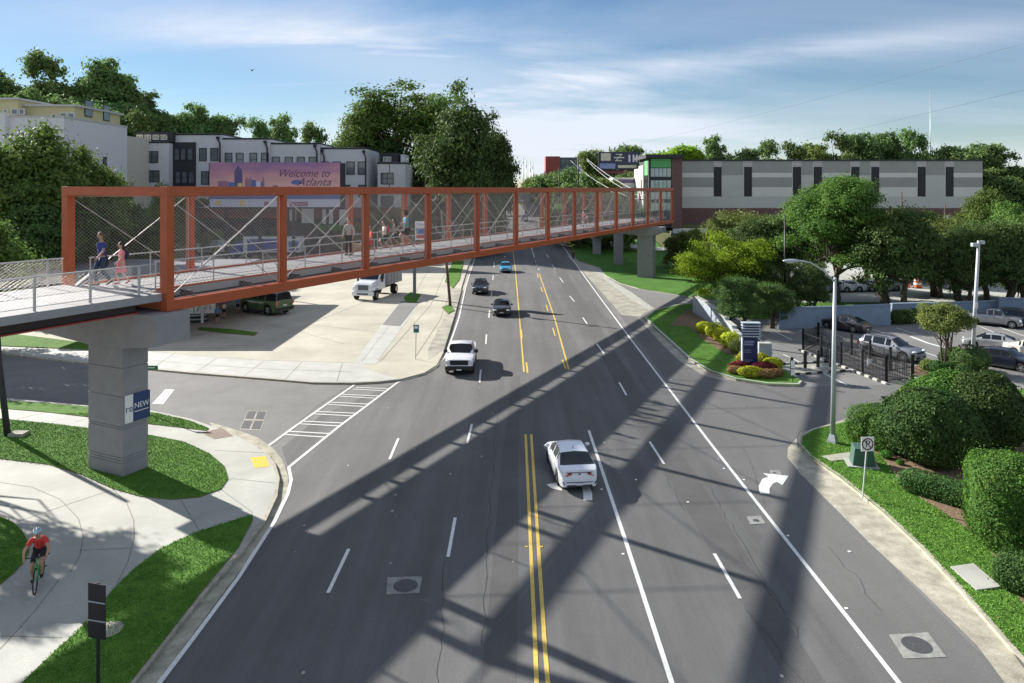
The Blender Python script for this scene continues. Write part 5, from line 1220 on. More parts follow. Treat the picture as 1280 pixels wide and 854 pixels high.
    # wheels
    for a in ax:
        for s in (-1, 1):
            m = MB(); xo = s*(W/2-.03); xi = s*(W/2-.25)
            pr = [(xi, wr*.9), (xi+s*.02, wr), (xo-s*.02, wr), (xo, wr*.93), (xo-s*.006, wr*.68)]
            vs = []; n = 20
            for px_, pr_r in pr:
                for j in range(n): an = 2*math.pi*j/n; vs.append((px_, a+pr_r*math.cos(an), wr+pr_r*math.sin(an)))
            fs = [(i*n+j, i*n+(j+1) % n, (i+1)*n+(j+1) % n, (i+1)*n+j) for i in range(len(pr)-1) for j in range(n)]
            fs.append(tuple(range(n)))
            m.add(vs, fs); wo = m.build('wheel', rubber, t, smooth=True, angle=40)
            m = MB(); xr = xo-s*.03; vs = [(xr+s*.02, a, wr)]
            nn = 30
            for j in range(nn):
                an = 2*math.pi*j/nn; rr = wr*.67 if j % 3 else wr*.60; vs.append((xr, a+rr*math.cos(an), wr+rr*math.sin(an)))
            fs = [(0, 1+j, 1+(j+1) % nn) if s > 0 else (0, 1+(j+1) % nn, 1+j) for j in range(nn)]
            m.add(vs, fs)
            m.build('rim', rim, wo)
            m = MB()
            for j in range(5):
                an = 2*math.pi*j/5+.3; c_ = Vector((xr+s*.012, a+wr*.42*math.cos(an), wr+wr*.42*math.sin(an)))
                m.box(c_, (.012, .10*wr/.34, .10*wr/.34), M=Matrix.Rotation(an, 3, 'X'))
            # dark gaps between the spokes stay part of the rim
            m.build('rim_gap', plast, wo)
            m2 = MB(); R_ = wr+.06; xx = s*(W/2-.26)
            m2.add([(xx, a+R_*math.cos(math.pi*j/10), wr+R_*math.sin(math.pi*j/10)) for j in range(11)]+[(xx, a-R_, .2), (xx, a+R_, .2)], [tuple(range(13))])
    # inner block to stop seeing through the arches
    for a in ax: MB().bb((-W/2+.28, a-wr-.06, S_['gc']+.02), (W/2-.28, a+wr+.06, 2*wr+.1)).build('wheel_housing', under, t)
    zf = lambda x: interp(belt, x)
    tall = kind in ('suv', 'box', 'pickup')
    # front: grille, intake, lamps, plate
    gz_ = .58 if not tall else .80
    if kind == 'pickup':
        MB().bb((-.62, L/2-.04, .78), (.62, L/2+.035, 1.10)).build('grille', plast, t); m = MB()
        for zq in (.86, .94, 1.02): m.bb((-.6, L/2+.03, zq-.012), (.6, L/2+.05, zq+.012))
        for i, zq in enumerate((.88, .98)): MB().bb((-.6, L/2+.03, zq-.012), (.6, L/2+.048, zq+.012)).build('grille_bar', chrome if not dark_bumper else under, t)
        MB().bb((-W/2+.06, L/2-.10, .42), (W/2-.06, L/2+.10, .70)).build('front_bumper', plast if dark_bumper else chrome, t, bevel=.03)
        MB().bb((-W/2+.04, -L/2-.10, .50), (W/2-.04, -L/2+.05, .72)).build('rear_bumper', plast if dark_bumper else chrome, t, bevel=.03)
        for s in (-1, 1): MB().bb((s*(W/2-.34), L/2-.22, .80), (s*(W/2-.09), L/2-.02, 1.08)).build('headlight', lampclr, t, bevel=.02)
    else:
        MB().bb((-.42, L/2-.06, gz_-.07), (.42, L/2+.018, gz_+.07)).build('grille', plast, t, bevel=.015)
        MB().bb((-W/2+.30, L/2-.08, .26+(.08 if tall else 0)), (W/2-.30, L/2+.016, .40+(.10 if tall else 0))).build('air_intake', plast, t, bevel=.02)
        for s in (-1, 1):
            m = MB(); m.ell((0, 0, 0), (.22, .16, .075)); lo = m.build('headlight', lampclr, t, smooth=True); lo.location = (s*(W/2-.27), L/2-.13, gz_+.10); lo.rotation_euler = (0, 0, -s*.5)
        if tall: MB().bb((-W/2+.09, -L/2-.05, .40), (W/2-.09, -L/2+.06, .62)).build('rear_bumper', plast, t, bevel=.03)
    MB().bb((-.17, L/2+.0, .40), (.17, L/2+.06 if kind != 'pickup' else L/2+.115, .50)).build('license_plate', plate, t)
    # rear lamps and plate
    if kind == 'sedan':
        for s in (-1, 1):
            m = MB(); m.add([(s*.80, -L/2+.10, .76), (s*.82, -L/2+.22, .80), (s*.80, -L/2+.16, .92), (s*.36, -L/2-.045, .865), (s*.36, -L/2-.045, .82), (s*.62, -L/2-.03, .75),
                (s*.70, -L/2+.3, .76), (s*.70, -L/2+.3, .80), (s*.70, -L/2+.3, .92), (s*.36, -L/2+.1, .865), (s*.36, -L/2+.1, .82), (s*.60, -L/2+.1, .75)],
                [(0, 1, 2, 3, 4, 5)[::s], (0, 6, 7, 1)[::-s], (1, 7, 8, 2)[::-s], (2, 8, 9, 3)[::-s], (3, 9, 10, 4)[::-s], (4, 10, 11, 5)[::-s], (5, 11, 6, 0)[::-s]])
            m.build('taillight', lampred, t)
            MB().box((s*.72, -L/2+.02, .44), (.05, .05, .16), M=Matrix.Rotation(s*.5, 3, 'Y')).build('bumper_vent', plast, t)
        MB().bb((-.58, -L/2-.035, .28), (.58, -L/2+.1, .35)).build('diffuser', plast, t, bevel=.015)
        MB().bb((-.62, -L/2-.024, .46), (.62, -L/2+.06, .485)).build('bumper_groove', plast, t)
        MB().bb((-.60, -L/2-.012, .895), (.60, -L/2+.06, .905)).build('trunk_seam', plast, t)
        m = MB(); m.ell((0, -L/2-.035, .84), (.045, .012, .035), 10, 6); m.build('badge', plast, t)
        MB().bb((-.17, -L/2-.05, .345), (.17, -L/2-.02, .455)).build('license_plate', plate, t)
        m = MB(); m.add([(-.01, -.62, 1.46), (.01, -.62, 1.46), (.008, -.74, 1.44), (-.008, -.74, 1.44), (0, -.72, 1.56)], [(0, 1, 4), (1, 2, 4), (2, 3, 4), (3, 0, 4)]); m.build('antenna_fin', plast, t)
    else:
        zt2 = .86 if kind == 'hatch' else (.98 if kind != 'pickup' else 1.05)
        for s in (-1, 1): MB().bb((s*(W/2-.24), -L/2-.02, zt2-.16), (s*(W/2-.07), -L/2+.10, zt2+.12)).build('taillight', lampred, t, bevel=.02)
        MB().bb((-.17, -L/2-.03, .72), (.17, -L/2+.01, .83)).build('license_plate', plate, t)
    # mirrors, door seams, handles
    zmr = interp(belt, re2)+.10
    for s in (-1, 1):
        m = MB(); m.ell((0, 0, 0), (.13 if kind != 'pickup' else .16, .07, .09 if kind != 'pickup' else .15), 10, 7); mo = m.build('mirror', paint if not dark_bumper else plast, t, smooth=True); mo.location = (s*(W/2+.07), re2+.34, zmr)
        for xs_ in ((pil[0][0]+pil[0][1])/2-.05, (pil[-1][0]+pil[-1][1])/2, re_-.12):
            MB().bb((s*(W/2+.001), xs_-.006, S_['gc']+.2), (s*(W/2-.03), xs_+.006, zf(xs_)-.09)).build('door_seam', plast, t)
        for xs_ in (pil[-1][0]-.16, pil[0][0]+.05): MB().bb((s*(W/2+.02), xs_-.09, zf(xs_)-.20), (s*(W/2-.02), xs_+.09, zf(xs_)-.165)).build('door_handle', paint, t)
        MB().bb((s*(W/2-.02), ax[0]+wr+.12, S_['gc']+.01), (s*(W/2-.07), ax[1]-wr-.12, S_['gc']+.13)).build('sill', plast, t)
        if kind in ('box', 'suv'): MB().bar((s*W*.33, -1.6, interp(roof, -1.2)+.03), (s*W*.33, .1, interp(roof, .1)+.03), .04).build('roof_rail', plast, t)
    for s in (-1,):
        MB().bar((-.5, re_-.06, zf(re_)+.03), (.1, re_-.16, zf(re_)+.10), .02).build('wiper', plast, t)
    return t
def G3(px, py): p = G(px, py); return p
Lw = 0
p = G(721, 609); hd = R(6)
car('sedan', 'parked_car' if False else 'white_sedan', paintm('white', (.78, .80, .84)), (2.78, 35.2, .016), hd, 'white sedan seen from behind driving away beside the double yellow line', 'car')
p = G(573, 470); car('pickup', 'pickup_truck', paintm('white', (.78, .80, .84)), (p.x+.05, p.y+2.85, .016), R(180), 'white pickup truck with black grille driving towards the crosswalk', 'pickup truck', dark_bumper=True, scale=1.0, sx=1.06)
p = G(627, 396.5); car('sedan', 'black_sedan', paintm('black', (.018, .019, .022)), (p.x, p.y+2.4, .016), R(180), 'black sedan driving towards the camera ahead of the white pickup', 'car', scale=1.03, sx=1.06)
p = G(599.5, 369); car('suv', 'dark_suv', paintm('midnight', (.02, .022, .032)), (p.x, p.y+2.4, .016), R(180), 'dark blue-black SUV driving in the outer lane behind the black sedan', 'car', scale=1.0, sx=1.08)
p = G(632, 341.5); tb_ = car('hatch', 'light_blue_car', paintm('sky_blue', (.06, .38, .62)), (p.x, p.y+2.0, .016), R(180), 'light blue small car with a dark camera mast on its roof', 'car', scale=1.05, sx=1.05)
m = MB(); m.tube([(0, -.2, 1.5), (0, -.2, 2.15)], .05, 8); m.ell((0, -.2, 2.2), (.16, .16, .17), 12, 8); m.build('camera_mast', plast, tb_)
a = G(308, 391.5); b = G(346, 397); c = (a+b)/2; ang = math.atan2(-(a.x-b.x), (a.y-b.y))
car('box', 'green_suv', paintm('olive', (.085, .135, .055)), (c.x+.2, c.y+.9, .15), ang, 'boxy olive green SUV with a pale roof parked on the concrete lot', 'car', scale=1.42)
# pale roof panel of the green car
ob = [x for x in col.objects if x.name.startswith('green_suv')][0]
m = MB(); m.bb((-.60, -1.75, 1.795), (.60, .05, 1.822)); m.build('roof_panel', mat('pale_roof', (.55,.56,.52), .4), ob, bevel=.01)
# vehicles in the car park
pk = 'cars in the car park'
def park(kind, nm, paint, px, py, hdg, label, cat='car', sc_=1.0):
    p = G(px, py); return car(kind, nm, paint, (p.x, p.y, .006), hdg, label, cat, pk, scale=sc_)
park('sedan', 'parked_car', paintm('charcoal', (.045, .043, .05), .4), 1056, 412.5, R(34), 'dark grey sedan parked against the blue wall, its tail to the camera', sc_=.98)
park('suv', 'parked_car', paintm('silver_blue', (.27, .28, .31), .5), 1114, 447, R(214), 'silver grey SUV parked just behind the black fence enclosure', sc_=1.0)
park('pickup', 'parked_pickup', paintm('silver', (.30, .305, .32), .5), 1242, 407, R(226), 'silver pickup truck parked at the blue wall on the right', 'pickup truck', sc_=.86)
park('suv', 'parked_car', paintm('maroon', (.035, .02, .025), .3), 1276, 407, R(226), 'dark maroon SUV parked right of the silver pickup', sc_=.95)
park('sedan', 'parked_car', paintm('pale_silver', (.50, .50, .48), .5), 1240, 436, R(56), 'pale silver sedan parked beside the tall light pole', sc_=.92)
park('sedan', 'parked_car', paintm('navy_black', (.012, .016, .03), .3), 1255, 459, R(216), 'black sedan parked in front of the pale silver one', sc_=1.0)
park('sedan', 'parked_car', paintm('cream', (.62, .60, .52), .2), 1296, 448, R(210), 'cream sedan cut by the right picture edge', sc_=.95)
# cars at a distance on the road, on the rise
for px, Y, hd_, mt_, kd, lab in ((629, 205, 180, 'charcoal', 'suv', 'grey car far up the road under the signals, left lane'), (627.5, 184, 180, 'teal', 'sedan', 'teal car coming down the far road seen through the truss'), (655.5, 200, 0, 'silver_blue', 'suv', 'grey van driving away on the far road right of centre'), (676, 178, 0, 'red', 'sedan', 'red car on the far road at the right kerb')):
    if mt_ == 'teal': paintm('teal', (.05, .22, .26), .3)
    if mt_ == 'red': paintm('red', (.35, .015, .02))
    X = (px-640)*Y/920; car(kd, 'distant_car', M_['paint_'+mt_], (X, Y, hz(X, Y)+.03), R(hd_), lab, 'car', 'cars on the far road', scale=1.0)
for i in range(7):
    p = G(1010+i*17, 366); car('sedan', 'parked_car', [paintm('pearl', (.6, .66, .75), .2), M_['paint_silver_blue'], M_['paint_white']][i % 3], (p.x, 96+i*.3, .12), R(90-6), 'pale car in the row behind the trees, %s from the left' % ('first second third fourth fifth sixth seventh'.split()[i]), 'car', 'pale cars parked behind the trees')
# dump truck
def truck_wheel(t, x, y, r, wdt=.32, rimm=None, s=1):
    m = MB(); n = 20; xs_ = (x-s*wdt, x-s*wdt*.95, x-s*.03, x); rr = (r*.9, r, r, r*.92); vs = []
    for a_, r_ in zip(xs_, rr):
        for j in range(n): an = 2*math.pi*j/n; vs.append((a_, y+r_*math.cos(an), r+r_*math.sin(an)))
    fs = [(i*n+j, i*n+(j+1) % n, (i+1)*n+(j+1) % n, (i+1)*n+j) for i in range(3) for j in range(n)]+[tuple(range(n)), tuple(3*n+j for j in range(n))]
    w_ = m.add(vs, fs).build('wheel', rubber, t, smooth=True, angle=40)
    m = MB(); m.add([(x+s*.012, y+r*.55*math.cos(2*math.pi*j/n), r+r*.55*math.sin(2*math.pi*j/n)) for j in range(n)], [tuple(range(n))]); m.build('rim', rimm or rim, w_)
p = G(459, 377); wp = paintm('white', (.78, .80, .84)); t = empty('dump_truck', (p.x+.6, p.y+4.0, .14), R(180-14), 'white dump truck with a big grey tipper body parked on the concrete lot', 'truck'); t.scale = (1.22, 1.1, 1.22)
def prof(name, pts, x0, x1, mt, par, bev=.03):   # side profile (y,z) extruded across x
    n = len(pts); m = MB(); m.add([(x0, a, b) for a, b in pts]+[(x1, a, b) for a, b in pts], [tuple(reversed(range(n))), tuple(range(n, 2*n))]+[(i, (i+1) % n, (i+1) % n+n, i+n) for i in range(n)]); return m.build(name, mt, par, bevel=bev)
prof('hood', [(3.95, .85), (3.95, 1.55), (3.7, 1.72), (2.45, 1.90), (2.45, .85)], -.92, .92, wp, t, .06)
prof('cab', [(2.44, .9), (2.44, 1.92), (1.95, 2.62), (.7, 2.66), (.7, .9)], -1.08, 1.08, wp, t, .05)
prof('windshield', [(2.47, 1.96), (2.01, 2.57), (1.97, 2.55), (2.42, 1.94)], -.95, .95, tint, t, 0)
for s in (-1, 1):
    m = MB(); m.add([(s*1.085, 2.2, 1.95), (s*1.085, 1.88, 2.5), (s*1.085, 1.05, 2.52), (s*1.085, 1.05, 1.9)], [(0, 1, 2, 3)]); m.build('side_window', tint, t)
    MB().bb((s*.62, 3.86, 1.18), (s*.90, 3.98, 1.42)).build('headlight', lampclr, t, bevel=.02)
    prof('fender', [(3.9, 1.05), (3.75, 1.32), (2.7, 1.35), (2.5, 1.0), (2.62, 1.0), (2.85, 1.18), (3.6, 1.18), (3.78, .95)], s*.92, s*1.2, wp, t, .02)
    MB().bb((s*1.22, 2.1, 1.7), (s*1.42, 2.2, 2.3)).build('mirror', plast, t)
    truck_wheel(t, s*1.18, 3.2, .5, s=s); truck_wheel(t, s*1.18, -2.2, .5, .55, s=s)
MB().bb((-.55, 3.93, 1.02), (.55, 4.0, 1.52)).build('grille', mat('grille_grey', (.16,.18,.2), .4, metal=.5), t, bevel=.02)
MB().bb((-1.15, 3.85, .48), (1.15, 4.12, .86)).build('front_bumper', wp, t, bevel=.03); MB().bb((-.6, 4.121, .6), (.6, 4.13, .74)).build('bumper_slot', plast, t)
MB().bb((-.5, -3.6, .75), (.5, 3.5, 1.0)).build('chassis', darkst, t)
gm = mat('tipper_grey', (.34, .36, .38), .5, metal=.2, var=.15)
m = MB()
prof('tipper_side', [(.45, 1.15), (.5, 2.7), (-3.7, 2.7), (-3.9, 1.15)], 1.12, 1.2, gm, t, .0); prof('tipper_side', [(.45, 1.15), (.5, 2.7), (-3.7, 2.7), (-3.9, 1.15)], -1.2, -1.12, gm, t, .0)
MB().bb((-1.12, .4, 1.15), (1.12, .5, 2.9)).build('tipper_front', gm, t); MB().bb((-1.12, -3.8, 1.15), (1.12, -3.7, 2.6)).build('tipper_gate', gm, t); MB().bb((-1.12, -3.7, 1.15), (1.12, .4, 1.3)).build('tipper_floor', gm, t)
for s in (-1, 1):
    for k in range(5): MB().bb((s*1.2, -3.3+k*.85, 1.2), (s*1.26, -3.22+k*.85, 2.65)).build('tipper_rib', gm, t)
# long blue trailer truck on the back street, white trailers beside it
Yq = 143; x0 = AY(290, 320, Yq).x; x1 = AY(378, 320, Yq).x; t = empty('semi_truck', ((x0+x1)/2, Yq, .14), R(90), 'long truck with a white and blue trailer seen through the truss mesh', 'truck')
Lh = (x1-x0)/2; bt = paintm('royal_blue', (.03, .08, .34)); tc2 = paintm('trailer_white', (.62, .66, .70), 0, .5)
MB().bb((-1.3, -Lh, 1.2), (1.3, Lh*.62, 4.2)).build('trailer', tc2, t, bevel=.04)
for s in (-1, 1):
    MB().bb((s*1.3, -Lh+2.6, 1.45), (s*1.315, Lh*.50, 3.75)).build('side_graphic', bt, t); MB().bb((s*1.3, -Lh+.35, 1.6), (s*1.315, -Lh+2.3, 3.3)).build('side_graphic', pb_, t)
prof('cab', [(Lh*.66, .7), (Lh*.66, 3.3), (Lh*.86, 3.2), (Lh*.93, 2.1), (Lh, 1.9), (Lh, .7)], -1.2, 1.2, bt, t, .05)
prof('windshield', [(Lh*.875, 3.1), (Lh*.935, 2.2), (Lh*.945, 2.2), (Lh*.885, 3.1)], -1.1, 1.1, tint, t, 0)
for s in (-1, 1):
    for yy_ in (Lh*.9, Lh*.55, -Lh*.62, -Lh*.78): truck_wheel(t, s*1.25, yy_, .5, s=s)
for i, (a_, b_) in enumerate(((92, 128), (132, 186), (236, 262), (264, 286))):
    Yq2 = 139 if i < 2 else 147; xx0 = AY(a_, 310, Yq2).x; xx1 = AY(b_, 310, Yq2).x
    t = empty('trailer', ((xx0+xx1)/2, Yq2, .14), 0, 'white box trailer standing behind the trees, %s from the left' % ('first second third fourth'.split()[i]), 'trailer', 'white box trailers')
    hl = (xx1-xx0)/2; MB().bb((-hl, -1.25, .9), (hl, 1.25, 3.3 if i != 2 else 2.6)).build('box', tc2, t, bevel=.04)
    for s in (-1, 1): 
        for xw in (-hl*.7, hl*.6): MB().tube([(xw, s*1.2, .45), (xw, s*.9, .45)], .45, 14).build('wheel', rubber, t)
# ------------------------------------------------------------ people
skin_m = mat('skin', (.42, .24, .16), .55, var=.04, scale=3); skin_l = mat('skin_light', (.55, .36, .27), .55, var=.04)
hair_d = mat('hair_dark', (.02, .012, .01), .6, var=.2, scale=20); hair_b = mat('hair_brown', (.09, .05, .03), .6, var=.2, scale=20)
def fab(n, c): return mat('cloth_'+n, c, .85, var=.12, scale=14, bump=.2, bscale=30)
def skinmesh(name, J, E, Rr, mt, parent, sub=2, extra=None):
    keys = list(J); me = bpy.data.meshes.new(name+'_skel'); me.from_pydata([J[k] for k in keys], [(keys.index(a), keys.index(b)) for a, b in E], [])
    o = bpy.data.objects.new(name, me); col.objects.link(o)
    o.modifiers.new('skin', 'SKIN')
    if not me.skin_vertices: return o
    for i, k in enumerate(keys):
        r = Rr[k]; me.skin_vertices[0].data[i].radius = r if isinstance(r, tuple) else (r, r); me.skin_vertices[0].data[i].use_root = (i == 0)
    sb_ = o.modifiers.new('sub', 'SUBSURF'); sb_.levels = sub; sb_.render_levels = sub
    bpy.context.view_layer.update()
    m2 = bpy.data.meshes.new_from_object(o.evaluated_get(bpy.context.evaluated_depsgraph_get()))
    bpy.data.objects.remove(o)
    if extra:
        bm = bmesh.new(); bm.from_mesh(m2); t = extra.mesh('tmp', mt); bm.from_mesh(t); bm.to_mesh(m2); bm.free()
    m2.name = name; m2.materials.clear(); m2.materials.append(mt); m2.polygons.foreach_set('use_smooth', [True]*len(m2.polygons)); m2.polygons.foreach_set('material_index', [0]*len(m2.polygons))
    o = bpy.data.objects.new(name, m2); col.objects.link(o); o.parent = parent
    return o
def V3(*a): return Vector(a)
def person(label, loc, rz, h, top, bottom, pose='walk', look=None, sleeve='short', legs='long', hair=hair_d, hairlen='short', skirt=None, sk=skin_m, backpack=None, helmet=None, shoes=None, child=False, lean=0.0):
    t = empty('person', loc, rz, label, 'person'); s = h/1.74; t.scale = (s, s, s)
    hd = 1.12 if child else 1.0
    if pose == 'walk': leg = {'r': ((.09, .20, .50), (.09, .10, .09), (.09, .30, .04)), 'l': ((-.09, .02, .50), (-.09, -.26, .16), (-.09, -.16, .03))}; arm = {'r': ((.24, -.12, 1.16), (.25, -.06, .93)), 'l': ((-.24, .10, 1.16), (-.24, .28, .98))}; ph = .93; up = V3(0, 0, 1)
    elif pose == 'stand': leg = {'r': ((.10, .03, .50), (.11, .0, .08), (.12, .16, .03)), 'l': ((-.10, .03, .50), (-.11, .0, .08), (-.12, .16, .03))}; arm = {'r': ((.26, -.03, 1.15), (.27, .08, .92)), 'l': ((-.26, -.03, 1.15), (-.27, .08, .92))}; ph = .93; up = V3(0, 0, 1)
    elif pose == 'run': leg = {'r': ((.09, .30, .62), (.09, .14, .28), (.09, .30, .22)), 'l': ((-.09, -.02, .50), (-.09, -.34, .22), (-.09, -.30, .08))}; arm = {'r': ((.25, -.18, 1.18), (.20, .04, 1.08)), 'l': ((-.25, .14, 1.16), (-.16, .30, 1.22))}; ph = .93; up = V3(0, .08, 1).normalized()
    elif pose == 'ride': leg = {'r': ((.13, .30, .62), (.12, .10, .28), (.12, .28, .24)), 'l': ((-.13, .34, .80), (-.12, .24, .46), (-.12, .42, .44))}; arm = {'r': ((.30, .34, 1.14), (.27, .54, 1.0)), 'l': ((-.30, .34, 1.14), (-.27, .54, 1.0))}; ph = .95; up = V3(0, .62, .80).normalized()
    pel = V3(0, 0, ph); Zt = lambda d, x=0, f=0: pel + up*d + V3(x, 0, 0) + V3(0, up.z, -up.y)*f
    if pose == 'ride': pel = V3(0, -.22, ph+.02)
    J = {'pel': pel, 'sp': Zt(.22), 'ch': Zt(.42), 'nk': Zt(.56), 'hb': Zt(.60) + V3(0, .02, .03)}
    hdc = J['hb'] + (V3(0, .02, .10) if pose != 'ride' else V3(0, .08, .09)); J['hc'] = hdc
    E = [('pel', 'sp'), ('sp', 'ch'), ('ch', 'nk'), ('nk', 'hb'), ('hb', 'hc')]
    Rr = {'pel': (.135, .10), 'sp': (.115, .085), 'ch': (.15, .10), 'nk': .052, 'hb': .055, 'hc': .075}
    for sd, sx_ in (('r', 1), ('l', -1)):
        kn, an, to = [V3(*q) for q in leg[sd]]; el, wr = [V3(*q) for q in arm[sd]]
        J['sh'+sd] = Zt(.475, .17*sx_); J['el'+sd] = el; J['wr'+sd] = wr; J['ha'+sd] = wr+(wr-el).normalized()*.08
        J['hp'+sd] = pel+V3(.09*sx_, 0, -.04); J['kn'+sd] = kn; J['cf'+sd] = kn.lerp(an, .3)+V3(0, -.015, 0); J['an'+sd] = an; J['to'+sd] = to
        E += [('ch', 'sh'+sd), ('sh'+sd, 'el'+sd), ('el'+sd, 'wr'+sd), ('wr'+sd, 'ha'+sd), ('pel', 'hp'+sd), ('hp'+sd, 'kn'+sd), ('kn'+sd, 'cf'+sd), ('cf'+sd, 'an'+sd), ('an'+sd, 'to'+sd)]
        Rr.update({'sh'+sd: .055, 'el'+sd: .042, 'wr'+sd: .028, 'ha'+sd: (.036, .02), 'hp'+sd: .085, 'kn'+sd: .055, 'cf'+sd: .056, 'an'+sd: .036, 'to'+sd: .03})
    ex = MB(); k_ = hd
    ex.ell(hdc+V3(0, .0, .03), (.078*k_, .095*k_, .118*k_), 16, 11); ex.ell(hdc+V3(0, .098*k_, .015), (.013, .02, .022), 8, 6)
    for sx_ in (-1, 1): ex.ell(hdc+V3(.078*sx_*k_, -.005, .02), (.012, .022, .032), 8, 6)
    for sd, sx_ in (('r', 1), ('l', -1)):
        w_ = J['ha'+sd]; d = (J['wr'+sd]-J['el'+sd]).normalized(); sdv = d.cross(V3(0, 1, 0)); sdv = (sdv if sdv.length > .1 else V3(1, 0, 0)).normalized(); fw = sdv.cross(d).normalized()
        for f_ in range(4):
            b_ = w_+fw*(f_-1.5)*.017; ln = (.062, .07, .066, .05)[f_]; ex.tube([b_-d*.02, b_+d*ln*.55, b_+d*ln*.95-sdv*sx_*.02], [.0095, .009, .006], 6)
        ex.tube([w_-d*.05+fw*.03, w_-d*.01+fw*.05, w_+d*.025+fw*.055], [.011, .010, .007], 6)
    skinmesh('body', J, E, Rr, sk, t, 2, ex)
    def sub_(keys, edges, nm, mt, grow, over={}):
        JJ = {k: over.get(k, J[k]) for k in keys}; RR = {}
        for k in keys:
            r = Rr[k] if k in Rr else .05; r = r if isinstance(r, tuple) else (r, r); RR[k] = (r[0]+grow, r[1]+grow)
        return skinmesh(nm, JJ, edges, RR, mt, t, 2)
    # shirt
    Jx = {'wl': pel+up*.02, 'tn': Zt(.515)}; Rr['wl'] = (.14, .105); Rr['tn'] = .06; ks = ['wl', 'sp', 'ch', 'tn']; es = [('wl', 'sp'), ('sp', 'ch'), ('ch', 'tn')]; ov = dict(Jx)
    for sd in 'rl':
        e_ = 'sl'+sd; J[e_] = J['sh'+sd].lerp(J['el'+sd], .62); Rr[e_] = .05
        ks += ['sh'+sd, e_]; es += [('ch', 'sh'+sd), ('sh'+sd, e_)]
        if sleeve == 'long': J['sw'+sd] = J['el'+sd].lerp(J['wr'+sd], .92); Rr['sw'+sd] = .034; ks += ['el'+sd, 'sw'+sd]; es[-1] = ('sh'+sd, 'el'+sd); es.append(('el'+sd, 'sw'+sd)); ks.remove(e_)
    J.update(Jx); sub_(ks, es, 'shirt', top, .018)
    # trousers / shorts / skirt
    if skirt is None:
        ks = ['pel']; es = []
        for sd in 'rl':
            end = {'long': .93, 'short': 0}[legs]
            ks += ['hp'+sd]; es += [('pel', 'hp'+sd)]
            if legs == 'long': J['tl'+sd] = J['kn'+sd].lerp(J['an'+sd], .92); Rr['tl'+sd] = .048; ks += ['kn'+sd, 'tl'+sd]; es += [('hp'+sd, 'kn'+sd), ('kn'+sd, 'tl'+sd)]
            else: J['ts'+sd] = J['hp'+sd].lerp(J['kn'+sd], .78); Rr['ts'+sd] = .075; ks += ['ts'+sd]; es += [('hp'+sd, 'ts'+sd)]
        sub_(ks, es, 'trousers' if legs == 'long' else 'shorts', bottom, .016)
    else:
        m = MB(); c_ = pel
        m.tube([c_+V3(0, 0, .16), c_+V3(0, .0, .0), c_+V3(0, .02, -.20), c_+V3(0, .03, -.40)], [.12, .15, .20, .25], 18, cap=False, sq=(1, .8)); m.build('skirt', skirt, t, smooth=True)
    for sd in 'rl':
        m = MB(); a_, b_ = J['an'+sd], J['to'+sd]; m.tube([a_+V3(0, -.07, -.035), a_+V3(0, .0, -.03), a_.lerp(b_, .6)+V3(0, 0, -.01), b_+V3(0, .05, 0)], [.038, .048, .044, .022], 10, sq=(1, .85)); m.build('shoe', shoes or plast, t, smooth=True)
    if helmet:
        m = MB(); m.ell(hdc+V3(0, -.01, .085), (.105, .14, .085), 16, 9); ho = m.build('helmet', helmet, t, smooth=True)
        for sx_ in (-.05, 0, .05): MB().tube([hdc+V3(sx_, .09, .13), hdc+V3(sx_, 0, .176), hdc+V3(sx_, -.10, .14)], .012, 6).build('helmet_vent', plast, ho)
    else:
        m = MB(); m.ell(hdc+V3(0, -.018, .055), (.088*k_, .10*k_, .108*k_), 16, 10)
        if hairlen == 'long': m.tube([hdc+V3(0, -.05, .08), hdc+V3(0, -.10, -.06), hdc+V3(0, -.13, -.24), hdc+V3(0, -.12, -.34)], [.085, .09, .075, .03], 12)
        if hairlen == 'big': m.ell(hdc+V3(0, -.06, .02), (.14, .12, .15), 12, 9)
        m.build('hair', hair, t, smooth=True)
    # eyes and mouth
    for sx_ in (-1, 1): 
        m = MB(); m.ell(hdc+V3(.03*sx_*k_, .083*k_, .04), (.012, .008, .007), 8, 5); m.build('eye', hair_d, t)
    m = MB(); m.ell(hdc+V3(0, .088*k_, -.035), (.022, .008, .006), 8, 5); m.build('mouth', mat('lips', (.3, .1, .08), .6), t)
    if backpack:
        m = MB(); m.ell(Zt(.34, 0, -.19), (.145, .11, .21), 14, 9); bp = empty('backpack', (0, 0, 0), 0); bpy.data.objects.remove(bp)
        m.build('backpack', backpack, t, smooth=True)
    return t
def deck_at(px, ly, z=ZD+.003):
    lo, hi = -30.0, 120.0
    for _ in range(50):
        mid = (lo+hi)/2; q = BP(mid, ly, z)
        if q.y < 3 or PXX(q) < px: lo = mid
        else: hi = mid
    return BP(lo, ly, z)
def hgt(p, pxh): # object height for a pixel height at point p
    return pxh/F*(p.y*cp+(H-p.z)*sp)*1.01
navyc = fab('navy', (.03, .05, .20)); denim = fab('denim', (.035, .06, .11)); pink = fab('pink', (.75, .22, .24)); beige = fab('beige', (.42, .40, .34)); blackc = fab('black', (.02, .02, .022)); redc = fab('red', (.62, .045, .035)); whitec = fab('white', (.65, .62, .6)); teal = fab('teal', (.05, .35, .42)); rose = fab('rose', (.45, .06, .09)); bluec = fab('blue', (.06, .22, .52)); bpk = fab('pack', (.02, .035, .09))
p = deck_at(127, 5.3); person('woman in a navy shirt and jeans walking on the bridge near its portal', p, R(150), hgt(p, 64), navyc, denim, 'walk', hair=hair_b)
p2_ = p; 
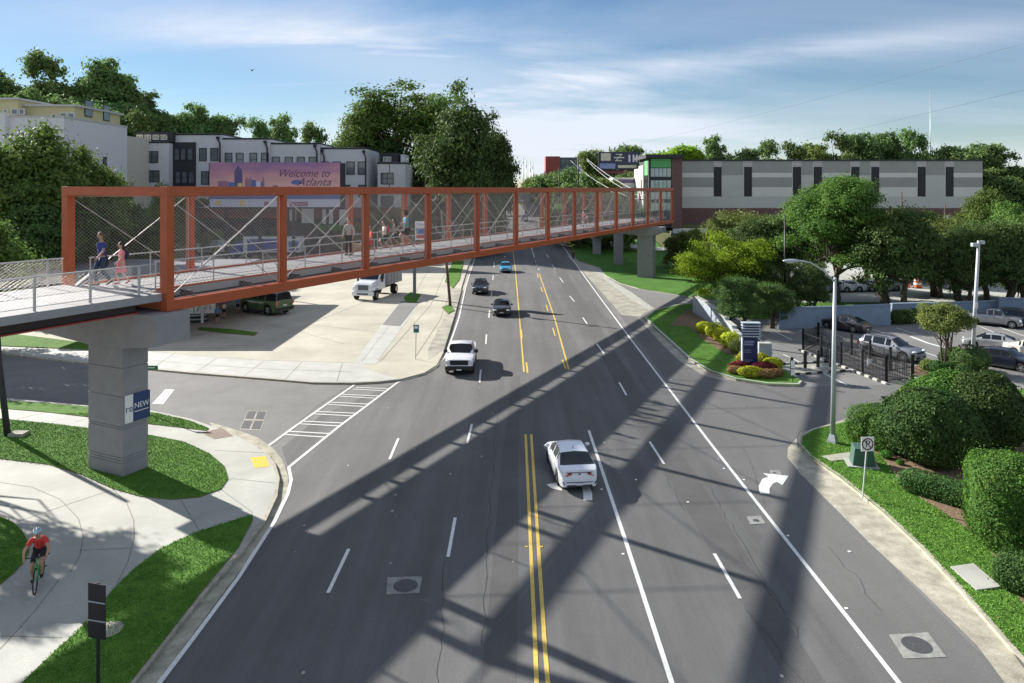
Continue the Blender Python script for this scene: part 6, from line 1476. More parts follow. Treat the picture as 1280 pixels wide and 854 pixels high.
# jacket tied round the waist is clothing of that woman
w_ = [o for o in col.objects if o.name == 'person'][0]
m = MB(); m.tube([(0, -.02, .98), (0, -.04, .90), (0, -.07, .74), (0, -.08, .62)], [.15, .17, .17, .10], 14, cap=False, sq=(1, .75)); m.build('tied_jacket', blackc, w_, smooth=True)
p = deck_at(152, 4.9); person('little girl in a pink dress with a navy backpack walking beside the woman in navy', p, R(140), hgt(p, 50), pink, pink, 'walk', hair=hair_d, hairlen='long', skirt=pink, sk=skin_l, backpack=bpk, shoes=rose, child=True)
p = deck_at(436, 4.9); person('man in a beige jacket and black trousers standing on the bridge with a dog', p, R(165), hgt(p, 45), beige, blackc, 'stand', sleeve='long', hair=hair_b, sk=skin_l)
q = deck_at(446, 4.7)
# dog: one continuous body
dg_t = empty('dog', q, R(120), 'small fluffy pale dog standing at the feet of the man in beige', 'dog'); dg_t.scale = (2.0, 2.0, 2.0)
Jd = {'c': (0, 0, .30), 'b': (0, -.20, .31), 'f': (0, .18, .33), 'n': (0, .26, .42), 'h': (0, .32, .48), 'm': (0, .42, .45), 't': (0, -.30, .42), 'fr': (.07, .16, .17), 'fr2': (.07, .17, .02), 'fl': (-.07, .16, .17), 'fl2': (-.07, .17, .02), 'br': (.07, -.16, .20), 'br2': (.07, -.23, .12), 'br3': (.07, -.20, .02), 'bl': (-.07, -.16, .20), 'bl2': (-.07, -.23, .12), 'bl3': (-.07, -.20, .02)}
Ed = [('c', 'b'), ('c', 'f'), ('f', 'n'), ('n', 'h'), ('h', 'm'), ('b', 't'), ('f', 'fr'), ('fr', 'fr2'), ('f', 'fl'), ('fl', 'fl2'), ('b', 'br'), ('br', 'br2'), ('br2', 'br3'), ('b', 'bl'), ('bl', 'bl2'), ('bl2', 'bl3')]
Rd = dict(c=.10, b=.10, f=.11, n=.08, h=.085, m=.04, t=.03, fr=.045, fr2=.03, fl=.045, fl2=.03, br=.05, br2=.035, br3=.028, bl=.05, bl2=.035, bl3=.028)
skinmesh('body', Jd, Ed, Rd, fab('fur', (.45, .34, .22)), dg_t)
for px_, ly, hh, lab, kw in ((464, 4.2, 32, 'child in a red top half hidden by the fourth bridge post', dict(top=redc, bottom=redc, legs='short', hair=hair_b, child=True)),
    (481, 4.3, 37, 'child in a white top with a rose backpack running on the bridge', dict(top=whitec, bottom=blackc, legs='short', hair=hair_b, backpack=rose, pose='run', sk=skin_l)),
    (494, 4.5, 37, 'child in dark clothes running in the middle of the group of children', dict(top=blackc, bottom=blackc, legs='short', hair=hair_d, pose='run', hairlen='long')),
    (508, 4.4, 46, 'girl with big dark hair and a teal top running at the right of the children', dict(top=teal, bottom=blackc, legs='short', hair=hair_d, pose='run', hairlen='big'))):
    p = deck_at(px_, ly); kw.setdefault('pose', 'walk'); person(lab, p, R(120), hgt(p, hh), kw.pop('top'), kw.pop('bottom'), **kw, shoes=whitec)
# bicycles
def bicycle(loc, rz, s, frame, label):
    t = empty('bicycle', loc, rz, label, 'bicycle'); t.scale = (s, s, s)
    for y_ in (.52, -.50):
        m = MB(); n = 28; m.tube([(0, y_+.34*math.cos(2*math.pi*j/n), .35+.34*math.sin(2*math.pi*j/n)) for j in range(n+1)], .020, 6, cap=False); w_ = m.build('wheel', rubber, t, smooth=True)
        m = MB()
        for j in range(12): a_ = 2*math.pi*j/12; MB
        for j in range(12): a_ = 2*math.pi*j/12; m.bar((0, y_, .35), (.0, y_+.33*math.cos(a_), .35+.33*math.sin(a_)), .005)
        m.build('spokes', galv, w_)
    m = MB()
    for a_, b_ in (((0, -.50, .35), (0, -.08, .30)), ((0, -.50, .35), (0, -.22, .80)), ((0, -.08, .30), (0, -.22, .86)), ((0, -.08, .30), (0, .33, .80)), ((0, -.20, .78), (0, .32, .84)), ((0, .31, .92), (0, .36, .70)), ((.04, .36, .72), (.04, .52, .35)), ((-.04, .36, .72), (-.04, .52, .35))): m.tube([a_, b_], .02, 8)
    m.build('frame', frame, t, smooth=True)
    MB().tube([(-.32, .30, 1.0), (-.28, .38, .98), (0, .34, .96), (.28, .38, .98), (.32, .30, 1.0)], .014, 8).build('handlebar', blackm, t, smooth=True)
    m = MB(); m.ell((0, -.24, .90), (.07, .14, .03), 12, 7); m.build('saddle', blackm, t, smooth=True)
    m = MB(); m.bar((.0, -.08, .30), (.10, .05, .19), .02); m.bar((0, -.08, .30), (-.10, -.2, .42), .02); m.bar((.05, .05, .19), (.17, .05, .19), .05, .02); m.bar((-.05, -.2, .42), (-.17, -.2, .42), .05, .02); m.build('pedals', blackm, t)
    return t
gfr = mat('bike_green', (.04, .32, .05), .35, var=.05, coat=.6)
f = G(44, 742, .156); rzc = R(203); fx_, fy_ = -math.sin(rzc), math.cos(rzc); sB = 1.16
bl = (f.x-fx_*.52*sB, f.y-fy_*.52*sB, .156)
bicycle(bl, rzc, sB, gfr, 'green mountain bicycle ridden towards the camera on the plaza')
person('cyclist in a red jersey and pale blue helmet riding a green bicycle on the plaza', (bl[0], bl[1], bl[2]), rzc, 1.74*sB*1.02, redc, blackc, 'ride', helmet=mat('helmet_blue', (.45, .58, .70), .3, var=.3, scale=12), legs='short', shoes=blackc)
p = deck_at(731, 3.6); sB2 = hgt(p, 26)/1.74
bicycle(p, R(200), sB2, mat('bike_grey', (.3, .32, .34), .4), 'grey bicycle on the bridge deck between the eighth and ninth posts')
person('cyclist in dark clothes riding on the far half of the bridge', p, R(200), 1.74*sB2, blackc, rose, 'ride', legs='short', hair=hair_b)
# people at the fuel station
for px_, py_, hh, top_, bot_, lab in ((272, 404.5, 22, bluec, blackc, 'person in a blue shirt standing by the ice freezer'), (280, 397.5, 20, whitec, blackc, 'person in a white top next to the white canopy post'), (297, 391, 20, bluec, blackc, 'person in blue beside the front of the green SUV')):
    p = G(px_, py_, .145); person(lab, p, R(200), hgt(p, hh), top_, bot_, 'stand', legs='short')
# person and dog on the far lawn edge
p = G(716, 324, .14); 
person('person in black standing on the lawn beside the road under the bridge', (p.x, p.y-1, .13), R(150), 1.7, blackc, blackc, 'stand', sleeve='long')
# ------------------------------------------------------------ street furniture
def pt(px, py, z=0): return G(px, py, z)
def topz(px, py, Y): return AY(px, py, Y).z
# cobra head lamp on the verge
p = pt(1041, 553, .14); zt_ = topz(1047, 350, p.y); t = empty('street_lamp', (p.x, p.y, .14), R(0), 'tall grey street lamp with a curved arm on the near grass verge', 'street lamp')
MB().tube([(0, 0, .35), (.05, 0, zt_*.5), (.12, 0, zt_)], [.13, .11, .075], 14).build('pole', galv, t, smooth=True)
m = MB(); m.tube([(0, 0, 0), (0, 0, .12), (0, 0, .45)], [.32, .30, .17], 4); m.build('base', galv, t)
e = AY(988, 325, p.y+.3); ex, ez = e.x-p.x, e.z-.14
MB().tube([(.12, 0, zt_-.25), (-.5, 0, zt_+.35), (ex*.55, 0, ez-.12), (ex+.3, 0, ez)], [.045, .042, .04, .035], 8).build('arm', galv, t, smooth=True)
m = MB(); m.ell((ex-.05, 0, ez-.02), (.48, .17, .10), 16, 8); h_ = m.build('lamp_head', galv, t, smooth=True)
m = MB(); m.ell((ex-.12, 0, ez-.09), (.26, .13, .07), 12, 6); m.build('lens', mat('lamp_lens', (.5, .5, .45), .2, var=0), h_, smooth=True)
# pole with floodlights in the car park
p = pt(1216, 441, .0); zt_ = topz(1223, 303, p.y); t = empty('light_pole', (p.x, p.y, .14), 0, 'thick white light pole beside the crepe myrtle island, topped by two floodlights', 'light pole')
MB().tube([(0, 0, 0), (.5, 0, zt_)], [.16, .12], 14).build('pole', mat('pole_pale', (.45, .47, .48), .5, var=.05), t, smooth=True)
MB().box((.2, -.12, 0), (.01, .01, .01)) 
MB().tube([(.22, 0, 3.55), (.245, 0, 4.05)], [.168, .162], 14).build('reflective_band', mat('band_pale', (.7, .62, .6), .5), t)
MB().box((.15, 0, zt_-.35), (.5, .35, .3)).build('floodlight', galv, t, bevel=.03); MB().box((.75, 0, zt_-.15), (.35, .35, .28)).build('floodlight', galv, t, bevel=.03)
# thin dark utility pole by the big tree, poles and wires further away
def upole(px, pyb, pyt, Y, r, label, xarm=1.2, mt=wood, group=None, zb=None, lean=0, boxy=False):
    a = AY(px, pyt, Y); zb = hz(a.x, Y) if zb is None else zb; t = empty('utility_pole', (a.x, Y, zb), 0, label, 'utility pole', group)
    MB().tube([(-lean, 0, 0), (0, 0, a.z-zb)], [r, r*.75], 9).build('pole', mt, t, smooth=True)
    if xarm: MB().bar((-xarm, 0, a.z-zb-.9), (xarm, 0, a.z-zb-.9), .14).build('crossarm', mt, t)
    if boxy: MB().cyl((.45, 0, a.z-zb-3.4), .35, 1.1).build('transformer_can', galv, t)
    return Vector((a.x, Y, a.z-.9))
upole(981, 385, 268, 80, .09, 'thin dark pole in front of the biggest leafy tree', .0, blackm)
W1 = upole(723, 0, 195, 160, .20, 'dark wooden utility pole above the truss left of the corner tower', 2.0, group='utility poles along the far road', boxy=True)
W7 = upole(806, 0, 243, 128, .16, 'low utility pole behind the twelfth bay where the pale wires end', 1.2)
W2 = upole(699, 0, 210, 205, .2, 'utility pole among the pale trees right of the far road', 1.6, group='utility poles along the far road')
W3 = upole(681, 0, 214, 235, .2, 'utility pole right of the thin masts', 1.5, group='utility poles along the far road')
W4 = upole(556, 0, 208, 146, .17, 'tallest utility pole in front of the dark trees', 1.3, group='utility poles at the dark trees')
W5 = upole(545, 0, 204, 150, .15, 'utility pole with a lamp left of the tallest one', 1.0, galv, group='utility poles at the dark trees')
W6 = upole(532, 0, 216, 152, .13, 'short utility pole at the left of the three by the dark trees', .8, group='utility poles at the dark trees')
upole(1163, 0, 112, 330, .2, 'thin lattice radio mast rising above the tree line on the right', 0, galv)
upole(1045+27, 0, 232, 150, .15, 'dark utility pole in front of the storage building, left one', 0, group=None); upole(1127, 0, 240, 150, .17, 'leaning dark pole in front of the brick base of the storage building', 0); upole(1181, 0, 255, 148, .16, 'utility pole with round white transformers by the storage building', .9, boxy=True)
for i, px_ in enumerate((654, 658, 663, 666)): upole(px_, 0, 198+i*2, 300, .22, 'thin steel mast at the end of the road, %s from the left' % ('first second third fourth'.split()[i]), 0, galv, 'masts at the end of the road')
def wire(a, b, sag, label, r=.035, mt=blackm):
    pts = [a.lerp(b, i/12)-Vector((0, 0, sag*4*(i/12)*(1-i/12))) for i in range(13)]
    tag(MB().tube(pts, r, 5, cap=False).build('power_line', mt, smooth=True), label, 'cable')
wl = mat('cable_pale', (.45, .47, .5), .5)
wire(W1+Vector((-1.8, 0, 0)), W7+Vector((-1, 0, 0)), 1.2, 'lowest pale power line sloping down to the right from the tall pole', .05, wl)
wire(W1+Vector((1.8, 0, 0)), W7+Vector((1, 0, 0)), 1.2, 'middle pale power line sloping down to the right from the tall pole', .05, wl)
wire(W1+Vector((1.8, 0, .3)), W7+Vector((0, 0, .8)), .6, 'highest pale power line sloping right towards the leafy trees', .05, wl)
wire(W1+Vector((0, 0, 0)), W2, .8, 'dark power line running along the far road to the next pole')
wire(W1+Vector((0, 0, .9)), AY(1340, 38, 50), .6, 'thin power line rising across the sky to the upper right', .009); wire(AY(880, 199, 196), AY(1340, 98, 60), .6, 'second thin power line in the sky from the storage building roof', .011)
wire(W4, W6, .3, 'dark power line between the poles at the dark trees')
# leaning wooden pole at the left kerb
p = pt(563, 383, .14); a = AY(552, 262, p.y+1.0); t = empty('utility_pole', (p.x, p.y, .13), 0, 'leaning brown wooden pole standing at the kerb beside the lot', 'utility pole')
MB().tube([(0, 0, 0), ((a.x-p.x)*.5, .5, (a.z-.13)*.5), (a.x-p.x, 1.0, a.z-.13)], [.17, .15, .12], 10).build('pole', wood, t, smooth=True)
MB().box(((a.x-p.x)*.62-.35, .6, (a.z)*.58), (.42, .3, .5)).build('junction_box', galv, t)
MB().bar(((a.x-p.x)-1.3, 1, a.z-.9), ((a.x-p.x)+.6, 1, a.z-1.6), .1).build('crossarm', wood, t)
# fuel brand sign on a grey column
p = pt(518, 372, .14); t = empty('sign_post', (p.x, p.y, .14), 0, 'tall white and blue fuel station sign on a grey column in the small grass patch', 'sign')
Ysg = p.y; z0_ = AY(524, 300, Ysg).z; z1_ = AY(524, 277, Ysg).z; xs0 = AY(519, 290, Ysg).x-p.x; xs1 = AY(539, 290, Ysg).x-p.x
MB().bb((-.16, -.16, 0), (.2, .16, z0_-.14)).build('column', mat('column_grey', (.12, .15, .19), .6, var=.08), t)
sgn = MB().bb((xs0, -.15, z0_-.14), (xs1, .2, z1_-.14)).build('sign_cabinet', signw, t)
MB().bb((xs0+.15, -.17, z0_+.75-.14), (xs1-.15, -.151, z0_+1.5-.14)).build('sign_stripe', bluec if False else mat('print_chevron_blue' if False else 'print_deep_blue', (.02, .12, .42), .5), sgn)
MB().bb((xs0+.15, -.17, z0_+.2-.14), (xs1-.15, -.151, z0_+.68-.14)).build('sign_stripe', mat('print_red', (.5, .03, .05), .5), sgn)
text('lettering', 'Chevron', .52, M_['print_deep_blue'], sgn, face_matrix(((xs0+xs1)/2, -.155, z1_-.14-.35), (1, 0, 0), (0, 0, 1)), sx=.9)
# bus stop sign, street name sign
p = pt(519.5, 449, .14); zt_ = topz(522, 406, p.y); t = empty('bus_stop_sign', (p.x, p.y, .14), R(-6), 'small teal bus stop sign on a thin pole at the lot corner', 'sign')
MB().tube([(0, 0, 0), (.05, 0, zt_-.14)], .035, 8).build('pole', galv, t); MB().bb((-.16, -.045, zt_-.14-.62), (.28, -.04+.02, zt_-.14)).build('panel', mat('sign_teal', (.03, .14, .16), .5), t)
sp_ = MB().bb((-.08, -.055, zt_-.14-.3), (.2, -.046, zt_-.14-.1)).build('panel_mark', signw, t)
p = pt(190, 486, .15); p = Vector((AY(190, 466, 44).x, 44, .0)); zt_ = topz(190, 457, 44)
t = empty('street_name_sign', (p.x-.25, 44, .1), R(-4), 'green street name sign sticking out behind the near bridge pier', 'sign')
MB().tube([(-.2, 0, 0), (-.2, 0, zt_-.1)], .04, 8).build('pole', galv, t); MB().bb((-.15, -.02, zt_-.34), (.62, .02, zt_-.10)).build('panel', signg, t)
mm_ = MB().bb((.0, -.028, zt_-.25), (.45, -.021, zt_-.19)).build('panel_lettering', signw, t)
# no parking sign
p = pt(1078, 623.5, .14); zt_ = topz(1085, 546, p.y); t = empty('no_parking_sign', (p.x, p.y, .14), R(4), 'white no parking sign with a struck out P on a thin post on the verge', 'sign')
MB().bar((0, 0, 0), (.22, 0, zt_-.3), .055, .04).build('pole', galv, t)
sq = MB().bb((-.28+.2, -.05, zt_-.14-.62), (.30+.2, -.035, zt_-.14)).build('panel', signw, t)
red = mat('sign_maroon', (.12, .02, .05), .5); zc_ = zt_-.14-.31; xc_ = .21
ring = MB(); n = 28
ring.tube([(xc_+.235*math.cos(2*math.pi*j/n), -.056, zc_+.235*math.sin(2*math.pi*j/n)) for j in range(n+1)], .026, 5, cap=False); ring.build('ring', red, sq)
MB().bar((xc_-.15, -.062, zc_+.16), (xc_+.15, -.062, zc_-.16), .01, .035, up=(1, 0, 1)).build('slash', red, sq)
text('letter', 'P', .40, mat('print_ink', (.03, .02, .06), .5), sq, face_matrix((xc_, -.054, zc_), (1, 0, 0), (0, 0, 1)), sx=1.05)
# back of a road sign at the lower left
p = pt(120, 872, .16); Ysb = p.y; z1_ = topz(120, 727, Ysb+.1); z0_ = topz(120, 796, Ysb+.1); xa = AY(108, 760, Ysb).x-p.x; xb = AY(134, 760, Ysb).x-p.x
t = empty('road_sign', (p.x, p.y, .15), R(-14), 'dark back of a tall road sign on a post at the lower left corner', 'sign')
MB().bar((0.02, .05, 0), (.02, .05, z1_-.15), .07, .05).build('post', blackm, t)
zz0 = z0_-.15; zz1 = z1_-.15; dz = (zz1-zz0)/3
for k in range(3): MB().bb((xa, 0, zz0+k*dz*1.0+.012), (xb, .018, zz0+(k+1)*dz-.012)).build('panel', mat('sign_back_dark', (.012, .012, .016), .5, var=.1), t)
for k in (1, 2): MB().bb((xa, -.02, zz0+k*dz-.02), (xb, -.004, zz0+k*dz+.015)).build('bracket', galv, t)
# leaning dark post at the left edge by the side street
a = AY(-2, 452, 40); t = empty('leaning_post', (AY(5, 520, 40).x+.2, 40, .15), 0, 'dark leaning post at the left picture edge with a small concrete foot', 'post')
bx_ = t.location.x; MB().tube([(0, 0, 0), (a.x-bx_-.1, .2, a.z-.2), ((a.x-bx_)*1.9, .5, 7.2)], [.17, .14, .1], 8).build('pole', mat('tarred_wood', (.03, .03, .045), .7, var=.2), t, smooth=True); MB().bb((.2, -.3, 0), (1.0, .3, .22)).build('foot_block', conc_old, t)
# green transformer box on the verge
p = pt(1082, 584, .14); t = empty('utility_box', (p.x, p.y+.4, .14), R(-14), 'dark green electrical utility box with sloping sides on the verge', 'utility box')
gb = mat('box_green', (.045, .10, .075), .6, var=.1, scale=3); m = MB()
m.add([(-.50, -.45, .0), (.55, -.45, 0), (.55, .5, 0), (-.5, .5, 0), (-.38, -.38, .85), (.45, -.38, .85), (.45, .4, .92), (-.38, .4, .92)], [(0, 1, 5, 4), (1, 2, 6, 5), (2, 3, 7, 6), (3, 0, 4, 7), (4, 5, 6, 7)]); m.build('cabinet', gb, t, bevel=.02)
MB().bb((-.72, -.6, .0), (.7, .62, .045)).build('concrete_pad', conc, t); MB().bb((-.35, -.47, .12), (.4, -.452, .7)).build('door', gb, t)
# navy monument sign
p = pt(940, 464, .15); t = empty('monument_sign', (p.x, p.y+.5, .15), R(-5), 'navy blue monument sign with pale horizontal slats on top, in the flower bed', 'sign')
Ysg = p.y+.5; hh_ = topz(940, 403, Ysg)-.15; hb_ = topz(940, 421, Ysg)-.15; w2 = (AY(947.5, 440, Ysg).x-AY(930, 440, Ysg).x)/2
MB().bb((-w2, -.25, 0), (w2, .25, hb_)).build('pillar', navy, t, bevel=.02); MB().bb((-w2-.07, -.2, 0), (-w2-.002, .25, hb_)).build('side_trim', mat('trim_pale', (.4, .46, .52), .5), t)
sl = M_['trim_pale']; ns = 6
for k in range(ns): z_ = hb_+.06+(hh_-hb_-.1)*k/(ns-1); MB().bb((-w2-.07, -.3, z_-.035), (w2+.22, .3, z_+.045)).build('slat', sl, t)
MB().bb((-w2, -.2, hb_+.01), (w2+.1, .2, hh_-.1)).build('slat_core', navy, t)
ltm = mat('sign_print_faint', (.20, .22, .36), .5)
for k, (zf_, wf_, sz_) in enumerate(((.84, .7, .13), (.76, .62, .13), (.6, .45, .05), (.54, .5, .05), (.30, .6, .04), (.25, .4, .04))): MB().bb((-w2*.9, -.262, hb_*zf_), (-w2*.9+w2*2*wf_, -.252, hb_*zf_+sz_)).build('text_line', ltm, t)
# bollards
p0 = None
for i, (px_, py_) in enumerate(((990, 470), (1006.5, 461), (1022.5, 460), (1038.5, 459.5))):
    p = pt(px_, py_); t = empty('bollard', (p.x, p.y, 0), 0, 'black bollard left of the fence, %s from the left' % ('first second third fourth'.split()[i]), 'bollard', 'black bollards in the car park')
    MB().tube([(0, 0, 0), (0, 0, .95), (0, 0, .97), (0, 0, 1.05), (0, 0, 1.07), (0, 0, 1.28)], [.12, .12, .145, .145, .11, .10], 12).build('post', blackm, t, smooth=True, angle=40); m = MB(); m.ell((0, 0, 1.30), (.13, .13, .06), 12, 6); m.build('cap', blackm, t, smooth=True)
    MB().bb((-.35, -.3, .0), (.35, .3, .05)).build('foot_plate', conc_w, t)
p = pt(1106, 519); t = empty('bollard', (p.x, p.y, .0), 0, 'lone short black bollard in front of the large hedge', 'bollard'); MB().tube([(0, 0, 0), (0, 0, 1.0)], .12, 12).build('post', blackm, t); MB().bb((-.18, -.12, 1.0), (.18, .12, 1.12)).build('cap', blackm, t)
# small white sign on a stake at the island tip
p = pt(991, 478, .14); t = empty('stake_sign', (p.x, p.y, .14), R(0), 'small double white sign on a thin stake at the tip of the island', 'sign')
MB().tube([(0, 0, 0), (0, 0, 1.4)], .03, 6).build('stake', blackm, t); MB().bb((-.14, -.04, .5), (.14, -.025, .92)).build('panel', signw, t); MB().bb((-.14, -.04, .98), (.14, -.025, 1.5)).build('panel', signw, t)
# fence enclosure: four runs of black fence with posts
fc = [pt(1006, 441), pt(1016, 431), pt(1140, 468), pt(1112, 478)]
fc = [pt(1004, 437), pt(1023, 428), pt(1141, 474), pt(1108, 478)]
o = fc[0]; t = empty('fence', (o.x, o.y, 0), 0, 'black metal fence enclosing a long narrow pen in the car park', 'fence'); FH = 1.55
def frun(a, b):
    a = a-o; b = b-o; L_ = (b-a).length; n = max(1, int(L_/2.2)); m = MB()
    for k in range(n+1):
        q = a.lerp(b, k/n); MB().tube([(q.x, q.y, 0), (q.x, q.y, FH+.05), (q.x, q.y, FH+.06), (q.x, q.y, FH+.2)], [.10, .10, .125, .12], 10).build('post', blackm, t)
    for z_ in (.12, FH-.12, FH*.55): m.bar((a.x, a.y, z_), (b.x, b.y, z_), .05)
    k = 0.0
    while k < L_:
        q = a.lerp(b, k/L_); m.bar((q.x, q.y, .1), (q.x, q.y, FH-.05), .028); k += .16
    m.build('fence_panel', blackm, t)
frun(fc[0], fc[3]); frun(fc[1], fc[2]); frun(fc[0], fc[1]); frun(fc[2], fc[3]); mid_ = (fc[3]+fc[2])/2
q = fc[0].lerp(fc[3], .82)-o; MB().box((q.x, q.y-.08, 1.0), (.35, .02, .45)).build('notice', signw, t)
tag(MB().sheet([c_[:2] for c_ in fc], .012).build('pen_surface', asph_d), kind='structure')
# black and white kerb blocks round the pen
def striped(a, b, w_, label):
    a, b = Vector(a), Vector(b); L_ = (b-a).length; n = max(4, int(L_/.45)); t = empty('parking_kerb', (a.x, a.y, 0), 0, label, 'kerb'); r0 = Vector((0, 0, .07))
    wm_, bm_ = MB(), MB()
    for k in range(n):
        p_, q_ = (a.lerp(b, k/n)-a), (a.lerp(b, (k+1)/n)-a)
        (wm_ if k % 2 else bm_).bar(p_+r0, q_+r0, w_, .14)
    wm_.build('white_blocks', conc_w, t)['kind'] = 'stuff'; bm_.build('black_blocks', plast, t)['kind'] = 'stuff'
a_ = fc[0]+Vector((-.5, -.4, 0)); b_ = fc[3]+Vector((-.3, -.6, 0)); striped(a_, b_, .18, 'black and white striped kerb along the front of the black fence')
striped(pt(975, 456), pt(1036, 453), .15, 'upper striped black and white kerb beside the bollards'); striped(pt(992, 469), pt(1063, 464), .15, 'lower striped black and white kerb beside the bollards'); striped(pt(1142, 476), pt(1158, 479), .2, 'short striped kerb at the right end of the black fence')
tag(MB().sheet(Gp([(975, 457), (1036, 454), (1062, 463.5), (994, 468)]), .010).build('bollard_island', conc_old), kind='structure')
# traffic barrel and cone behind the trees
p = pt(1147, 368); rb = mat('barrel_orange', (.75, .12, .04), .6); t = empty('traffic_barrel', (p.x, 100, .1), 0, 'orange and white traffic barrel on the pale street behind the trees', 'traffic barrel')
bx = (1147-640)*100/920
t.location.x = bx; MB().tube([(0, 0, .1), (0, 0, .75), (0, 0, 1.4), (0, 0, 1.6)], [.5, .45, .40, .3], 14).build('barrel', rb, t, smooth=True, angle=40); 
for z_, r_ in ((.5, .49), (1.0, .445)): MB().tube([(0, 0, z_), (0, 0, z_+.25)], [r_, r_-.02], 14, cap=False).build('band', signw, t)
MB().cyl((0, 0, 0), .62, .1).build('base', rubber, t)
t = empty('traffic_cone', ((1141-640)*100/920-.3, 100.5, .1), 0, 'small orange traffic cone left of the barrel', 'traffic cone'); MB().tube([(0, 0, .04), (0, 0, .8)], [.25, .05], 12).build('cone', rb, t); MB().bb((-.35, -.35, 0), (.35, .35, .04)).build('base', rubber, t)
p = pt(1129, 372); t = empty('mailbox', ((1129.5-640)*90/920, 90, .1), 0, 'small dark box on a post on the grass strip behind the blue wall', 'box'); MB().bb((-.06, -.06, 0), (.06, .06, .9)).build('post', blackm, t); MB().bb((-.25, -.3, .9), (.25, .3, 1.5)).build('box', blackm, t, bevel=.03)
# wall lamp and notice on the blue wall
# mast arm with signals far up the road
Ym = 158; a = AY(575, 245, Ym); b = AY(655, 252, Ym); zb_ = hz(a.x, Ym); t = empty('signal_mast', (a.x, Ym, zb_), 0, 'grey signal mast arm reaching over the far road behind the truss', 'traffic signal')
MB().tube([(0, 0, 0), (0, 0, a.z-zb_)], [.28, .2], 10).build('pole', galv, t, smooth=True); MB().tube([(0, 0, b.z-zb_), (b.x-a.x, 0, b.z-zb_+.2)], [.2, .1], 8).build('arm', galv, t, smooth=True)
ysig = mat('signal_yellow', (.6, .33, .02), .5)
for px_ in (605, 625): x_ = AY(px_, 255, Ym).x-a.x; MB().bb((x_-.25, -.3, b.z-zb_-1.6), (x_+.25, -.02, b.z-zb_-.1)).build('signal_head', ysig, t, bevel=.03)
# guard kerb on the road's left beyond the bridge: low pale kerb walls
tag(MB().sheet([(-8.2, 150.7), (-13, 150.7), (-13, 190), (-8.2, 190)], 0).build('verge_far', conc_old), kind='structure')
col.objects['verge_far'].location.z = .2
# storage lot sign panels: pink and grey shop front seen between posts
a = AY(556, 283, 165); b = AY(600, 262, 165); t = empty('roadside_store', (a.x, 165, hz(a.x, 165)), 0, 'low pink and white shop front across the road behind the truss', 'building')
MB().bb((0, 0, 0), (b.x-a.x, 6, b.z-hz(a.x, 165))).build('wall', mat('shop_pink', (.42, .30, .32), .8, var=.1), t); MB().bb((1.5, -.05, .8), (4.2, -.01, 3)).build('window', glass_d, t)
# bird
a = AY(315, 88, 90); t = empty('bird', a, 0, 'tiny dark bird flying high in the sky over the truss', 'bird')
m = MB(); m.ell((0, 0, 0), (.10, .26, .09), 10, 7); m.add([(0, .08, .03), (.42, 0, .16), (.36, -.12, .15), (0, -.1, .03)], [(0, 1, 2, 3)]); m.add([(0, .08, .03), (-.42, 0, .16), (-.36, -.12, .15), (0, -.1, .03)], [(3, 2, 1, 0)]); m.build('body', blackm, t)
# fallen leaves and grit on the lawn and road edges: uncountable specks

# hairline cracks and tar seams on the near road
rr = random.Random(4); m = MB()
def crack(px0, py0, px1, py1, w_=.013, jit=.16):
    a, b = G(px0, py0), G(px1, py1); n = max(6, int((b-a).length/.5)); pts = []
    for i in range(n+1): pts.append(a.lerp(b, i/n)+Vector((rr.gauss(0, jit*.4), rr.gauss(0, jit), 0)))
    m.ribbon(pts, w_, .0125)
for q in ((602, 808, 612, 640), (548, 860, 556, 700), (856, 640, 760, 470), (1004, 808, 880, 600), (930, 760, 1010, 860), (700, 650, 716, 660), (420, 640, 470, 620), (930, 700, 985, 770), (612, 640, 622, 520), (1100, 760, 1040, 690), (250, 500, 330, 470), (100, 470, 180, 500), (880, 520, 990, 500), (930, 560, 960, 640)): crack(*q)
tag(m.build('road_crack', mat('tar_crack', (.035, .035, .036), .9, var=.1)), kind='structure')
m = MB()
for _ in range(70):
    x_, y_ = rr.uniform(-9, 14), rr.uniform(19, 75); r_ = rr.uniform(.02, .07); m.sheet([(x_+r_*math.cos(j), y_+r_*math.sin(j)*1.4) for j in range(6)], .0135)
tag(m.build('grit', mat('grit_pale', (.35, .34, .3), .9)), kind='stuff')
m = MB()
for px_, py_ in ((860, 628), (930, 600), (985, 670), (1058, 761), (795, 600), (752, 612), (779, 693), (1062, 690), (905, 586)):
    p = G(px_, py_); m = MB(); m.bb((-.05, -.05, 0), (.05, .05, .018)); o = m.build('road_reflector', signw, loc=(p.x, p.y, .006), bevel=.006); tag(o, 'small white square reflector stuck on the asphalt among the lane markings', 'reflector', 'white road reflectors')
for px_, py_ in ((658, 684), (677, 684)):
    p = G(px_, py_); o = MB().bb((-.05, -.05, 0), (.05, .05, .02)).build('road_reflector', paint_y, loc=(p.x, p.y, .006), bevel=.006); tag(o, 'small yellow reflector on the asphalt beside the double yellow line', 'reflector', 'yellow road reflectors')
m = MB(); rr2 = random.Random(9); VG = [G(x, y, .142) for x, y in [(1262, 808), (1050, 597), (1012, 571), (1078, 540), (1106, 574), (1148, 620), (1215, 665), (1262, 730), (1290, 768)]]
for _ in range(90):
    x_, y_ = rr2.uniform(14, 26), rr2.uniform(19, 33)
    if not bool(inside(np.array([[x_, y_]]), VG)[0]): continue
    a_ = rr2.uniform(0, 6); r_ = rr2.uniform(.03, .055); m.add([(x_+r_*math.cos(a_+k*1.57), y_+r_*math.sin(a_+k*1.57)*.7, .16+.02*(k % 2)) for k in range(4)], [(0, 1, 2, 3)])
tag(m.build('fallen_leaves', mat('leaf_litter', (.45, .30, .08), .8)), kind='stuff')

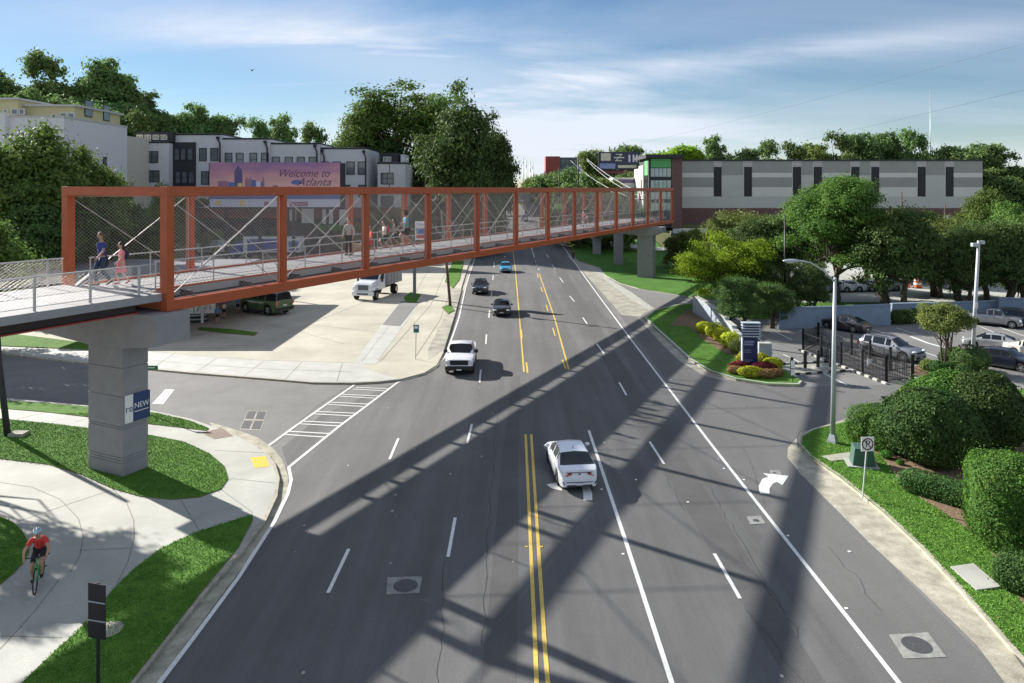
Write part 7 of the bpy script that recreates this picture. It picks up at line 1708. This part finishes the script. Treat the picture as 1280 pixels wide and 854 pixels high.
# short grass on the near lawns
def grass_obj(polys, dens, z, holes=(), seed=1, maxy=44):
    global rng
    rng = np.random.default_rng(seed); out = []
    for P in polys: out.append(blades([tuple(G(x, y, z))[:2] for x, y in P], dens, z, holes=holes, maxy=maxy))
    C = np.concatenate(out); C += rng.normal(0, .012, C.shape)*np.array([1, 1, .3])
    Nn = rng.normal(0, 1, C.shape); Nn[:, 2] *= .35
    me = leaves_mesh('grass_blades', C, Nn, .042, mat('blade_green', (.075, .19, .02), .8, col2=(.17, .34, .045), scale=1.4, detail=12), rng, .25)
    o = bpy.data.objects.new('grass_blades', me); col.objects.link(o); tag(o, kind='stuff')
gl = [[(-200, 488), (0, 500), (60, 504), (120, 509), (190, 515), (235, 525), (261, 535), (258, 538), (225, 534), (190, 530), (120, 522), (60, 515), (0, 510), (-200, 498)],
 [(-200, 512), (0, 523), (60, 529), (119, 536), (190, 544), (230, 552), (262, 567), (280, 582), (286, 598), (276, 612), (250, 622), (215, 625), (175, 621), (140, 611), (100, 593), (60, 581), (0, 574), (-90, 574), (-200, 591)],
 [(0, 644), (15, 651), (28, 663), (37, 680), (37, 690), (30, 703), (15, 719), (0, 731), (-30, 742), (-90, 745), (-150, 720), (-150, 670), (-90, 640), (-30, 638)],
 [(316, 642), (280, 653), (240, 666), (200, 685), (165, 712), (140, 737), (118, 764), (95, 789), (70, 811), (20, 860), (-30, 905), (120, 905), (200, 807), (250, 743), (298, 685), (317, 650)]]
grass_obj(gl, 420, .185, seed=3)
mb_ = [tuple(G(x, y, .14))[:2] for x, y in [(1064, 532), (1072, 546), (1088, 560), (1106, 574), (1118, 592), (1148, 620), (1180, 640), (1215, 665), (1240, 690), (1262, 730), (1290, 768), (1420, 800), (1500, 700), (1500, 485), (1200, 498), (1125, 510), (1082, 524)]]
pd_ = [tuple(G(x, y, .14))[:2] for x, y in [(1188, 708), (1217, 704), (1251, 733), (1221, 737)]]; pe_ = [tuple(G(x, y, .14))[:2] for x, y in [(1027, 570), (1064, 565), (1070, 573), (1040, 576)]]
grass_obj([[(1350, 880), (1264, 806), (1202, 736), (1152, 682), (1102, 636), (1052, 596), (1014, 570), (1001, 557), (1002, 547), (1015, 539), (1049, 530), (1079, 522), (1120, 506), (1300, 700), (1400, 880)]], 420, .14, holes=(mb_, pd_, pe_), seed=4)
